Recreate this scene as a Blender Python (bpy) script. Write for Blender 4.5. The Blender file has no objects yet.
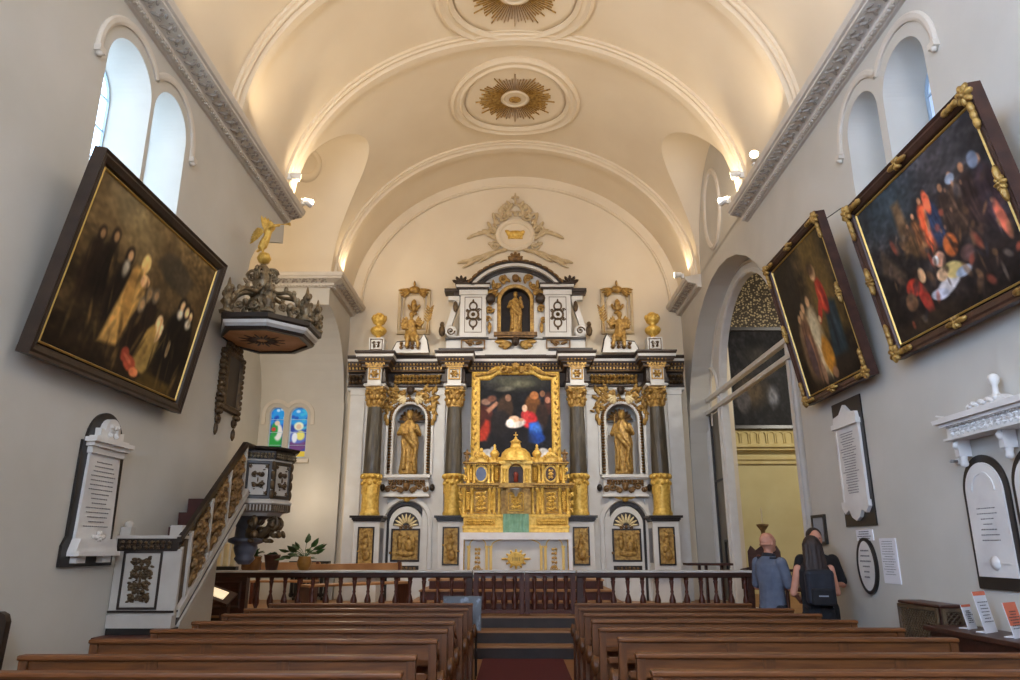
import bpy, bmesh, math, random
import numpy as np
from mathutils import Vector, Matrix, Euler, noise as mnoise
pi = math.pi
SC = bpy.context.scene
COL = SC.collection
rnd = random.Random(7)

# ------------------------------------------------------------------ materials
def lin(c):
    return tuple((x / 12.92 if x <= .04045 else ((x + .055) / 1.055) ** 2.4) for x in c)
def rgb(r, g, b):
    return lin((r / 255, g / 255, b / 255))
MATS = {}
def mat(name, c, rough=.6, metal=0., c2=None, scale=6., stretch=(1, 1, 1), bump=0., bscale=None, emit=None, estr=0., spec=.5, kind='noise', lo=.35, hi=.65):
    m = bpy.data.materials.new(name); m.use_nodes = True
    nt = m.node_tree; b = nt.nodes['Principled BSDF']
    b.inputs['Base Color'].default_value = (*c, 1)
    b.inputs['Roughness'].default_value = rough
    b.inputs['Metallic'].default_value = metal
    b.inputs['Specular IOR Level'].default_value = spec
    tc = nt.nodes.new('ShaderNodeTexCoord'); mp = nt.nodes.new('ShaderNodeMapping')
    mp.inputs['Scale'].default_value = stretch
    nt.links.new(tc.outputs['Object'], mp.inputs['Vector'])
    if c2 is not None:
        if kind == 'noise':
            t = nt.nodes.new('ShaderNodeTexNoise'); t.inputs['Scale'].default_value = scale; t.inputs['Detail'].default_value = 5
            out = t.outputs['Fac']
        elif kind == 'voronoi':
            t = nt.nodes.new('ShaderNodeTexVoronoi'); t.inputs['Scale'].default_value = scale
            out = t.outputs['Distance']
        else:
            t = nt.nodes.new('ShaderNodeTexWave'); t.inputs['Scale'].default_value = scale; t.inputs['Distortion'].default_value = 4
            t.inputs['Detail'].default_value = 3
            out = t.outputs['Fac']
        nt.links.new(mp.outputs['Vector'], t.inputs['Vector'])
        r = nt.nodes.new('ShaderNodeValToRGB')
        r.color_ramp.elements[0].position = lo; r.color_ramp.elements[0].color = (*c, 1)
        r.color_ramp.elements[1].position = hi; r.color_ramp.elements[1].color = (*c2, 1)
        nt.links.new(out, r.inputs['Fac']); nt.links.new(r.outputs['Color'], b.inputs['Base Color'])
    if bump:
        n = nt.nodes.new('ShaderNodeTexNoise'); n.inputs['Scale'].default_value = bscale or scale * 3; n.inputs['Detail'].default_value = 4
        nt.links.new(mp.outputs['Vector'], n.inputs['Vector'])
        bp = nt.nodes.new('ShaderNodeBump'); bp.inputs['Strength'].default_value = bump; bp.inputs['Distance'].default_value = .02
        nt.links.new(n.outputs['Fac'], bp.inputs['Height']); nt.links.new(bp.outputs['Normal'], b.inputs['Normal'])
    if emit is not None:
        b.inputs['Emission Color'].default_value = (*emit, 1); b.inputs['Emission Strength'].default_value = estr
    MATS[name] = m
    return m
def colmat(name, rough=.5, emit=0.):
    m = bpy.data.materials.new(name); m.use_nodes = True
    nt = m.node_tree; b = nt.nodes['Principled BSDF']; b.inputs['Roughness'].default_value = rough; b.inputs['Specular IOR Level'].default_value = .2
    a = nt.nodes.new('ShaderNodeVertexColor'); a.layer_name = 'Col'
    if emit:
        b.inputs['Base Color'].default_value = (.02, .02, .02, 1)
        nt.links.new(a.outputs['Color'], b.inputs['Emission Color']); b.inputs['Emission Strength'].default_value = emit
    else:
        nt.links.new(a.outputs['Color'], b.inputs['Base Color'])
    MATS[name] = m
    return m

mat('wall', rgb(200, 195, 185), .85, 0, rgb(193, 188, 177), 1.3, bump=.05, bscale=14)
mat('vault', rgb(226, 212, 188), .8, 0, rgb(221, 206, 181), .9, bump=.03, bscale=9)
mat('stucco', rgb(212, 203, 190), .75, 0, rgb(205, 196, 182), 5)
mat('stucco_dark', rgb(168, 158, 146), .8, 0, rgb(150, 140, 128), 9)  # darker stucco tone for the carved cornice leaves
mat('pulpit_white', rgb(188, 181, 171), .55, 0, rgb(176, 168, 158), 4)
mat('reveal', rgb(212, 206, 196), .8, 0, rgb(206, 200, 190), 2)
mat('yellow_wall', rgb(212, 198, 146), .8, 0, rgb(205, 190, 138), 2)
mat('yellow_trim', rgb(214, 196, 140), .8, 0, rgb(205, 185, 125), 4)
mat('mosaic', rgb(196, 176, 134), .6, 0, rgb(66, 54, 40), 16, kind='voronoi', lo=.25, hi=.5)
mat('floor_wood', rgb(158, 112, 70), .5, 0, rgb(135, 92, 56), 3, (1, 9, 1))
mat('step_wood', rgb(172, 128, 86), .45, 0, rgb(150, 106, 66), 3, (1, 9, 1))
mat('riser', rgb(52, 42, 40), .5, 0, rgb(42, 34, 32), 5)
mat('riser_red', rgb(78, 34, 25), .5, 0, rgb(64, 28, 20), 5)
mat('carpet', rgb(88, 17, 21), .95, 0, rgb(76, 14, 18), 60, bump=.3, bscale=200)
mat('pew', rgb(122, 72, 30), .42, 0, rgb(92, 52, 21), 3.2, (1.2, 14, 14), bump=.06, bscale=14)
mat('pew_end', rgb(114, 68, 30), .42, 0, rgb(86, 49, 21), 3.2, (14, 14, 1.2), bump=.06, bscale=14)
mat('dark_wood', rgb(72, 38, 26), .4, 0, rgb(52, 27, 18), 4, (1, 6, 6), bump=.05)
mat('red_wood', rgb(92, 44, 28), .4, 0, rgb(70, 32, 21), 4, (6, 6, 1), bump=.05)
mat('black', rgb(30, 27, 26), .4, 0, rgb(40, 36, 34), 5)
mat('ebony', rgb(44, 34, 28), .35, 0, rgb(34, 26, 22), 5)
mat('white', rgb(214, 212, 208), .5, 0, rgb(206, 203, 198), 4)
mat('marble_white', rgb(226, 222, 216), .4, 0, rgb(210, 206, 202), 3)
mat('marble_top', rgb(222, 220, 218), .25, 0, rgb(205, 203, 202), 6)
mat('gold', rgb(232, 194, 98), .42, .3, rgb(196, 152, 62), 18, bump=.25, bscale=40)
mat('old_gold', rgb(192, 154, 82), .45, .3, rgb(132, 98, 46), 16, bump=.3, bscale=40)
mat('bronze', rgb(140, 106, 60), .5, .25, rgb(92, 66, 38), 16, bump=.3, bscale=35)
mat('dark_gilt', rgb(104, 82, 52), .5, .3, rgb(66, 50, 34), 12, bump=.3, bscale=40)
mat('silvery', rgb(150, 134, 106), .45, .35, rgb(92, 76, 54), 10, bump=.3, bscale=40)
mat('frame_dark', rgb(58, 44, 34), .45, .1, rgb(46, 34, 26), 8, bump=.1)
mat('frame_red', rgb(74, 46, 36), .45, .1, rgb(56, 34, 28), 8, bump=.1)
mat('gold_line', rgb(206, 168, 92), .4, .5)
mat('column_marble', rgb(56, 50, 42), .4, 0, rgb(80, 72, 58), 5, (3, 3, .8), bump=.03)
mat('grey_marble', rgb(108, 108, 116), .3, 0, rgb(78, 78, 86), 4)
mat('tan_panel', rgb(226, 176, 128), .6, 0, rgb(196, 142, 96), 2.5)
mat('plaster_trim', rgb(206, 186, 150), .7, 0, rgb(190, 168, 130), 8)
mat('cream', rgb(222, 204, 160), .6, 0, rgb(206, 186, 140), 4)
mat('cloth', rgb(240, 237, 238), .9, 0, rgb(232, 229, 231), 8, bump=.1, bscale=30)
mat('green_cloth', rgb(122, 160, 138), .9, 0, rgb(104, 144, 120), 12, bump=.2, bscale=40)
mat('pot_tan', rgb(150, 104, 56), .7, 0, rgb(124, 84, 44), 10)
mat('pot_dark', rgb(86, 52, 40), .5, 0, rgb(70, 40, 32), 10)
mat('pot_gold', rgb(176, 130, 62), .4, .2, rgb(150, 106, 46), 8)
mat('leaf', rgb(62, 98, 46), .5, 0, rgb(40, 72, 34), 9)
mat('leaf2', rgb(50, 86, 44), .5, 0, rgb(34, 62, 32), 9)
mat('skin', rgb(200, 142, 118), .55, 0, rgb(188, 130, 106), 10)
mat('hair_brown', rgb(52, 35, 29), .6, 0, rgb(34, 23, 20), 16, (3, 3, .6), bump=.2)
mat('hair_grey', rgb(184, 132, 110), .7)
mat('hair_dark', rgb(42, 30, 26), .55, 0, rgb(30, 22, 20), 30)
mat('shirt_blue', rgb(98, 106, 124), .9, 0, rgb(88, 96, 114), 14, bump=.15, bscale=30)
mat('cloth_black', rgb(28, 28, 32), .9, 0, rgb(22, 22, 26), 14, bump=.15, bscale=30)
mat('trouser_dark', rgb(40, 42, 52), .9, 0, rgb(32, 34, 42), 14)
mat('navy', rgb(34, 37, 48), .8, 0, rgb(27, 30, 39), 14)
mat('shoe', rgb(44, 34, 30), .5)
mat('paper', rgb(228, 227, 230), .8, 0, rgb(228, 226, 230), 6)
mat('orange_paper', rgb(226, 120, 88), .8)
mat('ink', rgb(120, 117, 118), .8)
mat('ink_dark', rgb(74, 72, 74), .8)
mat('steel', rgb(150, 150, 150), .35, .8)
mat('white_plastic', rgb(225, 225, 222), .4)
mat('deep_red', rgb(120, 40, 26), .5)
mat('wicker', rgb(92, 72, 48), .6, 0, rgb(66, 50, 34), 14, bump=.2)
mat('grey_panel', rgb(150, 156, 166), .3, 0, rgb(138, 144, 156), 3)
mat('screen_blue', rgb(28, 33, 46), .35, 0, rgb(120, 132, 152), 9, lo=.56, hi=.7)
mat('lamp_lens', rgb(255, 245, 220), .4, emit=rgb(255, 236, 196), estr=14)
mat('page_glow', rgb(255, 245, 220), .4, emit=rgb(255, 232, 190), estr=.8)
mat('window_glass', rgb(200, 220, 235), .3, emit=rgb(200, 228, 255), estr=4.2)
mat('window_bright', rgb(200, 220, 235), .3, emit=rgb(172, 206, 255), estr=30.0)
mat('west_fill_glass', rgb(200, 220, 235), .3, emit=rgb(222, 234, 255), estr=17.0)
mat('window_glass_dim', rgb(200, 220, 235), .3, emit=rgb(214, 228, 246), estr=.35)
mat('lead', rgb(176, 196, 214), .5)
mat('red_lamp', rgb(180, 40, 20), .3, emit=rgb(200, 50, 25), estr=.25)
mat('glass_mirror', rgb(40, 44, 78), .25, 0)
mat('side_glass', rgb(122, 112, 90), .3, 0, rgb(104, 95, 76), 2)
colmat('canvas', .6)
colmat('stained', .4, emit=.85)

# ------------------------------------------------------------------ mesh builder
UVW_END = Matrix(((1, 0, 0, 0), (0, 0, -1, 0), (0, 1, 0, 0), (0, 0, 0, 1)))       # faces -y
UVW_LEFT = Matrix(((0, 0, 1, 0), (1, 0, 0, 0), (0, 1, 0, 0), (0, 0, 0, 1)))       # on the left wall, faces +x
UVW_RIGHT = Matrix(((0, 0, -1, 0), (-1, 0, 0, 0), (0, 1, 0, 0), (0, 0, 0, 1)))    # on the right wall, faces -x
T = Matrix.Translation
def RZ(a): return Matrix.Rotation(a, 4, 'Z')
def RX(a): return Matrix.Rotation(a, 4, 'X')
def RY(a): return Matrix.Rotation(a, 4, 'Y')

class MB:
    def __init__(s, M=None):
        s.v, s.f, s.mi, s.sm = [], [], [], []
        s.M = M.copy() if M else Matrix()
    def add(s, vs, fs, m=0, smooth=False):
        b = len(s.v); M = s.M
        s.v += [M @ Vector(p) for p in vs]
        s.f += [tuple(b + i for i in f) for f in fs]
        s.mi += [m] * len(fs); s.sm += [smooth] * len(fs)
        return s
    def at(s, M):
        c = MB.__new__(MB); c.v, c.f, c.mi, c.sm = s.v, s.f, s.mi, s.sm; c.M = s.M @ M
        return c
    def box(s, c, d, m=0):
        x, y, z = c; a, b, e = d[0] / 2, d[1] / 2, d[2] / 2
        vs = [(x + i * a, y + j * b, z + k * e) for i in (-1, 1) for j in (-1, 1) for k in (-1, 1)]
        return s.add(vs, [(0, 1, 3, 2), (4, 6, 7, 5), (0, 4, 5, 1), (2, 3, 7, 6), (0, 2, 6, 4), (1, 5, 7, 3)], m)
    def bx(s, x0, x1, y0, y1, z0, z1, m=0):
        return s.box(((x0 + x1) / 2, (y0 + y1) / 2, (z0 + z1) / 2), (x1 - x0, y1 - y0, z1 - z0), m)
    def prism(s, o, z0, z1, m=0, smooth=False):
        n = len(o)
        vs = [(p[0], p[1], z0) for p in o] + [(p[0], p[1], z1) for p in o]
        s.add(vs, [tuple(range(n))[::-1], tuple(range(n, 2 * n))], m)
        return s.add(vs, [(i, (i + 1) % n, n + (i + 1) % n, n + i) for i in range(n)], m, smooth)
    def lathe(s, prof, c=(0, 0, 0), seg=16, m=0, axis='z', a0=0., a1=2 * pi, mod=None, smooth=True, sx=1., sy=1., caps=True):
        full = abs(a1 - a0 - 2 * pi) < 1e-6
        n = seg if full else seg + 1
        vs = []
        for k, (r, h) in enumerate(prof):
            for i in range(n):
                a = a0 + (a1 - a0) * i / seg
                q = r * (mod(a, h) if mod else 1)
                x, y = q * math.cos(a) * sx, q * math.sin(a) * sy
                if axis == 'z': p = (x, y, h)
                elif axis == 'y': p = (x, h, -y)
                else: p = (h, x, y)
                vs.append((c[0] + p[0], c[1] + p[1], c[2] + p[2]))
        fs = []
        for k in range(len(prof) - 1):
            for i in range(n if full else n - 1):
                j = (i + 1) % n
                fs.append((k * n + i, k * n + j, (k + 1) * n + j, (k + 1) * n + i))
        s.add(vs, fs, m, smooth)
        if full and caps:
            cap = []
            if prof[0][0] > 1e-4: cap.append(tuple(range(n))[::-1])
            if prof[-1][0] > 1e-4: cap.append(tuple(range((len(prof) - 1) * n, len(prof) * n)))
            if cap: s.add(vs, cap, m)
        return s
    def ball(s, c, r, seg=10, rings=6, m=0, M=None):
        if not hasattr(r, '__len__'): r = (r, r, r)
        vs = []; fs = []
        for k in range(rings + 1):
            t = pi * k / rings
            for i in range(seg):
                a = 2 * pi * i / seg
                p = Vector((r[0] * math.sin(t) * math.cos(a), r[1] * math.sin(t) * math.sin(a), r[2] * math.cos(t)))
                if M is not None: p = M @ p
                vs.append((c[0] + p.x, c[1] + p.y, c[2] + p.z))
        for k in range(rings):
            for i in range(seg):
                j = (i + 1) % seg
                fs.append((k * seg + i, (k + 1) * seg + i, (k + 1) * seg + j, k * seg + j))
        return s.add(vs, fs, m, True)
    def tube(s, pts, r, seg=6, m=0, ends=True, flat=1.):
        pts = [Vector(p) for p in pts]; n = len(pts)
        rs = r if hasattr(r, '__len__') else [r] * n
        vs = []; prev = None
        for k, p in enumerate(pts):
            t = (pts[min(k + 1, n - 1)] - pts[max(k - 1, 0)])
            t = t.normalized() if t.length > 1e-9 else Vector((0, 0, 1))
            if prev is None:
                ref = Vector((0, 0, 1)) if abs(t.z) < .9 else Vector((0, 1, 0))
                u = t.cross(ref).normalized()
            else:
                u = (prev - t * prev.dot(t))
                u = u.normalized() if u.length > 1e-6 else t.orthogonal().normalized()
            w = t.cross(u); prev = u
            for i in range(seg):
                a = 2 * pi * i / seg
                vs.append(tuple(p + u * (rs[k] * math.cos(a)) + w * (rs[k] * flat * math.sin(a))))
        fs = [(k * seg + i, k * seg + (i + 1) % seg, (k + 1) * seg + (i + 1) % seg, (k + 1) * seg + i) for k in range(n - 1) for i in range(seg)]
        s.add(vs, fs, m, True)
        if ends: s.add(vs, [tuple(range(seg))[::-1], tuple(range((n - 1) * seg, n * seg))], m)
        return s
    def limb(s, pts, rs, seg=12, m=0):
        s.tube(pts, rs, seg, m)
        for p, r in zip(pts, rs): s.ball(p, r * 1.0, seg, 8, m)
        return s
    def sweep(s, path, prof, closed=False, m=0, smooth=False, cap=True):
        # path in local xy; prof = (offset to the right-hand side, local z)
        n = len(path); P = [Vector((p[0], p[1])) for p in path]; nr = []
        for i in range(n):
            if closed: a, b = P[i] - P[i - 1], P[(i + 1) % n] - P[i]
            else:
                a = P[i] - P[i - 1] if i else P[1] - P[0]
                b = P[i + 1] - P[i] if i < n - 1 else P[-1] - P[-2]
            a.normalize(); b.normalize()
            na, nb = Vector((a.y, -a.x)), Vector((b.y, -b.x))
            q = na + nb
            if q.length < 1e-6: q = na
            q.normalize(); q = q / max(.35, q.dot(na)); nr.append(q)
        k = len(prof)
        vs = [(P[i].x + nr[i].x * o, P[i].y + nr[i].y * o, h) for i in range(n) for (o, h) in prof]
        fs = []
        for i in range(n if closed else n - 1):
            j = (i + 1) % n
            fs += [(i * k + a, i * k + a + 1, j * k + a + 1, j * k + a) for a in range(k - 1)]
        s.add(vs, fs, m, smooth)
        if cap and not closed and k > 2:
            s.add(vs, [tuple(range(k)), tuple(range((n - 1) * k, n * k))[::-1]], m)
        return s
    def rectframe(s, w, h, prof, m=0, c=(0, 0)):
        # prof (outward offset from w x h rectangle, z)
        k = len(prof); vs = []
        for (sx, sy) in ((-1, -1), (1, -1), (1, 1), (-1, 1)):
            vs += [(c[0] + sx * (w / 2 + o), c[1] + sy * (h / 2 + o), z) for (o, z) in prof]
        fs = [(i * k + a, ((i + 1) % 4) * k + a, ((i + 1) % 4) * k + a + 1, i * k + a + 1) for i in range(4) for a in range(k - 1)]
        return s.add(vs, fs, m)
    def grid(s, fn, nu, nv, m=0, smooth=True):
        vs = [fn(i / nu, j / nv) for i in range(nu + 1) for j in range(nv + 1)]
        fs = [(i * (nv + 1) + j, (i + 1) * (nv + 1) + j, (i + 1) * (nv + 1) + j + 1, i * (nv + 1) + j + 1) for i in range(nu) for j in range(nv)]
        return s.add(vs, fs, m, smooth)
    # carved ornament, drawn in local xy, relief along +z
    def scroll(s, c, r, turns=1.3, a0=0., d=1, t=.02, m=0, seg=5, n=16):
        pts = []; rs = []
        for i in range(n + 1):
            f = i / n; a = a0 + d * f * turns * 2 * pi; q = r * (1 - .82 * f)
            pts.append((c[0] + q * math.cos(a), c[1] + q * math.sin(a), t * .6 + t * .8 * f)); rs.append(t * (1 - .35 * f))
        s.tube(pts, rs, seg, m)
        return s.ball(pts[-1], t * 1.5, 6, 4, m)
    def leafb(s, c, a, l, w, t=.02, m=0):
        return s.ball((c[0] + l / 2 * math.cos(a), c[1] + l / 2 * math.sin(a), t * .5), (l / 2, w / 2, t), 8, 5, m, RZ(a))
    def rosette(s, c, r, n=6, t=.02, m=0):
        for i in range(n): s.leafb(c, 2 * pi * i / n, r, r * .6, t, m)
        return s.ball((c[0], c[1], t), r * .3, 7, 5, m)
    def cherub(s, c, r, m=0, mh=0, wings=True):
        s.ball((c[0], c[1], r * .8), (r * .85, r, r * .9), 10, 8, mh)
        s.ball((c[0], c[1] + r * .45, r * .75), (r * .92, r * .75, r * .92), 10, 6, m)
        s.ball((c[0], c[1] - r * .05, r * 1.7), (r * .16, r * .2, r * .2), 6, 4, mh)
        if wings:
            for d in (-1, 1):
                for k in range(4):
                    a = (.35 - .38 * k) if d > 0 else pi - (.35 - .38 * k)
                    s.leafb((c[0] + d * r * .7, c[1] - r * .5), a, r * (2.3 - .3 * k), r * .7, r * .3, m)
        return s
    def carve(s, w, h, seed=0, m=0, t=.018, c=(0, 0), dens=1.):
        # mirrored acanthus scrollwork filling a w x h panel
        R = random.Random(seed); u = min(w, h)
        big = h >= w
        L = h if big else w
        nrow = max(1, int(round(L / (u * .62) * dens)))
        def P(x, y): return (c[0] + x, c[1] + y) if big else (c[0] + y, c[1] + x)
        for k in range(nrow):
            y = -L / 2 + L * (k + .5) / nrow; st = L / nrow
            for d in (-1, 1):
                r = min(u * .2, st * .36) * R.uniform(.85, 1.1)
                ctr = P(d * u * .25, y)
                s.scroll(ctr, r, R.uniform(1.1, 1.5), R.uniform(0, 2 * pi), d if big else -d, t, m)
                for q in range(3):
                    a = R.uniform(-.6, .6) + (0 if d > 0 else pi) + (0 if big else pi / 2)
                    p = P(d * u * R.uniform(.1, .3), y + st * R.uniform(-.4, .4))
                    s.leafb(p, a, u * R.uniform(.12, .2), u * .09, t * 1.1, m)
            s.rosette(P(0, y), min(u * .13, st * .3), 6, t * 1.2, m)
            if k: s.leafb(P(0, y - st * .75), pi / 2 if big else 0, st * .5, u * .1, t, m)
        return s
    def build(s, name, mats, parent=None, local=False, bevel=0., remesh=0., smooth_iter=0, recalc=True, disp=0.):
        me = bpy.data.meshes.new(name)
        off = Vector((0, 0, 0))
        if parent is not None and not local:
            p = parent
            while p is not None: off = off + p.location; p = p.parent
        me.from_pydata([tuple(v - off) for v in s.v], [], s.f)
        for n in ([mats] if isinstance(mats, str) else mats): me.materials.append(MATS[n])
        me.polygons.foreach_set('material_index', s.mi)
        me.polygons.foreach_set('use_smooth', s.sm)
        if recalc:
            bm = bmesh.new(); bm.from_mesh(me)
            bmesh.ops.recalc_face_normals(bm, faces=bm.faces)
            bm.to_mesh(me); bm.free()
        me.update()
        o = bpy.data.objects.new(name, me); COL.objects.link(o)
        if parent is not None: o.parent = parent
        if remesh:
            q = o.modifiers.new('skin', 'REMESH'); q.mode = 'VOXEL'; q.voxel_size = remesh; q.use_smooth_shade = True
            if smooth_iter:
                q = o.modifiers.new('soft', 'SMOOTH'); q.factor = .5; q.iterations = smooth_iter
        if bevel:
            q = o.modifiers.new('edge', 'BEVEL'); q.width = bevel; q.segments = 2; q.limit_method = 'ANGLE'; q.angle_limit = .7
            q.harden_normals = False
        return o

def tag(o, label, cat, group=None):
    o['label'] = label; o['category'] = cat
    if group: o['group'] = group
    return o
def thing(name, label, cat, loc=(0, 0, 0), rot=None, group=None):
    o = bpy.data.objects.new(name, None); COL.objects.link(o); o.empty_display_size = .1
    o.location = loc
    if rot is not None: o.rotation_euler = rot
    return tag(o, label, cat, group)
def struct(mb, name, mats, parent=None, **k):
    o = mb.build(name, mats, parent, **k)
    if parent is None: o['kind'] = 'structure'
    return o
def dup(root, loc, label, group=None):
    r = root.copy(); COL.objects.link(r); r.location = loc; r['label'] = label
    if group: r['group'] = group
    for ch in list(root.children):
        c = ch.copy(); COL.objects.link(c); c.parent = r
        for g in list(ch.children):
            d = g.copy(); COL.objects.link(d); d.parent = c
    return r
def arc(cx, cy, r, a0, a1, n, ry=None):
    ry = r if ry is None else ry
    return [(cx + r * math.cos(a0 + (a1 - a0) * i / n), cy + ry * math.sin(a0 + (a1 - a0) * i / n)) for i in range(n + 1)]
def archpath(x0, x1, y0, ys, n=20, ry=None):
    # left foot -> over the top -> right foot
    r = (x1 - x0) / 2
    return [(x0, y0)] + arc((x0 + x1) / 2, ys, r, pi, 0, n, ry) + [(x1, y0)]
def wall_open(mb, u0, u1, v0, v1, holes, m=0, depth=0., mr=None, splay=0., n=18, top=None):
    # holes: (ua, ub, vbottom, vspring, rise)
    us = {u0, u1}
    for (a, b, vb, vs, ry) in holes:
        us |= {a + (b - a) * (1 - math.cos(pi * i / n)) / 2 for i in range(n + 1)}
    us = sorted(u for u in us if u0 - 1e-6 <= u <= u1 + 1e-6)
    def ht(h, u):
        a, b, vb, vs, ry = h; c, r = (a + b) / 2, (b - a) / 2
        return vs + ry * math.sqrt(max(0., 1 - ((u - c) / r) ** 2))
    tp = top or (lambda u: v1)
    for p, q in zip(us[:-1], us[1:]):
        if q - p < 1e-6: continue
        mid = (p + q) / 2
        hs = sorted([h for h in holes if h[0] < mid < h[1]], key=lambda h: h[2])
        lo = (v0, v0)
        for h in hs:
            if h[2] - lo[0] > 1e-5 or h[2] - lo[1] > 1e-5:
                mb.add([(p, lo[0], 0), (q, lo[1], 0), (q, h[2], 0), (p, h[2], 0)], [(0, 1, 2, 3)], m)
            lo = (ht(h, p), ht(h, q))
        mb.add([(p, lo[0], 0), (q, lo[1], 0), (q, tp(q), 0), (p, tp(p), 0)], [(0, 1, 2, 3)], m)
    if depth:
        for h in holes:
            a, b, vb, vs, ry = h
            path = archpath(a, b, vb, vs, n, ry)
            c = (a + b) / 2; r = (b - a) / 2
            inner = archpath(a + splay, b - splay, vb + splay, vs, n, ry - splay)
            k = len(path)
            vsx = [(x, y, 0) for x, y in path] + [(x, y, -depth) for x, y in inner]
            fs = [(i, i + 1, k + i + 1, k + i) for i in range(k - 1)] + [(k - 1, 0, k, 2 * k - 1)]
            mb.add(vsx, fs, m if mr is None else mr, False)
def lettering(mb, w, h, rows, seed, m=0, z=.003, th=.006, fill=.8):
    R = random.Random(seed)
    for i in range(rows):
        y = h / 2 - h * (i + .5) / rows
        W = w * R.uniform(fill * .7, 1.)
        x = -W / 2
        while x < W / 2 - .01:
            l = R.uniform(.02, .07) * max(.4, w)
            mb.box((x + l / 2, y, z), (min(l, W / 2 - x), th, .002), m)
            x += l + .018 * max(.5, w)

# ------------------------------------------------------------------ painted pictures
class Cv:
    def __init__(s, w, h, base):
        s.w, s.h = w, h
        yy, xx = np.mgrid[0:h, 0:w]; s.x = (xx + .5) / w; s.y = 1 - (yy + .5) / h; s.asp = w / h
        s.a = np.zeros((h, w, 3)) + np.array(base) / 255.
    def mix(s, k, c):
        s.a = s.a * (1 - k[..., None]) + np.array(c) / 255. * k[..., None]
    def grad(s, c0, c1, p0=0., p1=1.):
        k = np.clip((s.y - p0) / (p1 - p0), 0, 1)
        s.a = (np.array(c0) * (1 - k[..., None]) + np.array(c1) * k[..., None]) / 255.
    def ell(s, x, y, rx, ry, c, rot=0., soft=.16, al=1.):
        dx = (s.x - x) * s.asp; dy = s.y - y; ca, sa = math.cos(rot), math.sin(rot)
        u = (dx * ca + dy * sa) / rx; v = (-dx * sa + dy * ca) / ry
        d = np.sqrt(u * u + v * v)
        s.mix(np.clip((1 + soft - d) / (2 * soft), 0, 1) * al, c)
    def poly(s, pts, c, soft=.01, al=1.):
        # convex, counter-clockwise
        d = np.full(s.x.shape, 9.)
        n = len(pts)
        for i in range(n):
            x0, y0 = pts[i]; x1, y1 = pts[(i + 1) % n]
            ex, ey = (x1 - x0) * s.asp, y1 - y0; l = math.hypot(ex, ey) or 1
            d = np.minimum(d, (ex * (s.y - y0) - ey * (s.x - x0) * s.asp) / l)
        s.mix(np.clip(d / soft + .5, 0, 1) * al, c)
    def fig(s, x, y, h, robe, head=(190, 140, 100), lean=0., veil=None, wide=1.):
        w = h * .17 * wide
        s.ell(x + lean * .1, y + h * .32, w * 1.05, h * .36, robe, lean, .3)
        s.ell(x + lean * .02, y + h * .6, w * .8, h * .22, robe, lean, .3)
        R = random.Random(int(x * 1000) + int(y * 77))
        for q in range(7):
            k = R.choice((.62, .75, 1.3, 1.5)); s.ell(x + R.uniform(-.7, .7) * w / s.asp, y + h * R.uniform(.05, .6), w * .13, h * R.uniform(.1, .22), tuple(min(255, v * k) for v in robe), lean + R.uniform(-.25, .25), .5, .7)
        hx = x - lean * h * .5 / s.asp
        if veil: s.ell(hx, y + h * .87, h * .085, h * .12, veil, lean, .25)
        s.ell(hx + .004, y + h * .88, h * .05, h * .068, head, 0, .3)
    def noise(s, seed, amp=.05):
        R = np.random.RandomState(seed)
        for n in (8, 20, 50):
            g = R.rand(n, n)
            xi = (s.x * (n - 1.001)); yi = (s.y * (n - 1.001)); x0 = xi.astype(int); y0 = yi.astype(int); fx = xi - x0; fy = yi - y0
            v = g[y0, x0] * (1 - fx) * (1 - fy) + g[y0, x0 + 1] * fx * (1 - fy) + g[y0 + 1, x0] * (1 - fx) * fy + g[y0 + 1, x0 + 1] * fx * fy
            s.a *= (1 + (v[..., None] - .5) * amp * 2)
        s.a = np.clip(s.a, 0, 1)
    def mesh(s, name, W, H, material, parent, z=0., M=None, mask=None):
        w, h = s.w, s.h
        X = (s.x - .5) * W; Y = (s.y - .5) * H
        # outer vertices reach the edge
        X = X * (w / (w - 1)); Y = Y * (h / (h - 1))
        M = M or Matrix()
        vs = [tuple(M @ Vector((X[j, i], Y[j, i], z))) for j in range(h) for i in range(w)]
        fs = []
        for j in range(h - 1):
            for i in range(w - 1):
                if mask is None or mask(s.x[j, i], s.y[j, i]):
                    fs.append((j * w + i, (j + 1) * w + i, (j + 1) * w + i + 1, j * w + i + 1))
        me = bpy.data.meshes.new(name); me.from_pydata(vs, [], fs)
        a = s.a; l = np.where(a <= .04045, a / 12.92, ((a + .055) / 1.055) ** 2.4)
        col = np.ones((h * w, 4), dtype=np.float32); col[:, :3] = l.reshape(-1, 3)
        at = me.color_attributes.new('Col', 'FLOAT_COLOR', 'POINT'); at.data.foreach_set('color', col.ravel())
        me.materials.append(MATS[material]); me.update()
        o = bpy.data.objects.new(name, me); COL.objects.link(o); o.parent = parent
        return o
# ------------------------------------------------------------------ setting
W = 3.95; Z0 = 7.2; RISE = 3.4; YB = -4.0; YE = 16.5
TY0, TY1 = 11.35, 14.5; TC = (TY0 + TY1) / 2; TRY = (TY1 - TY0) / 2; TRZ = 2.25
TX = -6.6
ML = T((-W, 0, 0)) @ UVW_LEFT; MR = T((W, 0, 0)) @ UVW_RIGHT
WIN = [(5.97, 6.83), (6.9, 7.68), (.9, 1.72), (1.8, 2.6)]

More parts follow.
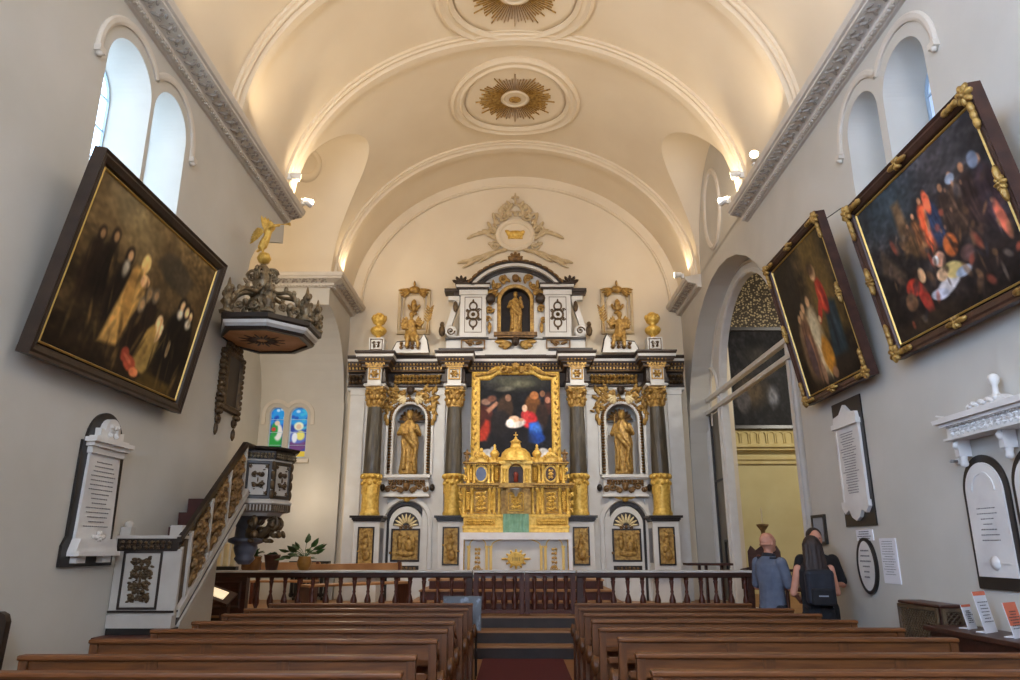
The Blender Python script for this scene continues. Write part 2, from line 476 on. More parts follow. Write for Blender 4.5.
# floors
b = MB(); b.bx(TX, W + 1.2, YB, 11.75, -.2, 0); struct(b, 'floor', 'floor_wood')
b = MB()
for k, (ya, za) in enumerate(((11.75, .18), (12.08, .36), (12.5, .54))):
    b.bx(TX, W + .45, ya, YE + .1 if k == 2 else ya + .5, za - .03, za, 0)
    b.bx(TX, W + .45, ya + .02, YE if k == 2 else ya + .5, -.1 if k == 0 else za - .21, za - .03, 1)
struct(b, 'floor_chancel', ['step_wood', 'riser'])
b = MB()
for k, (ya, za) in enumerate(((13.25, .71), (13.6, .88), (13.95, 1.05))):
    b.bx(-1.85 + .12 * k, 1.85 - .12 * k, ya, 15.6, za - .03, za, 0)
    b.bx(-1.83 + .12 * k, 1.83 - .12 * k, ya + .02, 15.6, za - .17, za - .03, 1)
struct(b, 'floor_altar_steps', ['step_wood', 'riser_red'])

# walls
def reveal(b, h, depth, splay, m, n=26, cut=None):
    a, c, vb, vs, ry = h
    p0 = archpath(a, c, vb, vs, n, ry); p1 = archpath(a + splay, c - splay, vb, vs, n, ry - splay)
    if cut is not None: q = [i for i in range(len(p0)) if p0[i][0] <= cut]; p0 = [p0[i] for i in q]; p1 = [p1[i] for i in q]
    k = len(p0)
    b.add([(x, y, 0) for x, y in p0] + [(x, y, -depth) for x, y in p1], [(i, i + 1, k + i + 1, k + i) for i in range(k - 1)] + ([(k - 1, 0, k, 2 * k - 1)] if cut is None else []), m)
b = MB(ML)
HL = [(a, c, 4.75, 6.62 - (c - a) / 2, (c - a) / 2) for a, c in WIN] + [(-3., -1., 2.2, 5.6, 1.)]
wall_open(b, YB, TY0, 0, Z0 + .02, HL + [(9.98, 16.45, 0, 5.5, 1.3)])
for h in HL: reveal(b, h, .5, .02, 1)
reveal(b, (9.98, 16.45, 0, 5.5, 1.3), .35, -.02, 0, 60, TY0)
struct(b, 'wall_left', ['wall', 'reveal'])
b = MB(MR)
AR = (-16.45, -9.95, 0, 3.6, 3.25)
wins_r = [(-(c - .03), -(a + .03), 4.75, 6.6 - (c - a - .06) / 2, (c - a - .06) / 2) for a, c in WIN]
wall_open(b, -YE, -YB, 0, Z0 + .02, wins_r + [AR])
for h in wins_r: reveal(b, h, .5, .02, 1)
reveal(b, AR, .42, .0, 0, 40)
# lunette above the right cornice
n = 24; pts = [(TC + TRY * math.cos(pi - pi * i / n), Z0 + TRZ * math.sin(pi * i / n)) for i in range(n + 1)]
for (y0, z0), (y1, z1) in zip(pts[:-1], pts[1:]):
    b.add([(-y0, Z0, 0), (-y1, Z0, 0), (-y1, z1, 0), (-y0, z0, 0)], [(0, 1, 2, 3)])
struct(b, 'wall_right', ['wall', 'reveal'])
b = MB(); b.bx(TX - .2, 5, YE, YE + .2, 0, 11); struct(b, 'wall_end', 'vault')
# west wall behind the viewer, with an unseen tall window added for fill light
b = MB(T((0, YB, 0)) @ Matrix(((-1, 0, 0, 0), (0, 0, 1, 0), (0, 1, 0, 0), (0, 0, 0, 1))))
wall_open(b, -W, W, 0, 10.7, [(-1.5, 1.5, 3.6, 6.6, 1.5)], depth=.4, mr=1)
struct(b, 'wall_west', ['wall', 'reveal'])
def pane(name, M, h, mats, depth, bars=True, nb=(2, 5)):
    a, c, vb, vs, ry = h
    b = MB(M); path = archpath(a, c, vb, vs, 20, ry)
    b.prism(path, -depth - .03, -depth, 0)
    o = b.build(name, mats); o['kind'] = 'structure'
    b = MB(M)
    for i in range(1, nb[0]): b.bx(a + (c - a) * i / nb[0] - .008, a + (c - a) * i / nb[0] + .008, vb, vs + ry * .97, -depth, -depth + .02)
    for i in range(1, nb[1]): b.bx(a, c, vb + (vs + ry - vb) * i / (nb[1]) - .008, vb + (vs + ry - vb) * i / nb[1] + .008, -depth, -depth + .02)
    b.sweep(path, [(0, -depth), (0, -depth + .03), (.035, -depth + .03), (.035, -depth)])
    b.build('window_frame', 'lead', o)
    return o
k = 0
for h in HL:
    k += 1; pane('window_%d' % k, ML, h, 'window_glass' if h[0] > 4 else 'window_bright', .47)
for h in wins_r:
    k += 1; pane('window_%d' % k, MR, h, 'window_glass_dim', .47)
k += 1; pane('window_%d' % k, T((0, YB, 0)) @ Matrix(((-1, 0, 0, 0), (0, 0, 1, 0), (0, 1, 0, 0), (0, 0, 0, 1))), (-1.5, 1.5, 3.6, 6.6, 1.5), 'west_fill_glass', .35, True, (4, 7))  # glowing pane added out of view to fill the nave from behind
# hood mouldings over the twin windows
for nm, M, sg in (('trim_1', ML, 1), ('trim_2', MR, -1)):
    b = MB(M)
    for (a, c), (e0, e1) in zip(WIN[:2], ((6.28, 1), (1, 6.22))):
        if sg < 0: u0, u1 = -c, -a
        else: u0, u1 = a, c
        cx, r = (u0 + u1) / 2, (u1 - u0) / 2
        first = (a == WIN[0][0])
        n0 = 6.2
        outer = r + .17
        full = arc(cx, 6.62 - r, outer, pi, 0, 28)
        lo = [(cx - outer, 6.15)] + full + [(cx + outer, 6.15)]
        mid = (6.83 + 6.9) / 2 * sg
        keep = [p for p in lo if ((p[0] - mid) * (1 if first else -1) * sg < .02)]
        b.sweep(keep, [(.05, 0), (.05, .02), (.02, .032), (-.02, .032), (-.04, .015), (-.04, 0)])
        e = keep[0] if abs(keep[0][1] - 6.15) < .01 else keep[-1]
        b.box((e[0], e[1] - .02, .03), (.1, .06, .06)); b.ball((e[0], e[1] - .06, .03), .035, 8, 6)
    struct(b, nm, 'stucco')

# left transept
b = MB()
b.add([(TX, 9.7, 0), (TX, TY1 + 2.1, 0), (TX, TY1 + 2.1, Z0), (TX, 9.7, Z0)], [(0, 1, 2, 3)])
n = 24; pts = [(TC - TRY * math.cos(pi * i / n), Z0 + TRZ * math.sin(pi * i / n)) for i in range(n + 1)]
for (y0, z0), (y1, z1) in zip(pts[:-1], pts[1:]):
    b.add([(TX, y0, Z0), (TX, y1, Z0), (TX, y1, z1), (TX, y0, z0)], [(0, 1, 2, 3)])
b.bx(TX, -W - .02, 9.5, 9.75, 0, Z0); b.bx(TX, -W - .02, 9.6, TY0, Z0, Z0 + .1); b.bx(TX, -W - .02, TY0 - .2, TY0, Z0, Z0 + 2.4)
struct(b, 'wall_transept', 'wall')
# wall facing the nave beyond the transept: solid above, hollowed below by a coved recess with the stained windows
JX = -5.85; RZT = 6.55; YN = 16.36
def cove(t):     # t 0..1 from the front edge up top to the back wall
    a = t * pi / 2
    return (TY1 + (YN - TY1) * math.sin(a), 4.7 + (RZT - 4.7) * math.cos(a))
b = MB()
b.add([(TX, TY1, 0), (JX, TY1, 0), (JX, TY1, Z0), (TX, TY1, Z0)], [(0, 1, 2, 3)])
ac = arc(JX + .75, RZT - .75, .75, pi, pi / 2, 10)
b.add([(JX, TY1, Z0), (-W, TY1, Z0), (-W, TY1, RZT)] + [(x, TY1, z) for x, z in ac[::-1]], [tuple(range(3 + len(ac)))])
N = 14
cv = [cove(i / N) for i in range(N + 1)]
for i in range(N):
    (y0, z0), (y1, z1) = cv[i], cv[i + 1]
    b.add([(-W, y0, z0), (-W, y1, z1), (JX, y1, z1), (JX, y0, z0)], [(0, 1, 2, 3)], 0, True)
    b.add([(-W, y0, z0), (-W, y1, z1), (-W, y1, Z0), (-W, y0, Z0)], [(0, 1, 2, 3)], 0)
    b.add([(JX, y0, 0), (JX, y1, 0), (JX, y1, z1), (JX, y0, z0)], [(0, 1, 2, 3)], 0)
b.add([(-W, YN, 4.7), (-W, YE, 4.7), (-W, YE, Z0), (-W, YN, Z0)], [(0, 1, 2, 3)])
b.add([(TX, TY1, Z0), (-W, TY1, Z0), (-W, YE, Z0), (TX, YE, Z0)], [(0, 1, 2, 3)])
SW = [(-5.63, -5.29), (-5.17, -4.75)]
holes = [(a, c, 3.55, 4.72 - (c - a) / 2, (c - a) / 2) for a, c in SW]
e = b.at(T((0, YN, 0)) @ UVW_END)
wall_open(e, JX, -W, 0, 4.72, holes, depth=.09, mr=1, splay=.01)
b.bx(-3.96, -3.93, YN - .01, YE, 0, 4.8)
struct(b, 'wall_recess', ['wall', 'reveal'])

# vault
b = MB()
def vz(x): return Z0 + RISE * math.sqrt(max(0, 1 - (x / W) ** 2))
def strip(y0, y1, t0, t1, nt, ny=1):
    b.grid(lambda u, v: (W * math.sin(t0 + (t1 - t0) * u), y0 + (y1 - y0) * v, Z0 + RISE * math.cos(t0 + (t1 - t0) * u)), nt, ny)
strip(YB, TY0, -pi / 2, pi / 2, 64, 6); strip(TY1, YE, -pi / 2, pi / 2, 64, 2)
tc = math.acos(TRZ / RISE); strip(TY0, TY1, -tc, tc, 32, 4)
N = 24
hs = [TRZ * math.sin(i * pi / 2 / N) for i in range(N + 1)]
for sx in (-1, 1):
    for sy in (-1, 1):
        X = [sx * W * math.sqrt(1 - (h / RISE) ** 2) for h in hs]; Y = [TC + sy * TRY * math.sqrt(max(0, 1 - (h / TRZ) ** 2)) for h in hs]
        for lun in (0, 1):
            vs = [(X[i], Y[j], Z0 + (hs[j] if lun else hs[i])) for i in range(N + 1) for j in range(N + 1)]
            fs = []
            for i in range(N):
                for j in range(N):
                    q = (i * (N + 1) + j, (i + 1) * (N + 1) + j, (i + 1) * (N + 1) + j + 1, i * (N + 1) + j + 1)
                    if lun and j > i or (not lun and i > j): fs.append(q)
                    elif i == j: fs.append((q[0], q[2], q[3]) if lun else (q[0], q[1], q[2]))
            b.add(vs, fs, 0, True)
b.grid(lambda u, v: (TX + (-W - TX) * u, TC - TRY * math.cos(pi * v), Z0 + TRZ * math.sin(pi * v)), 2, 32)
struct(b, 'ceiling', 'vault')
# transverse ribs
def rib(y, name, w=.46, off=0., prof=None, m='vault'):
    b = MB(T((0, y, 0)) @ UVW_END)
    path = [((W - off) * math.cos(pi - pi * i / 64), Z0 + (RISE - off) * math.sin(pi - pi * i / 64)) for i in range(65)]
    prof = prof or [(-.02, -w / 2), (.05, -w / 2), (.05, -w / 2 + .05), (.075, -w / 2 + .07), (.075, -w / 2 + .1), (.05, -w / 2 + .12), (.05, -.09), (.12, -.07), (.12, .07), (.05, .09), (.05, w / 2 - .12), (.075, w / 2 - .1), (.075, w / 2 - .07), (.05, w / 2 - .05), (.05, w / 2), (-.02, w / 2)]
    b.sweep(path, prof, cap=False)
    return struct(b, name, m)
k = 2
for y in (.8, 3.5, 6.2, 8.9, 11.25, 14.95):
    k += 1; rib(y, 'trim_%d' % k)
rib(16.45, 'trim_9', off=.22, prof=[(-.26, .02), (0, .02), (.015, .0), (.04, .02), (.055, .0), (.06, -.04)])
# bulls-eye mouldings
b = MB(MR @ T((-13.28, 8.13, 0)))
def ovalp(a, c, n=48): return [(a * math.cos(-2 * pi * i / n), c * math.sin(-2 * pi * i / n)) for i in range(n)]
b.sweep(ovalp(.54, .8), [(.06, 0), (.06, .03), (0, .05), (-.05, .03), (-.05, 0)], True)
struct(b, 'trim_10', 'stucco')
b = MB(T((-4.42, 13.4, 0)))
ring = ovalp(.34, .34, 40)
def cz(y): return Z0 + TRZ * math.sqrt(max(0, 1 - ((y - TC) / TRY) ** 2))
vs = []; fs = []
for i, (x, y) in enumerate(ring):
    for (o, d) in ((-.06, 0), (-.05, -.05), (.05, -.05), (.06, 0)):
        q = 1 + o / .34; X, Y = x * q, y * q
        vs.append((X, Y, cz(13.4 + Y) + d))
for i in range(40):
    for a in range(3): fs.append((i * 4 + a, i * 4 + a + 1, ((i + 1) % 40) * 4 + a + 1, ((i + 1) % 40) * 4 + a))
b.add(vs, fs, 0, True); struct(b, 'trim_11', 'vault')

# carved cornices
CP = [(0, 6.92), (.04, 6.92), (.06, 6.94), (.06, 6.945), (.11, 6.95), (.11, 6.985), (.13, 7.0), (.3, 7.04), (.3, 7.07), (.33, 7.08), (.35, 7.14), (.35, 7.16), (0, 7.22)]
def cornice(name, path, ends=True):
    b = MB(); b.sweep(path, CP)
    P = [Vector((p[0], p[1])) for p in path]
    for i in range(len(P) - 1):
        d = P[i + 1] - P[i]; L = d.length; d.normalize(); nr = Vector((d.y, -d.x))
        st = .2; n = int(L / st)
        for k in range(n):
            s0 = (k + .5) * L / n; q = P[i] + d * s0
            M = Matrix(((d.x, nr.x, 0, q.x), (d.y, nr.y, 0, q.y), (0, 0, 1, 0), (0, 0, 0, 1)))
            e = b.at(M)
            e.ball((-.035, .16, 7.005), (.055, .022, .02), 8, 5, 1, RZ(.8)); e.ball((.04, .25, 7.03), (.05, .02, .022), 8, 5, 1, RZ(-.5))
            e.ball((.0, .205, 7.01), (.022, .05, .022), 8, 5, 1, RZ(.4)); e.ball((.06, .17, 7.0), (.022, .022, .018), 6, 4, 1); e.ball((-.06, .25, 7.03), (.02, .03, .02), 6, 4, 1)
            for t in range(3): e.box((-.066 + t * .066, .085, 6.945), (.036, .04, .04), 0)
    return struct(b, name, ['stucco', 'stucco_dark'])
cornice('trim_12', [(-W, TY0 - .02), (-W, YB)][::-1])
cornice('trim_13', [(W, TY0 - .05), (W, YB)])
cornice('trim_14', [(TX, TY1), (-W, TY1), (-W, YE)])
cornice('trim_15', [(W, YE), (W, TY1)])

# arched screen in the right arch
b = MB(T((W + .42, 0, 0)) @ UVW_RIGHT)
CA = (-15.1, -11.3, .54, 4.75, 1.85); SA = [(-16.4, -15.38, .54, 4.92, .51), (-11.05, -10.22, .54, 4.98, .43)]
wall_open(b, -YE, -10.1, 0, 7, [CA] + SA, depth=.12, mr=0)
for h, o in [(CA, .09)] + [(s_, .06) for s_ in SA]:
    p = archpath(h[0], h[1], .54, h[3], 24, h[4])
    b.sweep(p, [(-o, 0), (-o, .03), (-.02, .05), (0, .02), (0, 0)])
for z in (4.8, 4.52): b.bx(-16.3, -10.2, z - .04, z + .04, -.03, .07)
struct(b, 'trim_16', 'white')
b = MB(T((W + .42, 0, 0)) @ UVW_RIGHT); b.bx(-16.38, -15.4, .54, 4.5, -.1, -.08)
struct(b, 'window_20', 'side_glass')
b = MB(T((W + .42, 0, 0)) @ UVW_RIGHT)
b.bx(-16.4, -15.38, 3.0, 3.04, -.08, -.05); b.bx(-16.4, -16.34, .54, 4.5, -.08, -.04)
for u in (-15.95, -15.7, -15.48): b.bx(u - .02, u + .02, .54, 1.75, -.08, -.04)
b.bx(-15.97, -15.46, 1.72, 1.77, -.08, -.04)
struct(b, 'trim_20', 'black')
b = MB(T((W + .42, 0, 0)) @ UVW_RIGHT); b.bx(-11.05, -10.22, .54, 4.5, -.1, -.08)
struct(b, 'window_21', 'yellow_trim')
b = MB(T((W + .42, 0, 0)) @ UVW_RIGHT); b.bx(-11.05, -10.22, 2.98, 3.03, -.08, -.05); b.bx(-10.66, -10.62, .54, 4.5, -.08, -.05)
struct(b, 'trim_21', 'black')
b = MB(T((W + .42, 0, 0)) @ UVW_RIGHT)
b.sweep(archpath(-16.0, -10.8, 5.45, 4.2, 40, 2.66)[1:-1], [(-.02, 0), (-.02, .03), (.02, .03), (.02, 0)])
struct(b, 'trim_17', 'stucco')
# side chapel seen through it
b = MB(); b.bx(4.5, 10, 8, 18.4, .3, .54); struct(b, 'floor_chapel', 'floor_wood')
b = MB()
b.add([(4.5, 18.35, .5), (10, 18.35, .5), (10, 18.35, 4.05), (4.5, 18.35, 4.05)], [(0, 1, 2, 3)])
b.add([(10, 8, .5), (10, 18.35, .5), (10, 18.35, 10), (10, 8, 10)], [(0, 1, 2, 3)])
b.add([(4.5, 8, .5), (10, 8, .5), (10, 8, 10), (4.5, 8, 10)], [(0, 1, 2, 3)])
b.add([(4.5, 18.35, 4.05), (10, 18.35, 4.05), (10, 18.35, 10), (4.5, 18.35, 10)], [(0, 1, 2, 3)], 1)
struct(b, 'wall_chapel', ['yellow_wall', 'mosaic'])
b = MB(); b.add([(4.4, 8, 10), (10, 8, 10), (10, 18.4, 10), (4.4, 18.4, 10)], [(0, 1, 2, 3)]); struct(b, 'ceiling_chapel', 'vault')
b = MB(T((0, 18.35, 0)) @ UVW_END)
b.sweep([(4.5, 0), (10, 0)], [(0, 0)], cap=False)
for z0, z1, d in ((3.62, 3.72, .06), (3.72, 3.8, .1), (3.95, 4.02, .16), (4.02, 4.08, .22), (4.52, 4.6, .1)): b.bx(4.5, 10, z0, z1, 0, d)
b.bx(4.5, 10, 4.08, 4.52, 0, .05, 0)
x = 4.6
while x < 9.5:
    b.sweep(archpath(x, x + .17, 4.14, 4.34, 8), [(-.015, .05), (-.015, .08), (.015, .08), (.015, .05)]); x += .22
b.bx(5.0, 5.25, .5, 3.6, 0, .12)
struct(b, 'trim_18', 'yellow_trim')
# stained windows of the recess
def stained(name, a, c, seed):
    cvs = Cv(26, 72, (30, 60, 150)); R = random.Random(seed)
    cvs.poly([(0, 0), (1, 0), (1, .14), (0, .14)], (225, 190, 60))
    cvs.ell(.5, .8, .3, .17, (30, 150, 220), 0, .15)
    for q in range(26): cvs.ell(R.random(), .2 + R.random() * .8, .04, .03, R.choice([(40, 120, 220), (230, 240, 250), (60, 190, 220), (20, 70, 170)]), 0, .3, .8)
    if seed == 1:
        cvs.ell(.45, .33, .16, .2, (30, 150, 60)); cvs.ell(.6, .5, .1, .16, (235, 225, 215)); cvs.ell(.35, .55, .08, .14, (40, 150, 70)); cvs.ell(.5, .68, .06, .05, (230, 200, 170)); cvs.ell(.3, .56, .05, .04, (200, 60, 50))
    else:
        cvs.ell(.5, .26, .17, .12, (110, 60, 120)); cvs.ell(.5, .42, .16, .13, (90, 110, 190)); cvs.ell(.62, .44, .08, .09, (235, 220, 110)); cvs.ell(.5, .62, .09, .08, (240, 240, 200)); cvs.ell(.5, .61, .05, .05, (225, 190, 160)); cvs.ell(.32, .4, .05, .1, (235, 235, 240))
    for ed in (0, 1): cvs.poly([(ed * .93, 0), (ed * .93 + .07, 0), (ed * .93 + .07, 1), (ed * .93, 1)], (225, 240, 215))
    o = bpy.data.objects.new(name, None)
    COL.objects.link(o); H = 4.72 - 3.55; o.location = ((a + c) / 2, YN + .085, 3.55 + H / 2); o.rotation_euler = (pi / 2, 0, 0); o['kind'] = 'structure'
    r = (c - a) / 2; ks = 1 - r / H
    cvs.mesh('stained_pane', c - a, H, 'stained', o, mask=lambda u, v: v < ks or ((u - .5) * 2) ** 2 + ((v - ks) * H / r) ** 2 < 1.15)
    m = MB(); p = archpath(-r, r, -H / 2, H / 2 - r, 16)
    m.sweep(p, [(0, 0), (0, .03), (.02, .03), (.02, 0)]); m.bx(-r, r, -H / 2, -H / 2 + .03, 0, .03)
    for q in range(1, 4): m.bx(-r, r, -H / 2 + H * q / 4 - .005, -H / 2 + H * q / 4 + .005, 0, .01)
    m.build('window_frame', 'lead', o, local=True)
stained('window_18', *SW[0], 1); stained('window_19', *SW[1], 2)
b = MB(T((0, YN, 0)) @ UVW_END)
for (a, c), fl in zip(SW, (0, 1)):
    r = (c - a) / 2 + .12; cx = (a + c) / 2
    p = [(cx - r, 4.3)] + arc(cx, 4.72 - (c - a) / 2, r, pi, 0, 20) + [(cx + r, 4.3)]
    mid = (SW[0][1] + SW[1][0]) / 2
    p = [q for q in p if (q[0] < mid + .01 if not fl else q[0] > mid - .01)]
    b.sweep(p, [(.04, 0), (.04, .03), (-.04, .04), (-.04, 0)])
b.bx(SW[0][0] - .08, SW[1][1] + .1, 3.44, 3.52, 0, .07)
struct(b, 'trim_19', 'stucco')
# baseboards
b = MB(); b.bx(-W, -W + .03, YB, 7.2, 0, .16); struct(b, 'baseboard_left', 'dark_wood')
b = MB(); b.bx(W - .03, W, YB, 10.3, 0, .16); struct(b, 'baseboard_right', 'dark_wood')

# ceiling medallions
def medallion(yc, label):
    zc = vz(0) - .005
    t = thing('ceiling_medallion', label, 'ceiling ornament', (0, yc, zc), None, 'ceiling medallions')
    def warp(b):
        for i, v in enumerate(b.v): b.v[i] = Vector((v.x, v.y, v.z + RISE * (math.sqrt(1 - (v.x / W) ** 2) - 1)))
    c = [(math.cos(-2 * pi * i / 64), math.sin(-2 * pi * i / 64)) for i in range(64)]
    b = MB(); b.sweep([(x * 1.17, y * 1.17) for x, y in c], [(-.16, .02), (-.16, -.05), (-.1, -.09), (-.04, -.05), (.02, -.05), (.06, -.09), (.12, -.05), (.12, .02)], True); warp(b)
    b.build('ring_moulding', 'vault', t, local=True)
    b = MB(); b.lathe([(1.05, .01)] + [(1.05 - .105 * i, -.02) for i in range(11)], seg=64, caps=False); warp(b); b.build('disc', 'vault', t, local=True)
    b = MB(); R = random.Random(3)
    for i in range(72):
        a = 2 * pi * i / 72; r1 = (.82 if i % 6 == 0 else R.uniform(.6, .76)); r0 = .3
        M = RZ(a); e = b.at(M); wd = .0085
        e.add([(r0, -wd * .6, -.02), (r1, -wd, -.02), (r1, wd, -.02), (r0, wd * .6, -.02), (r0, 0, -.045), (r1, 0, -.05)], [(0, 1, 5, 4), (3, 4, 5, 2), (1, 2, 5), (0, 4, 3)])
    warp(b); b.build('sunburst_rays', 'old_gold', t, local=True)
    b = MB(); b.lathe([(.27, -.02), (.27, -.05), (.23, -.055), (.21, -.03)], seg=40, caps=False); b.build('inner_ring', 'vault', t, local=True)
    b = MB(); b.ball((0, 0, -.05), (.13, .1, .04), 12, 6)
    for d in (-1, 1):
        for q in range(3): b.leafb((d * .04, .03 - q * .03), (pi / 2 - d * (1.1 + .25 * q)), .12, .05, .03)
    b.at(T((0, 0, -.08))).leafb((0, .02), -pi / 2, .1, .05, .03); b.build('gilded_emblem', 'old_gold', t, local=True)
medallion(13.1, 'round moulded ceiling medallion with bronze sunburst, on the vault directly before the altar wall')
medallion(10.1, 'round ceiling medallion with sunburst, cut by the top edge of the photo')

# ------------------------------------------------------------------ lamps
def look(o, p): o.rotation_euler = (Vector(p) - o.location).to_track_quat('-Z', 'Y').to_euler()
def area(name, loc, tgt, power, size, col, sy=None, spread=None):
    l = bpy.data.lights.new(name, 'AREA'); l.energy = power; l.color = col; l.size = size
    if sy: l.shape = 'RECTANGLE'; l.size_y = sy
    else: l.shape = 'DISK'
    if spread: l.spread = spread
    o = bpy.data.objects.new(name, l); COL.objects.link(o); o.location = loc; look(o, tgt); return o
WARM = (1., .80, .56)
UP = 31
for sx in (-1, 1):
    for y in (.8, 3.5, 6.2, 8.9): area('cornice_uplight', (sx * 3.6, y + .3, 7.34), (sx * -.6, y + .9, 10.3), UP, .12, WARM)
    area('cornice_uplight', (sx * 3.68, 11.1, 7.4), (sx * .4, 13.2, 10.3), UP, .12, WARM)
    area('cornice_uplight', (sx * 3.72, 14.85, 7.4), (sx * .6, 15.6, 10.3), UP * .55, .12, WARM)
for sx in (-1, 1): area('altar_floodlight', (sx * 3.45, 11.15, 7.42), (sx * .6, 16.0, 3.6), 44, .15, (1., .93, .82), None, 1.3)
area('transept_lamp', (-5.4, 11.7, 7.0), (-5, 14.6, 8), 30, .2, WARM)
area('recess_lamp', (-4.45, 15.3, 2.5), (-4.5, 16.4, 2.9), 7, .1, WARM)
area('chapel_lamp', (8.4, 14, 6.5), (6.2, 18, 3.5), 170, .8, (1., .94, .82))
area('transept_low_lamp', (-5.2, 12.2, 4.5), (-5, 16.3, 3.5), 40, .3, (1., .9, .75))
area('rail_lamp', (-3.2, 14.4, 2.2), (-3.4, 13.0, .5), 10, .2, WARM)
def uplight(loc, d, label):
    t = thing('floodlight', label, 'spotlight', loc, None, 'cornice floodlights')
    b = MB(T(loc) @ RZ(d)); b.lathe([(.02, 0), (.05, .02), (.06, .1), (.075, .16), (.07, .17)], seg=14, axis='x'); b.box((-.01, 0, -.03), (.05, .03, .1))
    b.build('housing', 'white_plastic', t)
    b = MB(T(loc) @ RZ(d)); b.lathe([(.065, .172), (0, .18)], seg=14, axis='x'); b.build('lens', 'lamp_lens', t)
    b = MB(T(loc)); b.box((0, 0, -.08), (.08, .06, .02)); b.build('bracket', 'white_plastic', t)
uplight((-3.62, 11.2, 7.3), .9, 'white floodlight at the end of the left nave cornice, lower of two')
uplight((-3.78, 10.9, 7.62), .5, 'white floodlight on the vault foot above the left cornice end, upper of two')
uplight((3.62, 11.2, 7.3), pi - .9, 'white floodlight at the end of the right nave cornice, lower of two')
uplight((3.78, 10.9, 7.62), pi - .5, 'white floodlight on the vault foot above the right cornice end, upper of two')
uplight((3.68, 10.0, 7.35), -pi / 2 - .3, 'white floodlight on top of the right nave cornice, away from its end')
uplight((3.62, 14.75, 7.3), pi - .2, 'bright floodlight at the near end of the short right chancel cornice')

w = bpy.data.worlds.new('World'); SC.world = w; w.use_nodes = True
w.node_tree.nodes['Background'].inputs[0].default_value = (.5, .6, .75, 1); w.node_tree.nodes['Background'].inputs[1].default_value = .3
cd = bpy.data.cameras.new('camera'); cam = bpy.data.objects.new('camera', cd); COL.objects.link(cam)
cd.sensor_width = 36; cd.lens = 725 / 1020 * 36; cd.clip_start = .05
cam.location = (0, 0, 1.6); cam.rotation_euler = (pi / 2 + math.atan(208 / 725), 0, math.atan(6 * math.cos(math.atan(208 / 725)) / 725))
SC.camera = cam
SC.view_settings.view_transform = 'Standard'; SC.view_settings.look = 'None'; SC.view_settings.gamma = 1; SC.view_settings.use_curve_mapping = False
SC.view_settings.exposure = -.1
# ------------------------------------------------------------------ aisle carpet and pews
b = MB(); b.bx(-.5, .7, YB + .5, 11.72, 0, .012)
tag(b.build('carpet_runner', 'carpet'), 'dark red carpet runner on the floor of the central aisle', 'carpet')

def make_pew(L):
    t = thing('pew', '', 'pew')
    H = .95
    for x, nm in ((0, 'a'), (L, 'b')):
        b = MB(T((x, 0, 0)) @ Matrix(((0, 0, 1, 0), (1, 0, 0, 0), (0, 1, 0, 0), (0, 0, 0, 1))))
        o = [(-.06, 0), (.42, 0), (.42, .06), (.38, .1), (.35, .42)] + arc(.36, .6, .075, -pi / 2, pi, 10) + [(.3, .55), (.18, .56), (.08, .66), (.035, .8), (.03, H - .03), (-.03, H - .03), (-.03, .4), (-.06, .1)]
        b.prism(o, -.028, .028)
        for w in (-1, 1): b.lathe([(.085, 0), (.085, .02), (.05, .03), (0, .04)] if w > 0 else [(.085, 0), (.085, -.02), (.05, -.03), (0, -.04)], (.36, .6, .028 * w), 14)
        b.build('bench_end', 'pew_end', t, bevel=.006)
    b = MB(); b.bx(.03, L - .03, .0, .37, .42, .45); b.build('seat', 'pew', t, bevel=.006)
    b = MB(); b.bx(-.035, L + .035, -.045, .045, H - .03, H); b.build('cap_rail', 'pew', t, bevel=.008)
    b = MB(); b.bx(.03, L - .03, -.015, .015, H - .14, H - .03); b.build('top_rail', 'pew', t)
    b = MB(); b.bx(.03, L - .03, .0, .03, .5, .7); b.build('back_board', 'pew', t)
    b = MB(); b.bx(.03, L - .03, -.15, -.0, .69, .712); b.bx(.03, L - .03, -.155, -.145, .69, .74); b.build('book_ledge', 'pew', t, bevel=.004)
    for x in (L * .33, L * .67):
        b = MB(); b.bx(x - .04, x + .04, -.02, .025, .0, H - .03); b.bx(x - .03, x + .03, 0, .34, .36, .42); b.build('back_post', 'pew_end', t)
    b = MB(); b.bx(.03, L - .03, .31, .335, .33, .42); b.build('apron', 'pew', t)
    b = MB(); b.bx(.06, L - .06, -.2, -.075, .13, .16); b.bx(.1, .14, -.19, -.09, 0, .13); b.bx(L - .14, L - .1, -.19, -.09, 0, .13); b.build('kneeler', 'pew', t, bevel=.005)
    return t
ordn = ['front', 'second', 'third', 'fourth', 'fifth', 'sixth', 'seventh', 'eighth']
LROWS = [(9.38, -2.98, -.56), (8.6, -3.0, -.57), (7.91, -2.98, -.575), (7.13, -2.95, -.6), (6.45, -3.0, -.6), (5.77, -3.12, -.615), (4.94, -3.1, -.66), (4.3, -3.1, -.655)]
RROWS = [(9.42, .74, 2.84), (8.66, .73, 3.07), (7.97, .73, 3.1), (7.3, .74, 3.16), (6.6, .73, 3.24), (5.9, .8, 3.28), (5.06, .8, 3.28), (4.38, .78, 3.28)]
pl = make_pew(2.42); pr = make_pew(2.46)
for proto, rows, side, near in ((pl, LROWS, 'left', 'on the pulpit side'), (pr, RROWS, 'right', 'on the visitors side')):
    L0 = 2.42 if side == 'left' else 2.46
    for i, (y, x0, x1) in enumerate(rows):
        cnt = ordn[i] + (' pew' if i else '-row pew') + (' from the altar rail' if i else ' nearest the altar rail')
        lab = 'brown wooden %s, %s' % (cnt, near)
        o = proto if i == 0 else dup(proto, (0, 0, 0), lab)
        o['label'] = lab; o['group'] = 'pews in the %s block' % side
        o.location = (x0, y, 0); o.scale = ((x1 - x0) / L0, 1, 1)
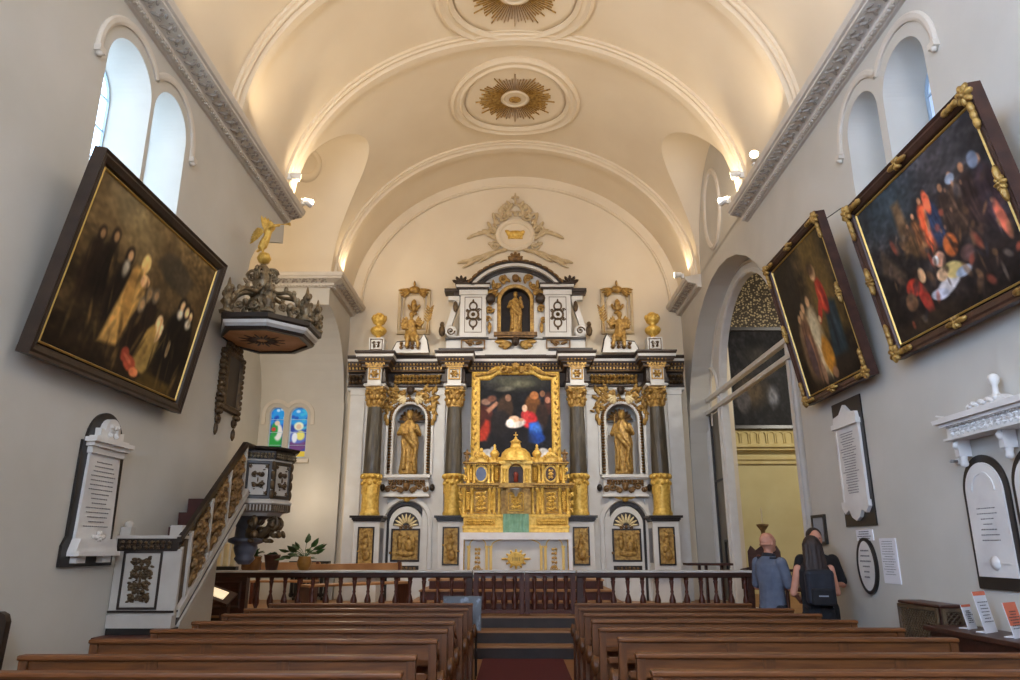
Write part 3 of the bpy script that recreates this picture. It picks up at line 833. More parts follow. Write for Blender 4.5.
# ------------------------------------------------------------------ communion rail
RLY = 12.65; RT = 1.245
BAL = [(.028, 0), (.04, .01), (.04, .05), (.026, .06), (.05, .13), (.055, .19), (.04, .25), (.022, .31), (.03, .34), (.022, .37), (.03, .46), (.04, .52), (.028, .54), (.04, .55), (.04, .58)]
def rail(x0, x1, label, panel=None):
    t = thing('communion_rail', label, 'altar rail', (x0, RLY, .54), None, 'communion rail sections')
    b = MB(); b.bx(x0, x1, RLY - .14, RLY + .14, RT - .035, RT); b.build('marble_top', 'marble_top', t, bevel=.006)
    b = MB(); b.bx(x0, x1, RLY - .1, RLY + .1, RT - .1, RT - .035); b.bx(x0, x1, RLY - .06, RLY + .06, RT - .12, RT - .1); b.build('top_rail', 'dark_wood', t, bevel=.006)
    b = MB(); b.bx(x0, x1, RLY - .06, RLY + .06, .54, .6); b.build('bottom_rail', 'dark_wood', t, bevel=.006)
    n = max(2, int((x1 - x0) / .225)); me = None
    xs = [x0 + (x1 - x0) * (i + .5) / n for i in range(n)]
    if panel: xs = [x for x in xs if x > panel]
    for x in xs:
        if me is None:
            b = MB(); b.lathe([(r, z * .525 / .58) for r, z in BAL], seg=10); me = b.build('baluster', 'red_wood', t, local=True); o = me
        else:
            o = me.copy(); COL.objects.link(o); o.parent = t
        o.location = (x - x0, 0, .06)
    for x in ((x0 + .05), (x1 - .05)):
        b = MB(); b.bx(x - .05, x + .05, RLY - .06, RLY + .06, .54, RT - .12); b.build('post', 'dark_wood', t, bevel=.006)
    if panel:
        b = MB(); b.bx(x0, panel, RLY - .08, RLY + .08, .54, RT - .1)
        b.build('end_panel', 'dark_wood', t)
        b = MB(T(((x0 + panel) / 2, RLY - .08, .86)) @ UVW_END); b.rectframe(panel - x0 - .2, .38, [(-.03, 0), (0, .02), (.03, 0)]); b.build('panel_moulding', 'dark_wood', t)
    return t
rail(-5.1, -.72, 'dark balustered altar rail with pale marble top, left of the gate', panel=-4.45)
rail(1.0, 3.9, 'dark balustered altar rail with pale marble top, right of the gate')
def gate(x0, x1, label):
    t = thing('rail_gate', label, 'gate', (x0, RLY, .54), None, 'altar rail gate leaves')
    b = MB(); b.bx(x0, x1, RLY - .14, RLY + .14, RT - .035, RT); b.build('marble_top', 'marble_top', t)
    for z, nm in ((.6, 'bottom_rail'), (RT - .07, 'top_rail')): b = MB(); b.bx(x0, x1, RLY - .035, RLY + .035, z - .03, z + .03); b.build(nm, 'red_wood', t, bevel=.004)
    for x in (x0 + .04, x1 - .04):
        b = MB(); b.bx(x - .04, x + .04, RLY - .045, RLY + .045, .56, RT - .035); b.build('stile', 'red_wood', t, bevel=.004)
    for i in range(4):
        x = x0 + (x1 - x0) * (i + .9) / 4.8
        b = MB(T((x, RLY, .625))); b.lathe([(r * 1.05, z * .54 / .58) for r, z in BAL], seg=12); b.build('baluster', 'red_wood', t)
gate(-.7, .135, 'balustered rail gate leaf at the aisle, the leaf nearer the pulpit')
gate(.145, .98, 'balustered rail gate leaf at the aisle, the leaf farther from the pulpit')

# poster board before the left front pew
t = thing('poster_board', 'blue-grey poster board standing before the left front pew by the aisle', 'sign board', (-.7, 9.98, 0))
b = MB(T((-.7, 9.98, .79)) @ UVW_END @ RX(-.15)); b.box((0, 0, -.012), (.5, .42, .02)); b.build('board', 'black', t)
b = MB(T((-.7, 9.98, .79)) @ UVW_END @ RX(-.15)); b.box((0, 0, .0), (.47, .39, .006)); b.build('poster_face', 'screen_blue', t)
for x in (-.88, -.52):
    b = MB(); b.tube([(x, 9.98, .6), (x, 10.02, 0)], .012); b.tube([(x, 10.03, .7), (x, 10.25, 0)], .012); b.build('leg', 'black', t)

# reading lectern with a lit page before the left end of the rail
t = thing('lectern', 'small dark lectern with a lit slanted page, below the pulpit stairs', 'lectern', (-4.62, 12.15, .18))
b = MB(); b.bx(-4.85, -4.4, 12.05, 12.35, .18, .24); b.bx(-4.68, -4.56, 12.14, 12.26, .24, .8); b.build('pedestal', 'dark_wood', t, bevel=.008)
M = T((-4.72, 12.1, .9)) @ Matrix.Rotation(.32, 4, 'Y') @ RX(.55)
b = MB(M); b.box((0, 0, -.02), (.5, .34, .03)); b.box((0, -.17, .01), (.5, .02, .05)); b.build('desk_board', 'dark_wood', t, bevel=.004)
b = MB(M); b.box((-.02, .02, .0), (.3, .18, .012)); b.build('lit_page', 'page_glow', t)  # lit look comes from the page's own emission, no lamp built
# ------------------------------------------------------------------ things standing on the rail
t = thing('candle_stand', 'three thick cream candles on a black base, on the rail under the pulpit', 'candles', (-4.85, RLY, RT))
b = MB(); b.bx(-5.07, -4.66, RLY - .06, RLY + .08, RT, RT + .06); b.build('base', 'black', t, bevel=.006)
for i, x in enumerate((-4.99, -4.865, -4.74)):
    b = MB(T((x, RLY, RT + .06))); b.lathe([(.05, 0), (.05, .02), (.042, .03), (.042, .36), (.036, .37), (.008, .365), (.006, .39), (0, .39)], seg=14); b.build('candle', 'cream', t)
def plant(name, x, y, z, pot, potm, label, leafm, n, L, lw, up, seed, droop=.5):
    R = random.Random(seed)
    t = thing(name, label, 'potted plant', (x, y, z), None, 'potted plants on the altar rail')
    b = MB(T((x, y, z))); b.lathe(pot, seg=18); b.build('pot', potm, t)
    ph = pot[-1][1]
    st = MB(T((x, y, z + ph - .03))); lf = MB(T((x, y, z + ph - .03)))
    for i in range(n):
        a = R.uniform(0, 2 * pi); l = L * R.uniform(.6, 1.1); el = R.uniform(.35, 1.35) if up else R.uniform(.1, 1.3)
        d = Vector((math.cos(a) * math.cos(el), math.sin(a) * math.cos(el), math.sin(el)))
        pts = [Vector((0, 0, 0)) + d * l * f + Vector((0, 0, -droop * l * f * f)) for f in (0, .35, .7, 1)]
        st.tube(pts, .005, 4)
        if lw > .06:   # broad leaves
            e = pts[-1]; q = d.copy(); q.z -= droop * 1.2; q.normalize()
            M = T(e) @ q.to_track_quat('X', 'Z').to_matrix().to_4x4() @ RX(R.uniform(-.7, .7))
            o = [(-.01, 0), (lw * .35, lw * .5), (lw * .9, lw * .42), (lw * 1.45, 0), (lw * .9, -lw * .42), (lw * .35, -lw * .5)]
            lf.at(M).add([(px, py, -abs(py) * .35 - px * px * .8) for px, py in o] + [(lw * .6, 0, .01)], [(i, (i + 1) % 6, 6) for i in range(6)], 0, True)
        else:          # fern fronds
            for f in range(2, 12):
                g = f / 11; p = d * l * g + Vector((0, 0, -droop * l * g * g)); sd = d.cross(Vector((0, 0, 1))).normalized()
                for s_ in (-1, 1):
                    w_ = lw * (1.2 - g) * 1.6
                    tip = p + sd * s_ * w_ + d * w_ * .4 + Vector((0, 0, -.01))
                    lf.add([tuple(p - d * .012), tuple(p + d * .012), tuple(tip + d * .004), tuple(tip - d * .004)], [(0, 1, 2, 3)], 0, True)
    st.build('stems', leafm, t); lf.build('foliage', leafm, t, recalc=False)
plant('potted_fern', -4.43, RLY, RT, [(.13, 0), (.15, .02), (.16, .2), (.17, .22), (.15, .22)], 'pot_tan', 'bushy green fern in a broad tan basket, nearest the pulpit', 'leaf', 60, .27, .05, True, 1, .35)
plant('potted_plant', -4.09, RLY + .02, RT, [(.09, 0), (.13, .22), (.14, .25), (.125, .25)], 'pot_dark', 'dark green leafy plant in a red-brown pot between fern and gold pot', 'leaf2', 14, .09, .055, True, 2, .15)
plant('potted_geranium', -3.54, RLY, RT, [(.07, 0), (.11, .06), (.12, .13), (.1, .2), (.11, .22), (.09, .22)], 'pot_gold', 'broad-leaved plant in a rounded gold pot, farthest from the pulpit', 'leaf', 20, .36, .13, True, 9, .35)
t = thing('radiator', 'dark slatted radiator against the wall behind the potted plants', 'radiator', (-4.4, 16.2, .54))
for i in range(9):
    b = MB(); x = -4.76 + i * .09; b.bx(x - .025, x + .025, 16.12, 16.24, .6, 1.3); b.build('column', 'black', t, bevel=.012)
b = MB(); b.bx(-4.83, -3.98, 16.1, 16.26, 1.28, 1.33); b.bx(-4.8, -4.0, 16.14, 16.22, .62, .68); b.bx(-4.72, -4.68, 16.14, 16.22, .54, .6); b.bx(-4.12, -4.08, 16.14, 16.22, .54, .6); b.build('frame', 'black', t)
# choir bench behind the rail
def bench(x0, y0, L, rz, label, name='choir_bench', m='step_wood'):
    t = thing(name, label, 'bench', (x0, y0, .54), (0, 0, rz), 'choir benches behind the rail')
    b = MB(); b.bx(0, L, -.2, .2, .4, .44); b.build('seat', m, t, local=True, bevel=.006)
    b = MB(); b.bx(0, L, .18, .21, .62, .78); b.build('backrest', m, t, local=True, bevel=.006)
    for x in (.06, L - .06):
        b = MB(); b.bx(x - .03, x + .03, -.2, .22, 0, .4); b.bx(x - .03, x + .03, .17, .22, .4, .8); b.build('bench_end', 'red_wood', t, local=True, bevel=.006)
bench(-3.75, 13.4, 2.2, .75, 'light wooden bench behind the altar rail, below the gold-potted plant')
bench(-5.3, 15.3, 1.3, .0, 'light wooden bench by the recess wall, behind the altar rail')

# ------------------------------------------------------------------ left wall: pulpit
PX, PY = -3.41, 9.62
t = thing('pulpit', 'white and gilded wooden pulpit with stairs, on the left wall', 'pulpit', (PX, PY, 0))
PU = t
b = MB(); b.bx(-3.94, -3.33, 7.42, 7.6, .98, 1.66, 0); b.bx(-3.94, -3.31, 7.4, 7.62, .86, .98, 0); b.bx(-3.94, -3.3, 7.4, 7.62, 1.0, 1.02, 1); b.bx(-3.94, -3.33, 7.42, 7.62, .0, .86, 2)
o = b.build('stair_door', ['pulpit_white', 'ebony', 'black'], t)
e = MB(T((-3.67, 7.42, 1.3)) @ UVW_END); e.rectframe(.34, .5, [(0, 0), (.005, .015), (.02, .015), (.025, 0)]); e.build('panel_frame', 'ebony', o)
e = MB(T((-3.67, 7.42, 1.3)) @ UVW_END); e.carve(.28, .44, 4, t=.014, dens=1.6); e.carve(.16, .42, 5, t=.012, dens=1.4); e.build('carved_ornament', 'dark_gilt', o)
b = MB(); b.bx(-3.95, -3.31, 7.39, 7.65, 1.69, 1.72, 0); b.bx(-3.94, -3.33, 7.41, 7.62, 1.57, 1.69, 1); b.bx(-3.93, -3.83, 7.42, 7.52, 1.72, 1.8, 0); b.ball((-3.88, 7.47, 1.82), .045); b.bx(-3.45, -3.33, 7.45, 7.6, 1.72, 1.82, 0)
b.build('door_cornice', ['pulpit_white', 'ebony'], t)
e = MB(T((-3.65, 7.41, 1.63)) @ UVW_END); e.carve(.52, .09, 6, t=.01); e.build('carved_frieze', 'dark_gilt', t)
# stairs
y0, z0, y1, z1 = 7.45, .93, 8.9, 2.12
b = MB()
for i in range(7):
    ya = 7.6 + i * .21; za = 1.15 + i * .17; b.bx(-3.93, -3.36, ya, ya + .23, za - .2, za, 0)
b.build('stair_treads', 'riser_red', t)
def slope(y): return z0 + (y - y0) * (z1 - z0) / (y1 - y0)
MP = T((-3.31, 0, 0)) @ UVW_LEFT      # stair side plane, faces +x
b = MB(MP); b.prism([(7.5, slope(7.5) - .02), (9.05, slope(9.05) - .02), (9.05, slope(9.05) + .06), (7.5, slope(7.5) + .06)], -.05, .03, 0); b.prism([(7.5, slope(7.5) - .09), (9.0, slope(9.0) - .09), (9.0, slope(9.0) - .02), (7.5, slope(7.5) - .02)], -.05, .01, 1); b.prism([(7.53, slope(7.53) - .13), (9.0, slope(9.0) - .13), (9.0, slope(9.0) - .09), (7.53, slope(7.53) - .09)], -.05, .03, 0)
b.build('stringer', ['pulpit_white', 'ebony'], t)
b = MB(MP); b.prism([(7.38, 1.65), (7.38, 1.7), (8.86, 2.85), (9.2, 2.85), (9.2, 2.79), (8.9, 2.79)], -.03, .02); b.build('handrail', 'ebony', t, bevel=.008)
b = MB(MP); b.prism([(7.42, slope(7.42) + .08), (8.92, slope(8.92) + .08), (8.92, 2.74), (7.42, 1.6)], -.03, -.01); b.build('balustrade_panel', 'dark_gilt', t)
for y in (7.43, 7.62, 8.05, 8.48, 8.9):
    b = MB(MP); b.prism([(y - .02, slope(y) + .06), (y + .02, slope(y) + .08), (y + .02, slope(y) + .7), (y - .02, slope(y) + .67)], -.03, .02); b.build('balustrade_upright', 'pulpit_white', t)
ang = math.atan2(z1 - z0, y1 - y0)
for i, yc in enumerate((7.83, 8.26, 8.69)):
    # sheared to follow the stairs
    b = MB(MP @ T((yc, slope(yc) + .38, -.01)) @ Matrix(((1, 0, 0, 0), (math.tan(ang), 1, 0, 0), (0, 0, 1, 0), (0, 0, 0, 1)))); b.carve(.4, .6, 20 + i, t=.022, dens=1.7); b.carve(.2, .6, 25 + i, t=.018, dens=1.5)
    b.build('carved_balustrade', 'bronze', t)
# tub, open on the stair side
R8 = .46; AP = R8 * math.cos(pi / 8); WD = 2 * R8 * math.sin(pi / 8)
def octa(r, z, off=0): return [(PX + r * math.cos(off + i * pi / 4), PY + r * math.sin(off + i * pi / 4), z) for i in range(8)]
def octprism(b, rings, m=0):
    vs = sum([octa(r, z) for r, z in rings], []); k = len(rings)
    b.add(vs, [(a * 8 + i, a * 8 + (i + 1) % 8, (a + 1) * 8 + (i + 1) % 8, (a + 1) * 8 + i) for a in range(k - 1) for i in range(8)] + [tuple(range(8))[::-1], tuple(range((k - 1) * 8, k * 8))], m)
OUT = (0, 1, 6, 7)
side = [(PX + R8 * math.cos(a), PY + R8 * math.sin(a)) for a in [-pi / 2 + i * pi / 4 for i in range(5)]]
b = MB(); b.sweep(side, [(-.03, 2.16), (-.03, 2.7), (0, 2.7), (0, 2.16), (-.03, 2.16)]); b.build('tub', 'pulpit_white', t)
b = MB(); b.sweep(side, [(-.05, 2.68), (.02, 2.69), (.03, 2.79), (.08, 2.81), (.09, 2.84), (-.06, 2.85), (-.05, 2.68)]); b.build('tub_top_rail', 'ebony', t)
b = MB(); octprism(b, [(R8 + .03, 2.17), (R8 + .04, 2.14), (R8 + .01, 2.12), (R8 + .01, 2.05), (R8 - .06, 2.03), (R8 - .1, 1.99)]); b.build('tub_base_moulding', 'pulpit_white', t)
for k in OUT:
    a = k * pi / 4 + pi / 8; nx, ny = math.cos(a), math.sin(a)
    M = Matrix(((-ny, 0, nx, PX + AP * nx), (nx, 0, ny, PY + AP * ny), (0, 1, 0, 2.43), (0, 0, 0, 1)))
    b = MB(M); b.rectframe(WD - .1, .4, [(-.012, 0), (0, .012), (.03, .012), (.035, 0)]); p = b.build('panel', 'ebony', t)
    b = MB(M)
    b.carve(WD - .17, .28, 31, t=.014)
    for sx in (-1, 1):
        for sy in (-1, 1): b.rosette((sx * (WD / 2 - .075), sy * .165), .03, 5, .008)
    b.build('carved_ornament', 'dark_gilt', p)
    b = MB(M @ T((0, .3, .03))); b.carve(WD, .07, 40, t=.01); b.build('carved_frieze', 'silvery', p)
    b = MB(M)
    for q in range(9): b.lathe([(.012, -.04), (.012, .04)], (-WD / 2 + WD * (q + .5) / 9, -.345, .015), 6, axis='y')
    b.build('fluted_band', 'dark_gilt', p)
    b = MB(Matrix(((-ny, 0, nx, PX + R8 * math.cos(a + pi / 8)), (nx, 0, ny, PY + R8 * math.sin(a + pi / 8)), (0, 1, 0, 2.43), (0, 0, 0, 1))))
    for q in range(4): b.ball((0, -.18 + q * .12, 0), (.03, .065, .025), 8, 5)
    b.build('carved_pilaster', 'dark_gilt', p)
# hanging base
HX, HY = PX - .05, PY
b = MB(T((HX, HY, 0))); b.lathe([(.07, 1.4), (.1, 1.43), (.13, 1.47), (.11, 1.5), (.13, 1.54), (.15, 1.6), (.14, 1.64), (.22, 1.67), (.23, 1.71), (.15, 1.74), (.14, 1.86), (.2, 1.94), (.27, 1.985), (.27, 1.99)], seg=24); b.build('pendant_base', 'grey_marble', t)
for k in (-2, -1, 0):
    a = k * pi / 4 + pi / 8 + .2; M = Matrix(((math.cos(a), 0, math.sin(a), HX), (math.sin(a), 0, -math.cos(a), HY), (0, 1, 0, 0), (0, 0, 0, 1)))
    b = MB(M)
    b.scroll((.36, 1.89), .085, 1.4, pi / 2, -1, .03, 0, 6); b.scroll((.2, 1.8), .07, 1.4, -pi / 2, 1, .026, 0, 6); b.tube([(.15, 1.74, .03), (.24, 1.76, .04), (.3, 1.82, .04), (.4, 1.97, .03)], [.03, .045, .045, .03], 7)
    for (x, y, q) in ((.28, 1.93, .4), (.16, 1.88, 1.2), (.33, 1.78, -.5), (.24, 1.7, -.2), (.44, 1.82, -1.2)): b.leafb((x, y), q, .11, .06, .04)
    b.build('scroll_bracket', 'dark_gilt', t)
# approach steps
b = MB()
for ya, yb, za in ((7.2, 7.39, .8), (6.99, 7.2, .66)):
    b.bx(-3.94, -3.14, ya - .02, yb, za - .03, za); b.bx(-3.93, -3.16, ya, yb, 0, za - .03)
tag(b.build('step_box', 'red_wood', bevel=.006), 'brown wooden steps in front of the pulpit stair door', 'steps')
# sounding board
CX, CY, CR = -3.46, 9.5, .7
t = thing('sounding_board', 'carved octagonal sounding board hanging over the pulpit', 'pulpit canopy', (CX, CY, 4.3))
def oct2(b, rings, m=0):
    vs = []
    for r, z in rings: vs += [(max(-3.925, CX + r * math.cos(pi / 8 + i * pi / 4)), CY + r * math.sin(pi / 8 + i * pi / 4), z) for i in range(8)]
    k = len(rings)
    b.add(vs, [(a * 8 + i, a * 8 + (i + 1) % 8, (a + 1) * 8 + (i + 1) % 8, (a + 1) * 8 + i) for a in range(k - 1) for i in range(8)] + [tuple(range(8))[::-1], tuple(range((k - 1) * 8, k * 8))], m)
b = MB(); oct2(b, [(CR - .1, 4.33), (CR - .09, 4.3), (CR - .02, 4.3), (CR, 4.34)], 0); oct2(b, [(CR - .02, 4.34), (CR + .03, 4.38), (CR + .04, 4.42)], 1); oct2(b, [(CR + .04, 4.42), (CR + .08, 4.44), (CR + .08, 4.5), (CR - .1, 4.53)], 0)
b.build('cornice', ['ebony', 'white'], t)
b = MB(); oct2(b, [(CR - .1, 4.335), (CR - .1, 4.325)]); b.build('soffit', 'tan_panel', t)
b = MB(T((CX, CY, 4.325)) @ RX(pi)); R = random.Random(5)
for i in range(24): b.leafb((.06 * math.cos(i * pi / 12), .06 * math.sin(i * pi / 12)), i * pi / 12, .16 if i % 2 else .26, .035, .006)
b.build('soffit_rosette', 'frame_red', t)
b = MB(T((CX - .02, CY, 4.5)))
for k in range(8):
    a = pi / 8 + k * pi / 4
    ex, ey = max(-.42, .64 * math.cos(a)), .64 * math.sin(a)
    pts = [(ex * (1 - f) , ey * (1 - f), .06 + .62 * f ** .6 + .08 * math.sin(f * pi * 2)) for f in [i / 9 for i in range(10)]]
    b.tube(pts, [.035, .03, .03, .035, .03, .026, .03, .03, .03, .025], 6)
    for f in (.12, .3, .5):
        p = pts[int(f * 9)]; b.ball((p[0], p[1], p[2] + .04), (.035, .035, .05), 6, 4)
b.build('crown_scrolls', 'silvery', t)
b = MB(T((CX - .09, CY, 4.5)) @ Matrix.Scale(.95, 4))
b.lathe([(.2, .0), (.17, .1), (.09, .18), (.1, .3), (.13, .4), (.07, .48), (.1, .6), (.13, .74), (.11, .9), (.06, .96), (.03, .99)], seg=16, mod=lambda a, h: 1 + .16 * math.cos(6 * a + h * 9))
for d in range(4):
    e = b.at(RZ(d * pi / 2) @ UVW_END)
    for sx in (-1, 1):
        e.scroll((sx * .14, .82), .1, 1.4, 0, sx, .022); e.scroll((sx * .12, .56), .08, 1.3, 1, -sx, .02); e.scroll((sx * .16, .3), .1, 1.3, 2, sx, .022); e.leafb((sx * .08, .82), 1.2 if sx > 0 else 1.94, .12, .05, .02); e.leafb((sx * .2, .68), .9 if sx > 0 else 2.2, .12, .05, .02)
b.build('crown_finial', 'silvery', t)
for k in range(8):
    a = pi / 8 + k * pi / 4
    if math.cos(a) < -.8: continue
    x, y = max(-3.8, CX + .7 * math.cos(a)), CY + .7 * math.sin(a)
    b = MB(T((x, y, 4.51))); b.lathe([(.09, 0), (.1, .03), (.05, .06), (.045, .1), (.09, .15), (.05, .22), (.035, .27), (.06, .33), (.03, .38), (.012, .48), (0, .5)], seg=10)
    for q in range(7): b.ball((.06 * math.cos(q * 2.3), .06 * math.sin(q * 2.3), .1 + .045 * q), (.035, .035, .05), 6, 4)
    b.build('corner_finial', 'silvery', t)
    a2 = a + pi / 8
    x, y = max(-3.8, CX + .68 * math.cos(a2)), CY + .68 * math.sin(a2)
    M = Matrix(((-math.sin(a2), 0, math.cos(a2), x), (math.cos(a2), 0, math.sin(a2), y), (0, 1, 0, 4.58), (0, 0, 0, 1)))
    b = MB(M); b.scroll((-.1, .02), .06, 1.3, 0, 1, .015); b.scroll((.1, .02), .06, 1.3, pi, -1, .015); b.cherub((0, .05), .05, 0, 0); b.build('crest', 'silvery', t)
# angel blowing a trumpet, on a ball above the sounding board
def statue_robe(b, secs, folds=7, amp=.09, seg=28, tw=.0):
    vs = []; n = len(secs)
    for k, (z, rx, ry, cx, cy) in enumerate(secs):
        for i in range(seg):
            a = 2 * pi * i / seg; q = 1 + amp * math.sin(folds * a + 2.1 * k * tw + .8 * math.sin(3 * a))
            vs.append((cx + rx * q * math.cos(a), cy + ry * q * math.sin(a), z))
    fs = [(k * seg + i, k * seg + (i + 1) % seg, (k + 1) * seg + (i + 1) % seg, (k + 1) * seg + i) for k in range(n - 1) for i in range(seg)]
    b.add(vs, fs + [tuple(range(seg))[::-1], tuple(range((n - 1) * seg, n * seg))], 0, True)
AX, AY, AZ = CX - .09, CY, 5.45
t = thing('angel_statue', 'gilded angel with raised wings and trumpet, on top of the sounding board', 'statue', (AX, AY, AZ))
b = MB(T((AX, AY, AZ))); b.lathe([(.0, .0), (.07, .02), (.1, .08), (.07, .15), (0, .17)], seg=16); b.build('ball', 'gold', t)
b = MB(T((AX, AY, AZ + .12)) @ Matrix.Scale(.85, 4))
statue_robe(b, [(.1, .03, .03, -.06, 0), (.15, .07, .06, -.05, 0), (.25, .07, .06, -.02, 0), (.36, .055, .05, .02, 0), (.46, .06, .05, .03, 0), (.52, .03, .03, .04, 0)], 6, .14)
b.ball((.055, 0, .57), (.05, .045, .055)); b.limb([(.06, -.05, .48), (.14, -.08, .5), (.22, -.04, .53)], [.025, .022, .018]); b.limb([(.04, .06, .48), (-.04, .12, .44), (-.1, .15, .5)], [.025, .022, .018]); b.limb([(-.04, -.02, .14), (-.02, -.01, .04)], [.03, .02]); b.limb([(-.04, .03, .16), (-.14, .04, .1)], [.03, .02])
b.build('figure', 'gold', t, remesh=.012)
b = MB(T((AX, AY, AZ + .12)) @ Matrix.Scale(.85, 4)); b.tube([(.1, -.02, .56), (.3, -.02, .565), (.36, -.02, .567), (.39, -.02, .568)], [.007, .008, .016, .035], 8); b.build('trumpet', 'gold', t)
for s_, (wa, wb) in ((1, (1.75, .5)), (-1, (2.6, .1))):
    b = MB(T((AX - .02, AY + .05 * s_, AZ + .47)) @ Matrix.Scale(.8, 4) @ RZ(.5 * s_) @ UVW_END)
    for k in range(7): b.leafb((0, 0), (1.9 - .17 * k) if s_ > 0 else (3.6 - .16 * k), .38 - .025 * k, .075, .014)
    b.build('wing', 'gold', t)
# carved frame on the wall behind the pulpit
t = thing('carved_wall_frame', 'narrow dark carved frame on the left wall beneath the sounding board', 'wall panel', (-W, 9.72, 3.8))
M = ML @ T((9.72, 3.8, 0)) 
b = MB(M); b.box((0, 0, .03), (.46, .72, .05)); b.build('panel', 'ebony', t)
b = MB(M); b.rectframe(.46, .72, [(-.03, .05), (0, .09), (.05, .07), (.06, 0)]); b.build('frame', 'dark_gilt', t)
b = MB(M)
for sx in (-1, 1): b.carve(.12, .9, 51, t=.03, c=(sx * .31, -.05)); b.scroll((sx * .28, -.55), .07, 1.4, 0, sx, .025); b.leafb((sx * .3, -.6), -pi / 2, .18, .08, .03)
b.carve(.5, .14, 52, t=.03, c=(0, .45)); b.build('carved_edge', 'dark_gilt', t)

# ------------------------------------------------------------------ memorial tablets 
t = thing('memorial_tablet', 'tall white marble memorial on an arched black backing, left wall', 'memorial', (-W, 6.9, 2.1))
M = ML @ T((6.9, 0, 0))
b = MB(M); b.prism([(-.42, 1.44), (.42, 1.44), (.42, 1.56), (.37, 1.62), (.36, 2.55)] + arc(0, 2.54, .31, 0, pi, 16)[1:] + [(-.36, 2.55), (-.37, 1.7), (-.42, 1.62)], 0.005, .03); b.build('backing', 'black', t)
b = MB(M); b.prism([(-.29, 1.62), (.29, 1.62), (.26, 2.44), (-.26, 2.44)], .03, .055); b.build('inscription_slab', 'marble_white', t)
b = MB(M @ T((0, 2.08, .056))); lettering(b, .42, .62, 15, 3, th=.008); b.build('lettering', 'ink', t)
b = MB(M); b.bx(-.28, .28, 2.44, 2.5, .03, .08); b.bx(-.31, .31, 2.5, 2.54, .03, .11); b.bx(-.34, .34, 2.54, 2.58, .03, .14); b.bx(-.28, .28, 2.58, 2.6, .03, .11)
b.prism([(-.2, 2.6), (.2, 2.6), (.2, 2.68)] + arc(0, 2.66, .13, 0, pi, 12) + [(-.2, 2.68)], .03, .09); b.build('cornice', 'marble_white', t)
b = MB(M @ T((0, 2.67, .09))); b.carve(.2, .15, 3, t=.012); b.build('carved_crest', 'marble_white', t)
b = MB(M); b.bx(-.34, .34, 1.53, 1.57, .03, .14); b.prism([(-.34, 1.57), (.34, 1.57), (.29, 1.68), (-.29, 1.68)], .03, .11); b.bx(-.28, -.14, 1.47, 1.53, .03, .09); b.bx(.14, .28, 1.47, 1.53, .03, .09); b.build('shelf', 'marble_white', t)
b = MB(M @ T((0, 1.68, .09))); b.rosette((0, .02), .06, 6, .02); b.leafb((0, .0), .2, .12, .05); b.leafb((0, 0), pi - .2, .12, .05); b.build('carved_flower', 'marble_white', t)

MRp = lambda y: MR @ T((-y, 0, 0))
t = thing('memorial_tablet', 'tall white marble memorial on a rectangular black slab, above the oval plaque', 'memorial', (W, 8.56, 2.56))
M = MRp(8.56)
b = MB(M); b.bx(-.38, .38, 1.84, 3.3, 0.005, .02); b.build('backing', 'black', t)
b = MB(M); b.bx(-.27, .27, 2.12, 2.98, .02, .045); b.build('inscription_slab', 'marble_white', t)
for x in (-.29, .29):
    b = MB(M); b.bx(x - .02, x + .02, 2.1, 3.0, .02, .05); b.build('side_pilaster', 'marble_white', t)
b = MB(M @ T((0, 2.56, .046))); lettering(b, .42, .72, 24, 5, th=.009); b.build('lettering', 'ink', t)
b = MB(M); b.bx(-.33, .33, 2.98, 3.04, .02, .08); b.prism([(-.31, 3.04), (.31, 3.04), (.29, 3.12), (.13, 3.14), (.0, 3.24), (-.13, 3.14), (-.29, 3.12)], .02, .06); b.build('pediment', 'marble_white', t)
b = MB(M); b.prism([(-.34, 2.12), (-.34, 2.05), (-.26, 1.98), (-.16, 2.02), (-.1, 1.94), (0, 1.9), (.1, 1.94), (.16, 2.02), (.26, 1.98), (.34, 2.05), (.34, 2.12)], .02, .06); b.build('apron', 'marble_white', t)
b = MB(MRp(8.52)); b.bx(-.2, .2, 1.68, 1.8, 0, .012, 0); o = tag(b.build('wall_label', 'paper'), 'small printed white label under the black-backed marble memorial', 'label')
b = MB(MRp(8.52) @ T((0, 1.74, .013))); lettering(b, .34, .1, 4, 7, th=.009); b.build('lettering', 'ink_dark', o)
t = thing('oval_plaque', 'white oval plaque with a black rim, on the right wall', 'plaque', (W, 8.52, 1.41))
M = MRp(8.52) @ T((0, 1.41, 0))
b = MB(M); b.prism([(.205 * math.cos(2 * pi * i / 48), .28 * math.sin(2 * pi * i / 48)) for i in range(48)], 0, .03); b.build('plate', 'marble_white', t)
b = MB(M); b.sweep([(.21 * math.cos(-2 * pi * i / 48), .285 * math.sin(-2 * pi * i / 48)) for i in range(48)], [(.018, 0.003), (.018, .035), (-.018, .035), (-.018, 0.003)], True); b.build('rim', 'black', t)
b = MB(M @ T((0, .02, .032))); lettering(b, .28, .34, 6, 9, th=.016, fill=.6); b.build('lettering', 'ink', t)
t = tag(MB(MRp(8.02) @ T((0, 1.47, 0))).bx(-.17, .17, -.23, .23, 0, .012).build('wall_notice', 'paper'), 'pale printed notice sheet on the wall right of the oval plaque', 'notice')
b = MB(MRp(8.02) @ T((0, 1.5, .013))); lettering(b, .28, .36, 14, 11, th=.006); b.build('lettering', 'ink', t)
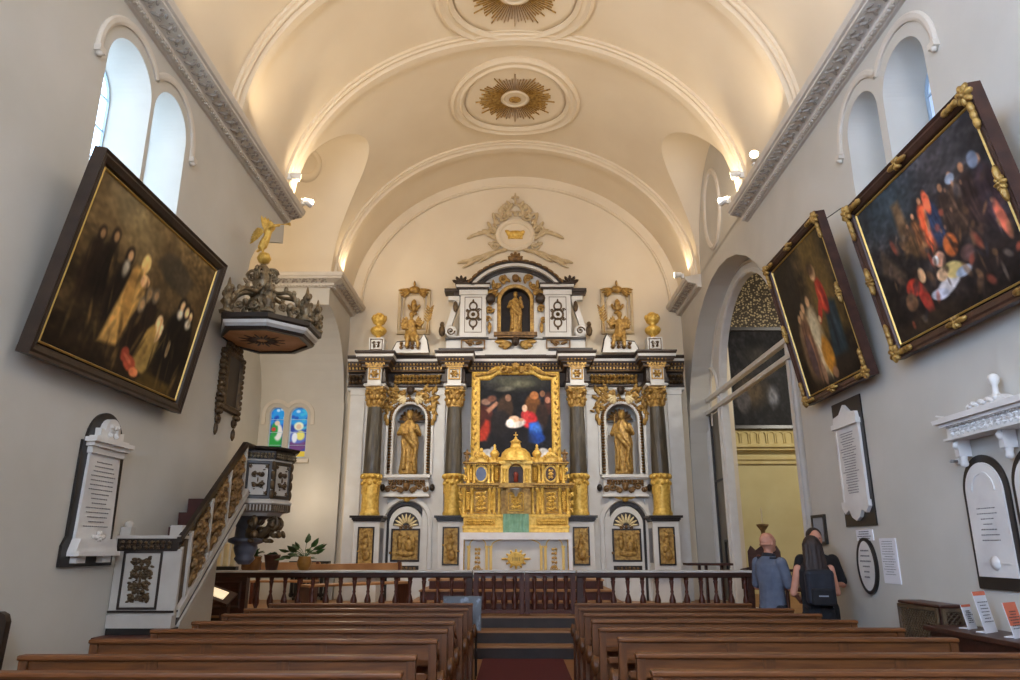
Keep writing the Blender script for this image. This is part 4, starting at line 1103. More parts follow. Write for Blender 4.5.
def arch_tablet(y, label):
    t = thing('mounted_tablet', label, 'memorial', (W, y, 1.8), None, 'arched marble tablets')
    M = MRp(y)
    b = MB(M); b.prism([(-.3, 1.27), (.3, 1.27)] + arc(0, 2.06, .3, 0, pi, 24), 0.002, .02); b.build('backing', 'black', t)
    b = MB(M); b.prism([(-.25, 1.37), (.25, 1.37)] + arc(0, 2.05, .245, 0, pi, 24), .02, .035); b.build('slab', 'marble_white', t)
    b = MB(M); b.sweep(arc(0, 2.06, .15, pi, 0, 16), [(.01, .03), (.01, .045), (-.01, .045), (-.01, .03)]); b.lathe([(.06, .03), (.055, .045), (.03, .06), (0, .065)], (0, 1.48, 0), 16); b.bx(-.2, -.05, 1.475, 1.487, .03, .04); b.bx(.05, .2, 1.475, 1.487, .03, .04); b.build('carved_relief', 'marble_white', t)
    b = MB(M @ T((0, 1.79, .036))); lettering(b, .26, .3, 7, int(y * 10), th=.007, fill=.4); b.build('lettering', 'ink', t)
arch_tablet(6.22, 'arched white marble tablet with black border, whole, above the leaflets')
arch_tablet(5.57, 'arched white tablet with black border, cut by the right edge of the photo')
# white marble mural monument
t = thing('mural_monument', 'white marble shelf-like monument with urn, above the arched tablets', 'memorial', (W, 5.85, 2.5))
M = MRp(5.85)
b = MB(M); b.bx(-.57, .57, 2.5, 2.52, 0.01, .18); b.bx(-.55, .55, 2.52, 2.62, 0.01, .15); b.bx(-.59, .59, 2.62, 2.65, 0.01, .19); b.prism([(-.63, 2.65), (.63, 2.65), (.65, 2.69), (-.65, 2.69)], 0.01, .22); b.bx(-.6, .6, 2.69, 2.71, 0.01, .18)
for i in range(20): b.bx(-.54 + i * .056, -.51 + i * .056, 2.61, 2.63, .01, .175)
b.build('entablature', 'marble_white', t)
b = MB(M @ T((0, 2.57, .15))); b.carve(1.0, .085, 14, t=.008, dens=.7); b.build('carved_frieze', 'marble_white', t)
for x in (-.5, .1):
    b = MB(M); b.bx(x - .03, x + .03, 2.36, 2.505, 0.01, .12); b.lathe([(.0, 2.27), (.028, 2.28), (.035, 2.3), (.028, 2.33), (.035, 2.35), (.03, 2.37)], (x, 0, .07), 10, axis='y'); b.ball((x, 2.46, .12), (.03, .04, .03), 8, 5); b.build('bracket', 'marble_white', t)
b = MB(M); b.prism([(-.24, 2.71), (.3, 2.71), (.22, 2.75), (.16, 2.78), (.04, 2.78), (-.1, 2.74)], .03, .14); b.lathe([(.045, 2.77), (.025, 2.8), (.022, 2.86), (.04, 2.885), (.045, 2.92), (.035, 2.945), (.02, 2.955), (0, 2.96)], (.1, 0, .09), 14, axis='y')
for i in range(8): b.ball((-.2 + i * .05, 2.74 + .015 * (i % 2), .13), (.04, .025, .025), 7, 5)
b.build('urn', 'marble_white', t)
b = MB(M); b.tube([(-.58, 2.7, .1), (-.66, 2.73, .12), (-.72, 2.75, .12)], [.02, .015, .01], 6); b.build('corner_ornament', 'marble_white', t)
t = thing('wall_hook', 'small grey metal fixture on the wall left of the arched tablet', 'wall fixture', (W, 6.53, 2.38))
b = MB(MRp(6.53) @ T((0, 2.34, 0))); b.box((0, 0, .01), (.06, .05, .02)); b.build('plate', 'white_plastic', t)
b = MB(MRp(6.53) @ T((0, 2.34, 0))); b.tube([(0, 0, .02), (0, 0, .08), (.04, .0, .09)], .014); b.build('arm', 'steel', t)
t = thing('notice_frame', 'small dark-framed grey notice on the wall behind the visitors', 'picture frame', (W, 9.72, 1.83))
M = MRp(9.74) @ T((0, 1.83, 0))
b = MB(M); b.box((0, 0, .012), (.36, .32, .02)); b.build('sheet', 'grey_panel', t)
b = MB(M); b.rectframe(.36, .32, [(-.01, 0), (-.01, .035), (.025, .035), (.025, 0)]); b.build('frame', 'black', t)
# ------------------------------------------------------------------ the retable
RW = 16.1; RC = 15.75
RT_ = thing('retable', 'white, black and gilded wooden altar screen covering the end wall', 'retable', (0, 16.1, .54))
E0 = T((0, RW, 0)) @ UVW_END
DOORX = [(-2.36, 1), (2.36, -1)]
b = MB(E0)
hol = []
for x, _ in DOORX:
    hol += [(x - .46, x + .46, .54, 2.12, .46), (x - .36, x + .36, 3.14, 4.36, .36)]
wall_open(b, -3.72, 3.72, .54, 5.06, hol, depth=.12)
b.at(T((0, 2.8, -.36))).box((0, 0, 0), (7.44, 4.5, .02))
for x, _ in DOORX:   # deep rounded niches
    b.grid(lambda u, v: (x - .36 * math.cos(pi * u), 3.14 + v * 1.22, -.1 - .22 * math.sin(pi * u)), 16, 1)
b.build('backboard', 'white', RT_)
for x in (-3.6, 3.6, -1.9, 1.9, -.55, .55):
    pass
# white pilaster strips and mouldings
for x0, x1 in ((-3.72, -3.4), (-2.02, -1.58), (-1.14, -1.0), (1.0, 1.14), (1.58, 2.02), (3.4, 3.72), (-2.86, -2.78), (2.78, 2.86)):
    b = MB(E0); b.bx(x0, x1, .54, 5.0, 0, .05); b.bx(x0 - .01, x1 + .01, 4.92, 5.04, 0, .07); b.build('pilaster', 'white', RT_)
# columns
COLS = [-3.1, -1.345, 1.345, 3.1]
for ci, x in enumerate(COLS):
    tw = 1 if x > 0 else -1
    b = MB(T((x, RC, 0)))
    n = 24; prof = [(.178 - .03 * (i / n) ** 1.5, 3.1 + 1.5 * i / n) for i in range(n + 1)]
    b.lathe(prof, seg=60, mod=lambda a, h: 1 + .035 * abs(math.sin(6 * a + tw * 2.2 * h)))
    c = b.build('column', 'column_marble', RT_)
    b = MB(T((x, RC, 0)))
    b.lathe([(.2, 2.25), (.215, 2.3), (.19, 2.35), (.183, 2.42), (.183, 3.0), (.18, 3.06), (.21, 3.08), (.2, 3.12), (.15, 3.14)], seg=28)
    for i in range(10):
        a = 2 * pi * i / 10; b.ball((.19 * math.cos(a), .19 * math.sin(a), 3.07), (.055, .055, .06), 7, 5)
        b.ball((.18 * math.cos(a + .3), .18 * math.sin(a + .3), 2.96 - .04 * (i % 2)), (.05, .05, .05), 7, 5)
        for q in range(4): b.ball((.18 * math.cos(a), .18 * math.sin(a), 2.85 - q * .04), (.03, .03, .03), 5, 4) if i % 2 else None
    b.build('gilded_drum', 'gold', c)
    b = MB(T((x, RC, 0)))
    b.lathe([(.15, 4.56), (.165, 4.6), (.15, 4.62), (.15, 4.78), (.175, 4.9), (.2, 4.96)], seg=20)
    for row, (zz, rr, nn) in enumerate(((4.68, .155, 8), (4.8, .165, 8))):
        for i in range(nn):
            a = 2 * pi * (i + .5 * row) / nn
            b.ball((rr * math.cos(a), rr * math.sin(a), zz), (.05, .05, .085), 7, 5); b.ball(((rr + .045) * math.cos(a), (rr + .045) * math.sin(a), zz + .07), .035, 6, 4)
    for i in range(4):
        a = pi / 4 + i * pi / 2; b.ball((.21 * math.cos(a), .21 * math.sin(a), 4.92), (.055, .055, .05), 8, 5); b.ball((.2 * math.cos(a - pi / 4), .2 * math.sin(a - pi / 4), 4.95), .035, 6, 4)
    b.box((0, 0, 4.99), (.38, .38, .05))
    b.build('capital', 'old_gold', c)
    # pedestal
    b = MB(); b.bx(x - .27, x + .27, RC - .25, RW, 1.14, 2.16, 0); b.bx(x - .25, x + .25, RC - .23, RW, .54, 1.05, 0)
    p = b.build('pedestal', 'white', RT_, bevel=.006)
    b = MB(); b.bx(x - .31, x + .31, RC - .3, RW, 2.16, 2.2, 0); b.bx(x - .35, x + .35, RC - .34, RW, 2.2, 2.25, 0); b.bx(x - .29, x + .29, RC - .28, RW, 2.13, 2.16, 0)
    b.build('pedestal_cap', 'ebony', p, bevel=.006); b = MB()
    b.bx(x - .36, x + .36, RC - .34, RW, 1.05, 1.1, 0); b.bx(x - .31, x + .31, RC - .29, RW, 1.1, 1.15, 0); b.build('pedestal_foot', 'ebony', p, bevel=.006)
    b = MB(T((x, RC - .25, 1.64)) @ UVW_END); b.box((0, 0, .0), (.34, .76, .02)); b.rectframe(.3, .72, [(0, .0), (0, .018), (.022, .018), (.022, 0)]); b.build('panel_border', 'ebony', p)
    b = MB(T((x, RC - .262, 1.64)) @ UVW_END); R = random.Random(60 + ci)
    b.ball((0, .2, .01), (.045, .06, .03), 8, 6); statue = [(0, .08, .06, .1), (-.02, -.05, .07, .12), (.02, -.18, .09, .12)]
    for (px, py, rx, ry) in statue: b.ball((px, py, .008), (rx, ry, .03), 8, 6)
    for q in range(16): b.leafb((R.uniform(-.11, .11), R.uniform(-.3, .3)), R.uniform(0, 6.3), .09, .035, .012)
    b.box((0, 0, -.004), (.28, .7, .008)); b.build('gilded_relief', 'old_gold', p)
    b = MB(); b.bx(x + (-.272 if x > 0 else .24), x + (-.24 if x > 0 else .272), RC - .16, RW - .06, 1.3, 2.0); b.build('side_inlay', 'grey_marble', p)
# entablature with breaks over the columns
def plan(proj_c, base):
    pts = [(-3.8, base)]
    for x in COLS: pts += [(x - .23, base), (x - .23, proj_c), (x + .23, proj_c), (x + .23, base)]
    return pts + [(3.8, base)]
WP = plan(RC - .17, RW - .06)
b = MB(); b.sweep(WP, [(-.2, 5.02), (0, 5.02), (.02, 5.05), (.0, 5.09), (-.2, 5.09)]); b.build('architrave', 'white', RT_)
b = MB(); b.sweep(WP, [(-.2, 5.09), (.04, 5.09), (.05, 5.115), (0, 5.12), (-.02, 5.42), (.03, 5.43), (.05, 5.46), (-.2, 5.46)]); b.build('frieze_board', 'frame_dark', RT_)
b = MB(); b.sweep(WP, [(-.2, 5.46), (.06, 5.46), (.06, 5.5), (.1, 5.54), (.1, 5.57), (.15, 5.58), (.17, 5.66), (-.2, 5.66)]); b.sweep(WP, [(-.2, 5.705), (.185, 5.705), (.21, 5.76), (.21, 5.79), (-.2, 5.79)]); b.build('cornice', 'frame_dark', RT_)
b = MB(); b.sweep(WP, [(-.2, 5.655), (.18, 5.655), (.19, 5.71), (-.2, 5.71)]); b.build('cornice_white_band', 'white', RT_)
b = MB(); b.sweep(WP, [(-.1, 5.445), (.06, 5.445), (.065, 5.465), (-.1, 5.47)]); b.sweep(WP, [(-.1, 5.56), (.12, 5.56), (.125, 5.575), (-.1, 5.58)]); b.build('gilded_lines', 'bronze', RT_)
b = MB()
for i in range(len(WP) - 1):
    p, q = Vector(WP[i]), Vector(WP[i + 1]); L = (q - p).length
    if abs(q.y - p.y) > .01: continue
    n = max(2, int(L / .075))
    for k in range(n):
        c = p + (q - p) * ((k + .5) / n); b.box((c.x, c.y - .07, 5.51), (.04, .07, .05)); b.ball((c.x, c.y - .135, 5.6), (.028, .03, .03), 6, 4)
b.build('dentils', 'old_gold', RT_)
for (x0, x1, m) in ((-2.76, -1.69, 'old_gold'), (1.69, 2.76, 'old_gold'), (-1.0, 1.0, 'dark_gilt'), (-3.78, -3.46, 'dark_gilt'), (3.46, 3.78, 'dark_gilt')):
    b = MB(T(((x0 + x1) / 2, RW - .06, 5.27)) @ UVW_END); b.carve(x1 - x0, .26, int(x1 * 10) + 50, t=.03, dens=2.); b.build('carved_frieze', m, RT_)
for x in COLS:
    b = MB(); b.bx(x - .15, x + .15, RC - .25, RC, 5.02, 5.42); f = b.build('frieze_block', 'white', RT_)
    b = MB(T((x, RC - .255, 5.28)) @ UVW_END); b.rectframe(.2, .2, [(0, 0), (0, .02), (.03, .02), (.03, 0)]); b.rosette((0, 0), .1, 6, .03); b.build('gilded_square', 'old_gold', f)
    b = MB(); b.bx(x - .18, x + .18, RC - .28, RC, 5.42, 5.46); 
    for q in range(6): b.box((x - .15 + q * .06, RC - .28, 5.485), (.04, .04, .05))
    b.build('gilded_cap', 'old_gold', f)
# doors below the niches
for x, sd in DOORX:
    M = T((x, RW - .04, 0)) @ UVW_END
    b = MB(M); b.sweep(archpath(-.46, .46, .54, 2.12, 24), [(-.1, 0), (-.1, .05), (-.02, .06), (0, .03), (0, 0)]); b.build('door_surround', 'white', RT_)
    b = MB(M); b.sweep(archpath(-.44, .44, .54, 2.12, 24), [(-.01, -.1), (-.01, .0), (.07, -.0), (.07, -.1)]); b.build('door_reveal', 'ebony', RT_)
    b = MB(M @ T((0, 0, .0))); b.prism([(-.36, .54), (.36, .54)] + arc(0, 2.1, .36, 0, pi, 24), -.12, .02); d = b.build('door', 'white', RT_)
    b = MB(M); b.box((0, 1.66, .025), (.62, .68, .02)); b.build('panel_ground', 'ebony', d)
    b = MB(M @ T((0, 1.66, .036))); b.box((0, 0, 0), (.54, .6, .006)); R = random.Random(3 + sd)
    for (px, py, rx, ry) in ((-.12, .05, .06, .16), (-.12, .22, .035, .045), (.08, -.02, .09, .14), (.06, .16, .035, .045), (.02, -.18, .2, .06), (.18, .02, .04, .16)): b.ball((px, py, .01), (rx, ry, .03), 9, 6)
    for q in range(18): b.leafb((R.uniform(-.22, .22), R.uniform(-.26, .26)), R.uniform(0, 6.3), .1, .035, .012)
    b.build('gilded_relief', 'old_gold', d)
    b = MB(M @ T((0, 2.06, .02)))
    b.prism(arc(0, 0, .28, 0, pi, 20), 0, .01)
    b.build('shell_ground', 'ebony', d)
    b = MB(M @ T((0, 2.04, .03)))
    for k in range(9):
        a = pi * (k + .5) / 9; b.at(RZ(a)).ball((.17, 0, .0), (.11, .026, .03), 8, 5)
    b.build('shell_fan', 'cream', d)
    b = MB(M @ T((0, 2.0, .03))); b.scroll((-.1, .02), .05, 1.3, 0, 1, .014); b.scroll((.1, .02), .05, 1.3, pi, -1, .014); b.rosette((0, .03), .05, 6, .02); b.build('shell_scrolls', 'bronze', d)
    b = MB(M); b.box((0, 1.16, .022), (.6, .16, .016)); b.build('lower_panel', 'ebony', d)
    b = MB(M @ T((0, 1.16, .03))); b.carve(.5, .13, 9, t=.012); b.build('lower_ornament', 'bronze', d)
    b = MB(M); b.lathe([(.02, .02), (.03, .05), (.02, .07), (0, .075)], (-.31, 1.5, 0), 10); b.build('door_knob', 'bronze', d)
# niche surrounds
for x, sd in DOORX:
    M = T((x, RW - .0, 0)) @ UVW_END
    b = MB(M); b.sweep(archpath(-.38, .38, 3.14, 4.36, 24), [(.03, 0), (.03, .08), (-.02, .1), (-.03, .05), (-.09, .05), (-.1, .09), (-.15, .09), (-.15, 0)]); n_ = b.build('niche_surround', 'white', RT_)
    b = MB(M)
    P = archpath(-.44, .44, 3.2, 4.36, 24)
    for i in range(19):
        for s_ in (-1, 1): b.ball((s_ * .42, 3.2 + i * .064, .07), (.05, .026, .04), 6, 4)
    for i in range(22): a = pi * (i + .5) / 22; b.ball((.42 * math.cos(a), 4.36 + .42 * math.sin(a), .07), (.045, .045, .04), 6, 4)
    b.build('beaded_band', 'bronze', n_)
    b = MB(M)
    for k in range(9):
        a = pi * (k + .5) / 9; e = b.at(T((0, 4.36, -.1)) @ RZ(a) @ Matrix.Rotation(.5, 4, 'Y')); e.ball((.19, 0, 0), (.17, .045, .04), 8, 5)
    b.build('niche_shell', 'bronze', n_)
    b = MB(M); b.bx(-.3, .3, 4.34, 4.375, -.26, -.16); b.build('niche_ledge', 'ebony', n_)
    b = MB(M @ T((0, 0, .06)))
    for s_ in (-1, 1):
        b.scroll((s_ * .3, 4.86), .1, 1.4, 0, s_, .035); b.scroll((s_ * .44, 4.62), .09, 1.4, 1, -s_, .03); b.scroll((s_ * .2, 4.92), .07, 1.3, 2, s_, .03)
        for (px, py, a) in ((.5, 4.45, 1.3), (.52, 4.7, 1.9), (.48, 4.9, 1.2), (.35, 5.0, .5), (.15, 4.82, .3), (.55, 4.3, 1.6), (.4, 4.76, 2.4), (.46, 4.56, 1.0), (.56, 4.58, 1.7), (.3, 4.72, .6), (.1, 4.84, .9), (.22, 4.82, 1.5), (.48, 4.8, .5), (.54, 4.95, 1.4), (.42, 4.98, 2.2), (.28, 5.0, 1.0), (.5, 4.2, 1.5)): b.leafb((s_ * px, py), a if s_ > 0 else pi - a, .2, .1, .035)
    R = random.Random(41)
    for q in range(70):
        a = R.uniform(.15, pi - .15); r = R.uniform(.56, .74)
        px, py = r * math.cos(a), 4.36 + r * math.sin(a)
        if py < 5.0 and abs(px) < .6: b.leafb((px, py), R.uniform(0, 6.3), .13, .06, .03)
    b.build('gilded_scrolls', 'old_gold', RT_)
    for s_ in (-1, 1):
        b = MB(M @ T((0, 0, .07)))
        for k in range(4): b.leafb((s_ * .1, 4.9 - .02 * k), (-.15 - .3 * k) if s_ > 0 else pi + .15 + .3 * k, .3 - .04 * k, .09, .04)
        b.build('white_wing', 'cream', RT_)
    b = MB(M @ T((0, 4.99, .08))); b.cherub((0, 0), .1, 0, 0, False); b.build('cherub_head', 'frame_dark', RT_)
    # bracket
    b = MB(M); b.bx(-.5, .5, 3.06, 3.13, 0, .26); b.bx(-.46, .46, 3.02, 3.06, 0, .22); b.bx(-.47, .47, 2.68, 3.02, 0, .16); b.bx(-.5, .5, 2.66, 2.7, 0, .2); k_ = b.build('niche_bracket', 'white', RT_, bevel=.006)
    b = MB(M @ T((0, 2.86, .17))); b.cherub((0, 0), .085, 0, 0)
    for s_ in (-1, 1): b.scroll((s_ * .28, .02), .1, 1.3, 0, s_, .025); b.scroll((s_ * .4, -.04), .07, 1.3, 1, -s_, .02)
    b.carve(.8, .1, 71, t=.02, c=(0, .11)); b.build('carved_garland', 'bronze', k_)
    b = MB(M)
    for s_ in (-1, 1): b.ball((s_ * .54, 2.86, .07), (.06, .085, .07), 9, 6)
    b.build('side_knob', 'ebony', k_)
    b = MB(M @ T((0, 2.62, .06))); b.leafb((0, 0), .25, .26, .1, .04); b.leafb((0, 0), pi - .25, .26, .1, .04); b.ball((0, 0, .03), (.08, .07, .05), 8, 6); b.build('gilded_drop', 'gold', k_)
# attic
A0 = T((0, RW, 0)) @ UVW_END
b = MB(A0); b.bx(-1.72, 1.72, 5.79, 5.96, -.3, .1); b.bx(-1.6, 1.6, 5.98, 6.22, -.3, .02); b.bx(-1.5, 1.5, 6.24, 6.3, -.3, .06); b.build('attic_base', 'white', RT_)
b = MB(A0); b.bx(-1.76, -.75, 5.94, 5.985, -.3, .16); b.bx(.75, 1.76, 5.94, 5.985, -.3, .16); b.bx(-1.62, -.62, 6.22, 6.255, -.3, .12); b.bx(.62, 1.62, 6.22, 6.255, -.3, .12); b.bx(-.7, .7, 5.8, 5.84, 0, .12); b.build('attic_base_mouldings', 'ebony', RT_)
b = MB(A0)
wall_open(b, -1.3, 1.3, 6.25, 7.5, [(-.34, .34, 6.36, 7.18, .32)], depth=.26, mr=1)
b.prism([(-1.2, 7.5), (1.2, 7.5)] + [(1.2 * math.cos(a), 7.5 + .5 * math.sin(a)) for a in [pi * i / 20 for i in range(21)]], -.26, 0)
b.box((0, 6.9, -.28), (2.6, 1.6, .02), 1); b.build('attic_wall', ['white', 'frame_dark'], RT_)
for s_ in (-1, 1):
    x = s_ * .98
    b = MB(A0); b.bx(x - .3, x + .3, 6.26, 7.28, 0, .12); b.bx(x - .33, x + .33, 7.28, 7.4, 0, .16); p = b.build('attic_pilaster', 'white', RT_, bevel=.005)
    b = MB(A0 @ T((x, 6.8, .12))); b.rectframe(.38, .84, [(0, 0), (0, .008), (.012, .008), (.012, 0)])
    b.sweep([(.12 * math.cos(-2 * pi * i / 24), .12 * math.sin(-2 * pi * i / 24)) for i in range(24)], [(.025, 0), (.02, .03), (-.02, .03), (-.025, 0)], True)
    for d in (-1, 1):
        b.sweep([(.085 * math.cos(-2 * pi * i / 16), d * .2 + .1 * math.sin(-2 * pi * i / 16)) for i in range(16)], [(.02, 0), (.016, .03), (-.016, .03), (-.02, 0)], True)
        b.leafb((0, d * .28), d * pi / 2, .1, .05, .02); b.scroll((d * .13, .1), .05, 1.2, 0, d, .014); b.scroll((d * .13, -.1), .05, 1.2, 0, -d, .014)
    b.ball((0, 0, .02), .05, 8, 6); b.build('strapwork', 'dark_gilt', p)
    b = MB(A0); b.bx(x - .38, x + .36, 7.4, 7.44, 0, .2); b.bx(s_ * 1.3 - .15, s_ * 1.3 + .3, 7.28, 7.36, -.2, .1) ; b.bx(x - .42, x + .4, 7.5, 7.54, 0, .26); b.bx(min(s_ * 1.3, s_ * 1.66), max(s_ * 1.3, s_ * 1.66), 7.36, 7.44, -.2, .14); b.build('attic_cornice', 'frame_dark', RT_)
    b = MB(A0); b.bx(x - .4, x + .38, 7.44, 7.5, 0, .24); b.build('attic_cornice_band', 'white', RT_)
    # scroll volute beside the attic
    b = MB(A0)
    pts = [(s_ * (1.36 + .06 * math.sin(i / 10 * pi) + .22 * (i / 10) ** 2.2), 7.18 - .72 * i / 10) for i in range(11)]
    b.sweep(pts if s_ > 0 else pts[::-1], [(-.06, -.1), (-.06, .06), (.06, .06), (.06, -.1)])
    b.lathe([(.14, -.1), (.14, .06), (.1, .08), (.04, .06), (0, .09)], (s_ * 1.5, 6.42, 0), 16); b.box((s_ * 1.44, 7.22, 0), (.26, .1, .16)); v = b.build('volute', 'white', RT_)
    b = MB(A0 @ T((0, 0, .06))); b.leafb((s_ * 1.4, 7.16), -pi / 2, .3, .12, .03); b.scroll((s_ * 1.5, 6.42), .1, 1.3, 0, s_, .02); b.ball((s_ * 1.7, 6.42, 0), (.08, .14, .07), 8, 6); b.ball((s_ * 1.7, 6.58, 0), (.055, .07, .06), 8, 6); b.build('volute_carving', 'dark_gilt', v)
    b = MB(A0 @ T((s_ * 1.28, 7.56, .05)));
    for k in range(5): b.leafb((0, 0), pi / 2 + (k - 2) * .55, .24, .09, .05)
    b.ball((0, 0, .02), (.14, .07, .08), 8, 6); b.build('shell_finial', 'frame_dark', RT_)
    # niche side strip
    b = MB(A0); b.bx(s_ * .44 - .06, s_ * .44 + .06, 6.3, 7.1, 0, .06); b.build('niche_strip', 'white', RT_)
    b = MB(A0 @ T((s_ * .6, 6.95, .05)))
    b.scroll((0, 0), .1, 1.4, 0, s_, .03); b.scroll((s_ * .05, -.25), .08, 1.4, 0, -s_, .025); b.leafb((0, -.3), -pi / 2, .3, .1, .03); b.leafb((0, .08), pi / 2, .25, .1, .03); b.scroll((-s_ * .1, .4), .1, 1.4, 0, s_, .03); b.leafb((s_ * .1, .3), .9 if s_ < 0 else 2.2, .25, .12, .03)
    b.build('gilded_scrolls', 'old_gold', RT_)
    b = MB(A0 @ T((s_ * .58, 7.2, .06))); b.ball((0, 0, .04), (.12, .14, .09), 10, 7); b.build('dark_boss', 'frame_dark', RT_)
cx = 7.08; RA = 1.06
def seg(o0, o1, z0, z1, m, nm):
    b = MB(A0); c = 6.72; r = 1.32
    a1 = math.acos(1.2 / r)
    b.sweep(arc(0, c + .02, r, pi - .63, .63, 32), [(o0, z0), (o0, z1), (o1, z1), (o1, z0)]); b.build(nm, m, RT_)
seg(-.02, .03, -.1, .26, 'ebony', 'pediment_edge'); seg(.03, .1, -.1, .24, 'white', 'pediment_band'); seg(.1, .17, -.1, .14, 'ebony', 'pediment_lower_edge'); seg(-.06, -.02, -.1, .2, 'dark_gilt', 'pediment_top')
b = MB(A0 @ T((0, 0, .22)))
for i in range(15):
    a = .75 + (pi - 1.5) * i / 14; b.leafb((1.36 * math.cos(a), 6.74 + 1.36 * math.sin(a)), a + (pi / 2 if i > 7 else -pi / 2), .18, .07, .04)
b.ball((0, 8.14, 0), (.18, .1, .08), 10, 7)
for k in range(5): b.leafb((0, 8.12), pi / 2 + (k - 2) * .6, .2, .09, .04)
b.build('pediment_cresting', 'bronze', RT_)
b = MB(A0); b.sweep(archpath(-.36, .36, 6.36, 7.16, 24, .34), [(.02, 0), (.02, .08), (-.05, .1), (-.08, .04), (-.08, 0)]); b.build('niche_arch', 'old_gold', RT_)
b = MB(A0 @ T((0, 0, .08)))
for i in range(13):
    a = pi * i / 12; b.leafb((.46 * math.cos(a), 7.18 + .44 * math.sin(a)), a + .5, .14, .08, .03)
for s_ in (-1, 1): b.scroll((s_ * .3, 7.7), .1, 1.4, 0, s_, .03); b.scroll((s_ * .42, 7.5), .08, 1.4, 0, -s_, .03); b.leafb((s_ * .2, 7.62), 1.2 if s_ > 0 else 1.9, .2, .09, .03); b.leafb((s_ * .52, 7.42), 1.57, .26, .09, .03)
b.build('gilded_leaf_arch', 'old_gold', RT_)
b = MB(A0 @ T((0, 7.66, .12))); b.cherub((0, 0), .09, 0, 0, False); b.build('cherub_head', 'bronze', RT_)
b = MB(A0); b.bx(-.5, .5, 6.28, 6.36, -.2, .2); b.bx(-.42, .42, 6.24, 6.28, -.2, .16); b.build('niche_shelf', 'bronze', RT_)
b = MB(A0 @ T((0, 6.12, .12))); b.cherub((0, 0), .1, 0, 0, False); b.build('cherub_mask', 'frame_dark', RT_)
b = MB(A0 @ T((0, 6.12, .08)))
for s_ in (-1, 1):
    for k in range(3): b.leafb((s_ * .08, .0), (.1 - .35 * k) if s_ > 0 else pi - .1 + .35 * k, .42 - .08 * k, .12, .04)
b.build('gilded_wings', 'old_gold', RT_)
for s_ in (-1, 1):
    b = MB(A0 @ T((s_ * .98, 6.1, .06))); b.rectframe(.5, .16, [(0, 0), (0, .02), (.03, .02), (.03, 0)]); b.scroll((-.05, 0), .07, 1.3, 0, 1, .02); b.leafb((.05, 0), .3, .18, .08, .03); b.leafb((.0, 0), 2.8, .2, .08, .03); b.build('base_ornament', 'bronze', RT_)

# ------------------------------------------------------------------ statues
def saint(label, x, y, z, h, m, turn=0., arm='book', group=None, name='saint_statue', rz=0.):
    t = thing(name, label, 'statue', (x, y, z), (0, 0, rz), group)
    s = h / 1.45; v = MB(Matrix.Scale(s, 4))
    v.lathe([(.2, 0), (.2, .03), (.17, .06), (0, .06)], seg=16, sy=.8)
    statue_robe(v, [(.05, .2, .15, 0, 0), (.2, .185, .14, .01, 0), (.45, .175, .14, .02, 0), (.7, .19, .15, .02, 0), (.85, .175, .14, 0, 0), (1.0, .17, .125, -.01, 0), (1.1, .165, .1, -.01, 0), (1.17, .11, .08, 0, 0), (1.22, .06, .06, 0, 0)], 7, .13, tw=.12)
    v.tube([(-.2, -.05, 1.05), (-.05, -.16, .8), (.15, -.15, .55), (.1, -.14, .25)], [.05, .06, .055, .04], 8)
    v.tube([(-.16, -.08, .75), (-.1, -.15, .5), (-.12, -.16, .1)], [.035, .04, .045], 8); v.tube([(.12, -.12, .5), (.1, -.17, .3), (.14, -.15, .08)], [.03, .035, .04], 8)
    v.limb([(-.16, 0, 1.1), (-.235, -.03, .9), (-.13, -.16, .87)], [.05, .052, .04], 10); v.ball((-.11, -.18, .88), .04)
    if arm == 'raised': v.limb([(.2, 0, 1.1), (.29, -.05, .92), (.3, -.12, 1.12)], [.06, .055, .04], 10); v.ball((.3, -.13, 1.16), .04)
    else: v.limb([(.16, 0, 1.1), (.23, -.03, .9), (.13, -.16, .97)], [.05, .052, .04], 10); v.ball((.11, -.18, .99), .04)
    v.tube([(0, 0, 1.18), (0, -.01, 1.28)], .05, 10)
    v.ball((0, -.02, 1.34), (.075, .085, .105), 12, 8); v.ball((0, -.1, 1.335), (.015, .02, .025), 6, 4); v.ball((0, .02, 1.36), (.085, .085, .1), 10, 7); v.ball((0, -.07, 1.27), (.045, .04, .05), 8, 6)
    v.build('figure', m, t, local=True, remesh=.017 * s)
    if arm == 'book':
        b = MB(Matrix.Scale(s, 4) @ T((-.1, -.235, .93)) @ RX(-.4)); b.box((0, 0, 0), (.11, .035, .15)); b.build('book', m, t, local=True)
    elif arm == 'staff':
        b = MB(Matrix.Scale(s, 4)); b.tube([(-.15, -.24, .1), (-.14, -.22, 1.3)], .012, 6); b.build('staff', m, t, local=True)
    elif arm == 'raised':
        b = MB(Matrix.Scale(s, 4)); b.tube([(.3, -.13, .7), (.3, -.15, 1.4)], .012, 6); b.build('staff', m, t, local=True)
    elif arm == 'child':
        b = MB(Matrix.Scale(s, 4)); b.ball((.17, -.17, 1.02), (.07, .07, .1)); b.ball((.17, -.19, 1.16), .055); b.limb([(.2, -.2, .95), (.18, -.26, .85)], [.035, .025]); b.build('child_figure', m, t, local=True, remesh=.018)
    return t
saint('gilded robed statue standing in the lower niche nearer the pulpit', -2.36, 16.0, 3.143, 1.42, 'old_gold', arm='book', group='statues in the niches', rz=.2)
saint('gilded robed statue with staff in the lower niche nearer the big arch', 2.36, 16.0, 3.143, 1.42, 'old_gold', arm='staff', group='statues in the niches', rz=-.25)
saint('gilded statue holding a child in the top central niche of the altar screen', 0, 16.04, 6.363, 1.02, 'old_gold', arm='child', group='statues in the niches')
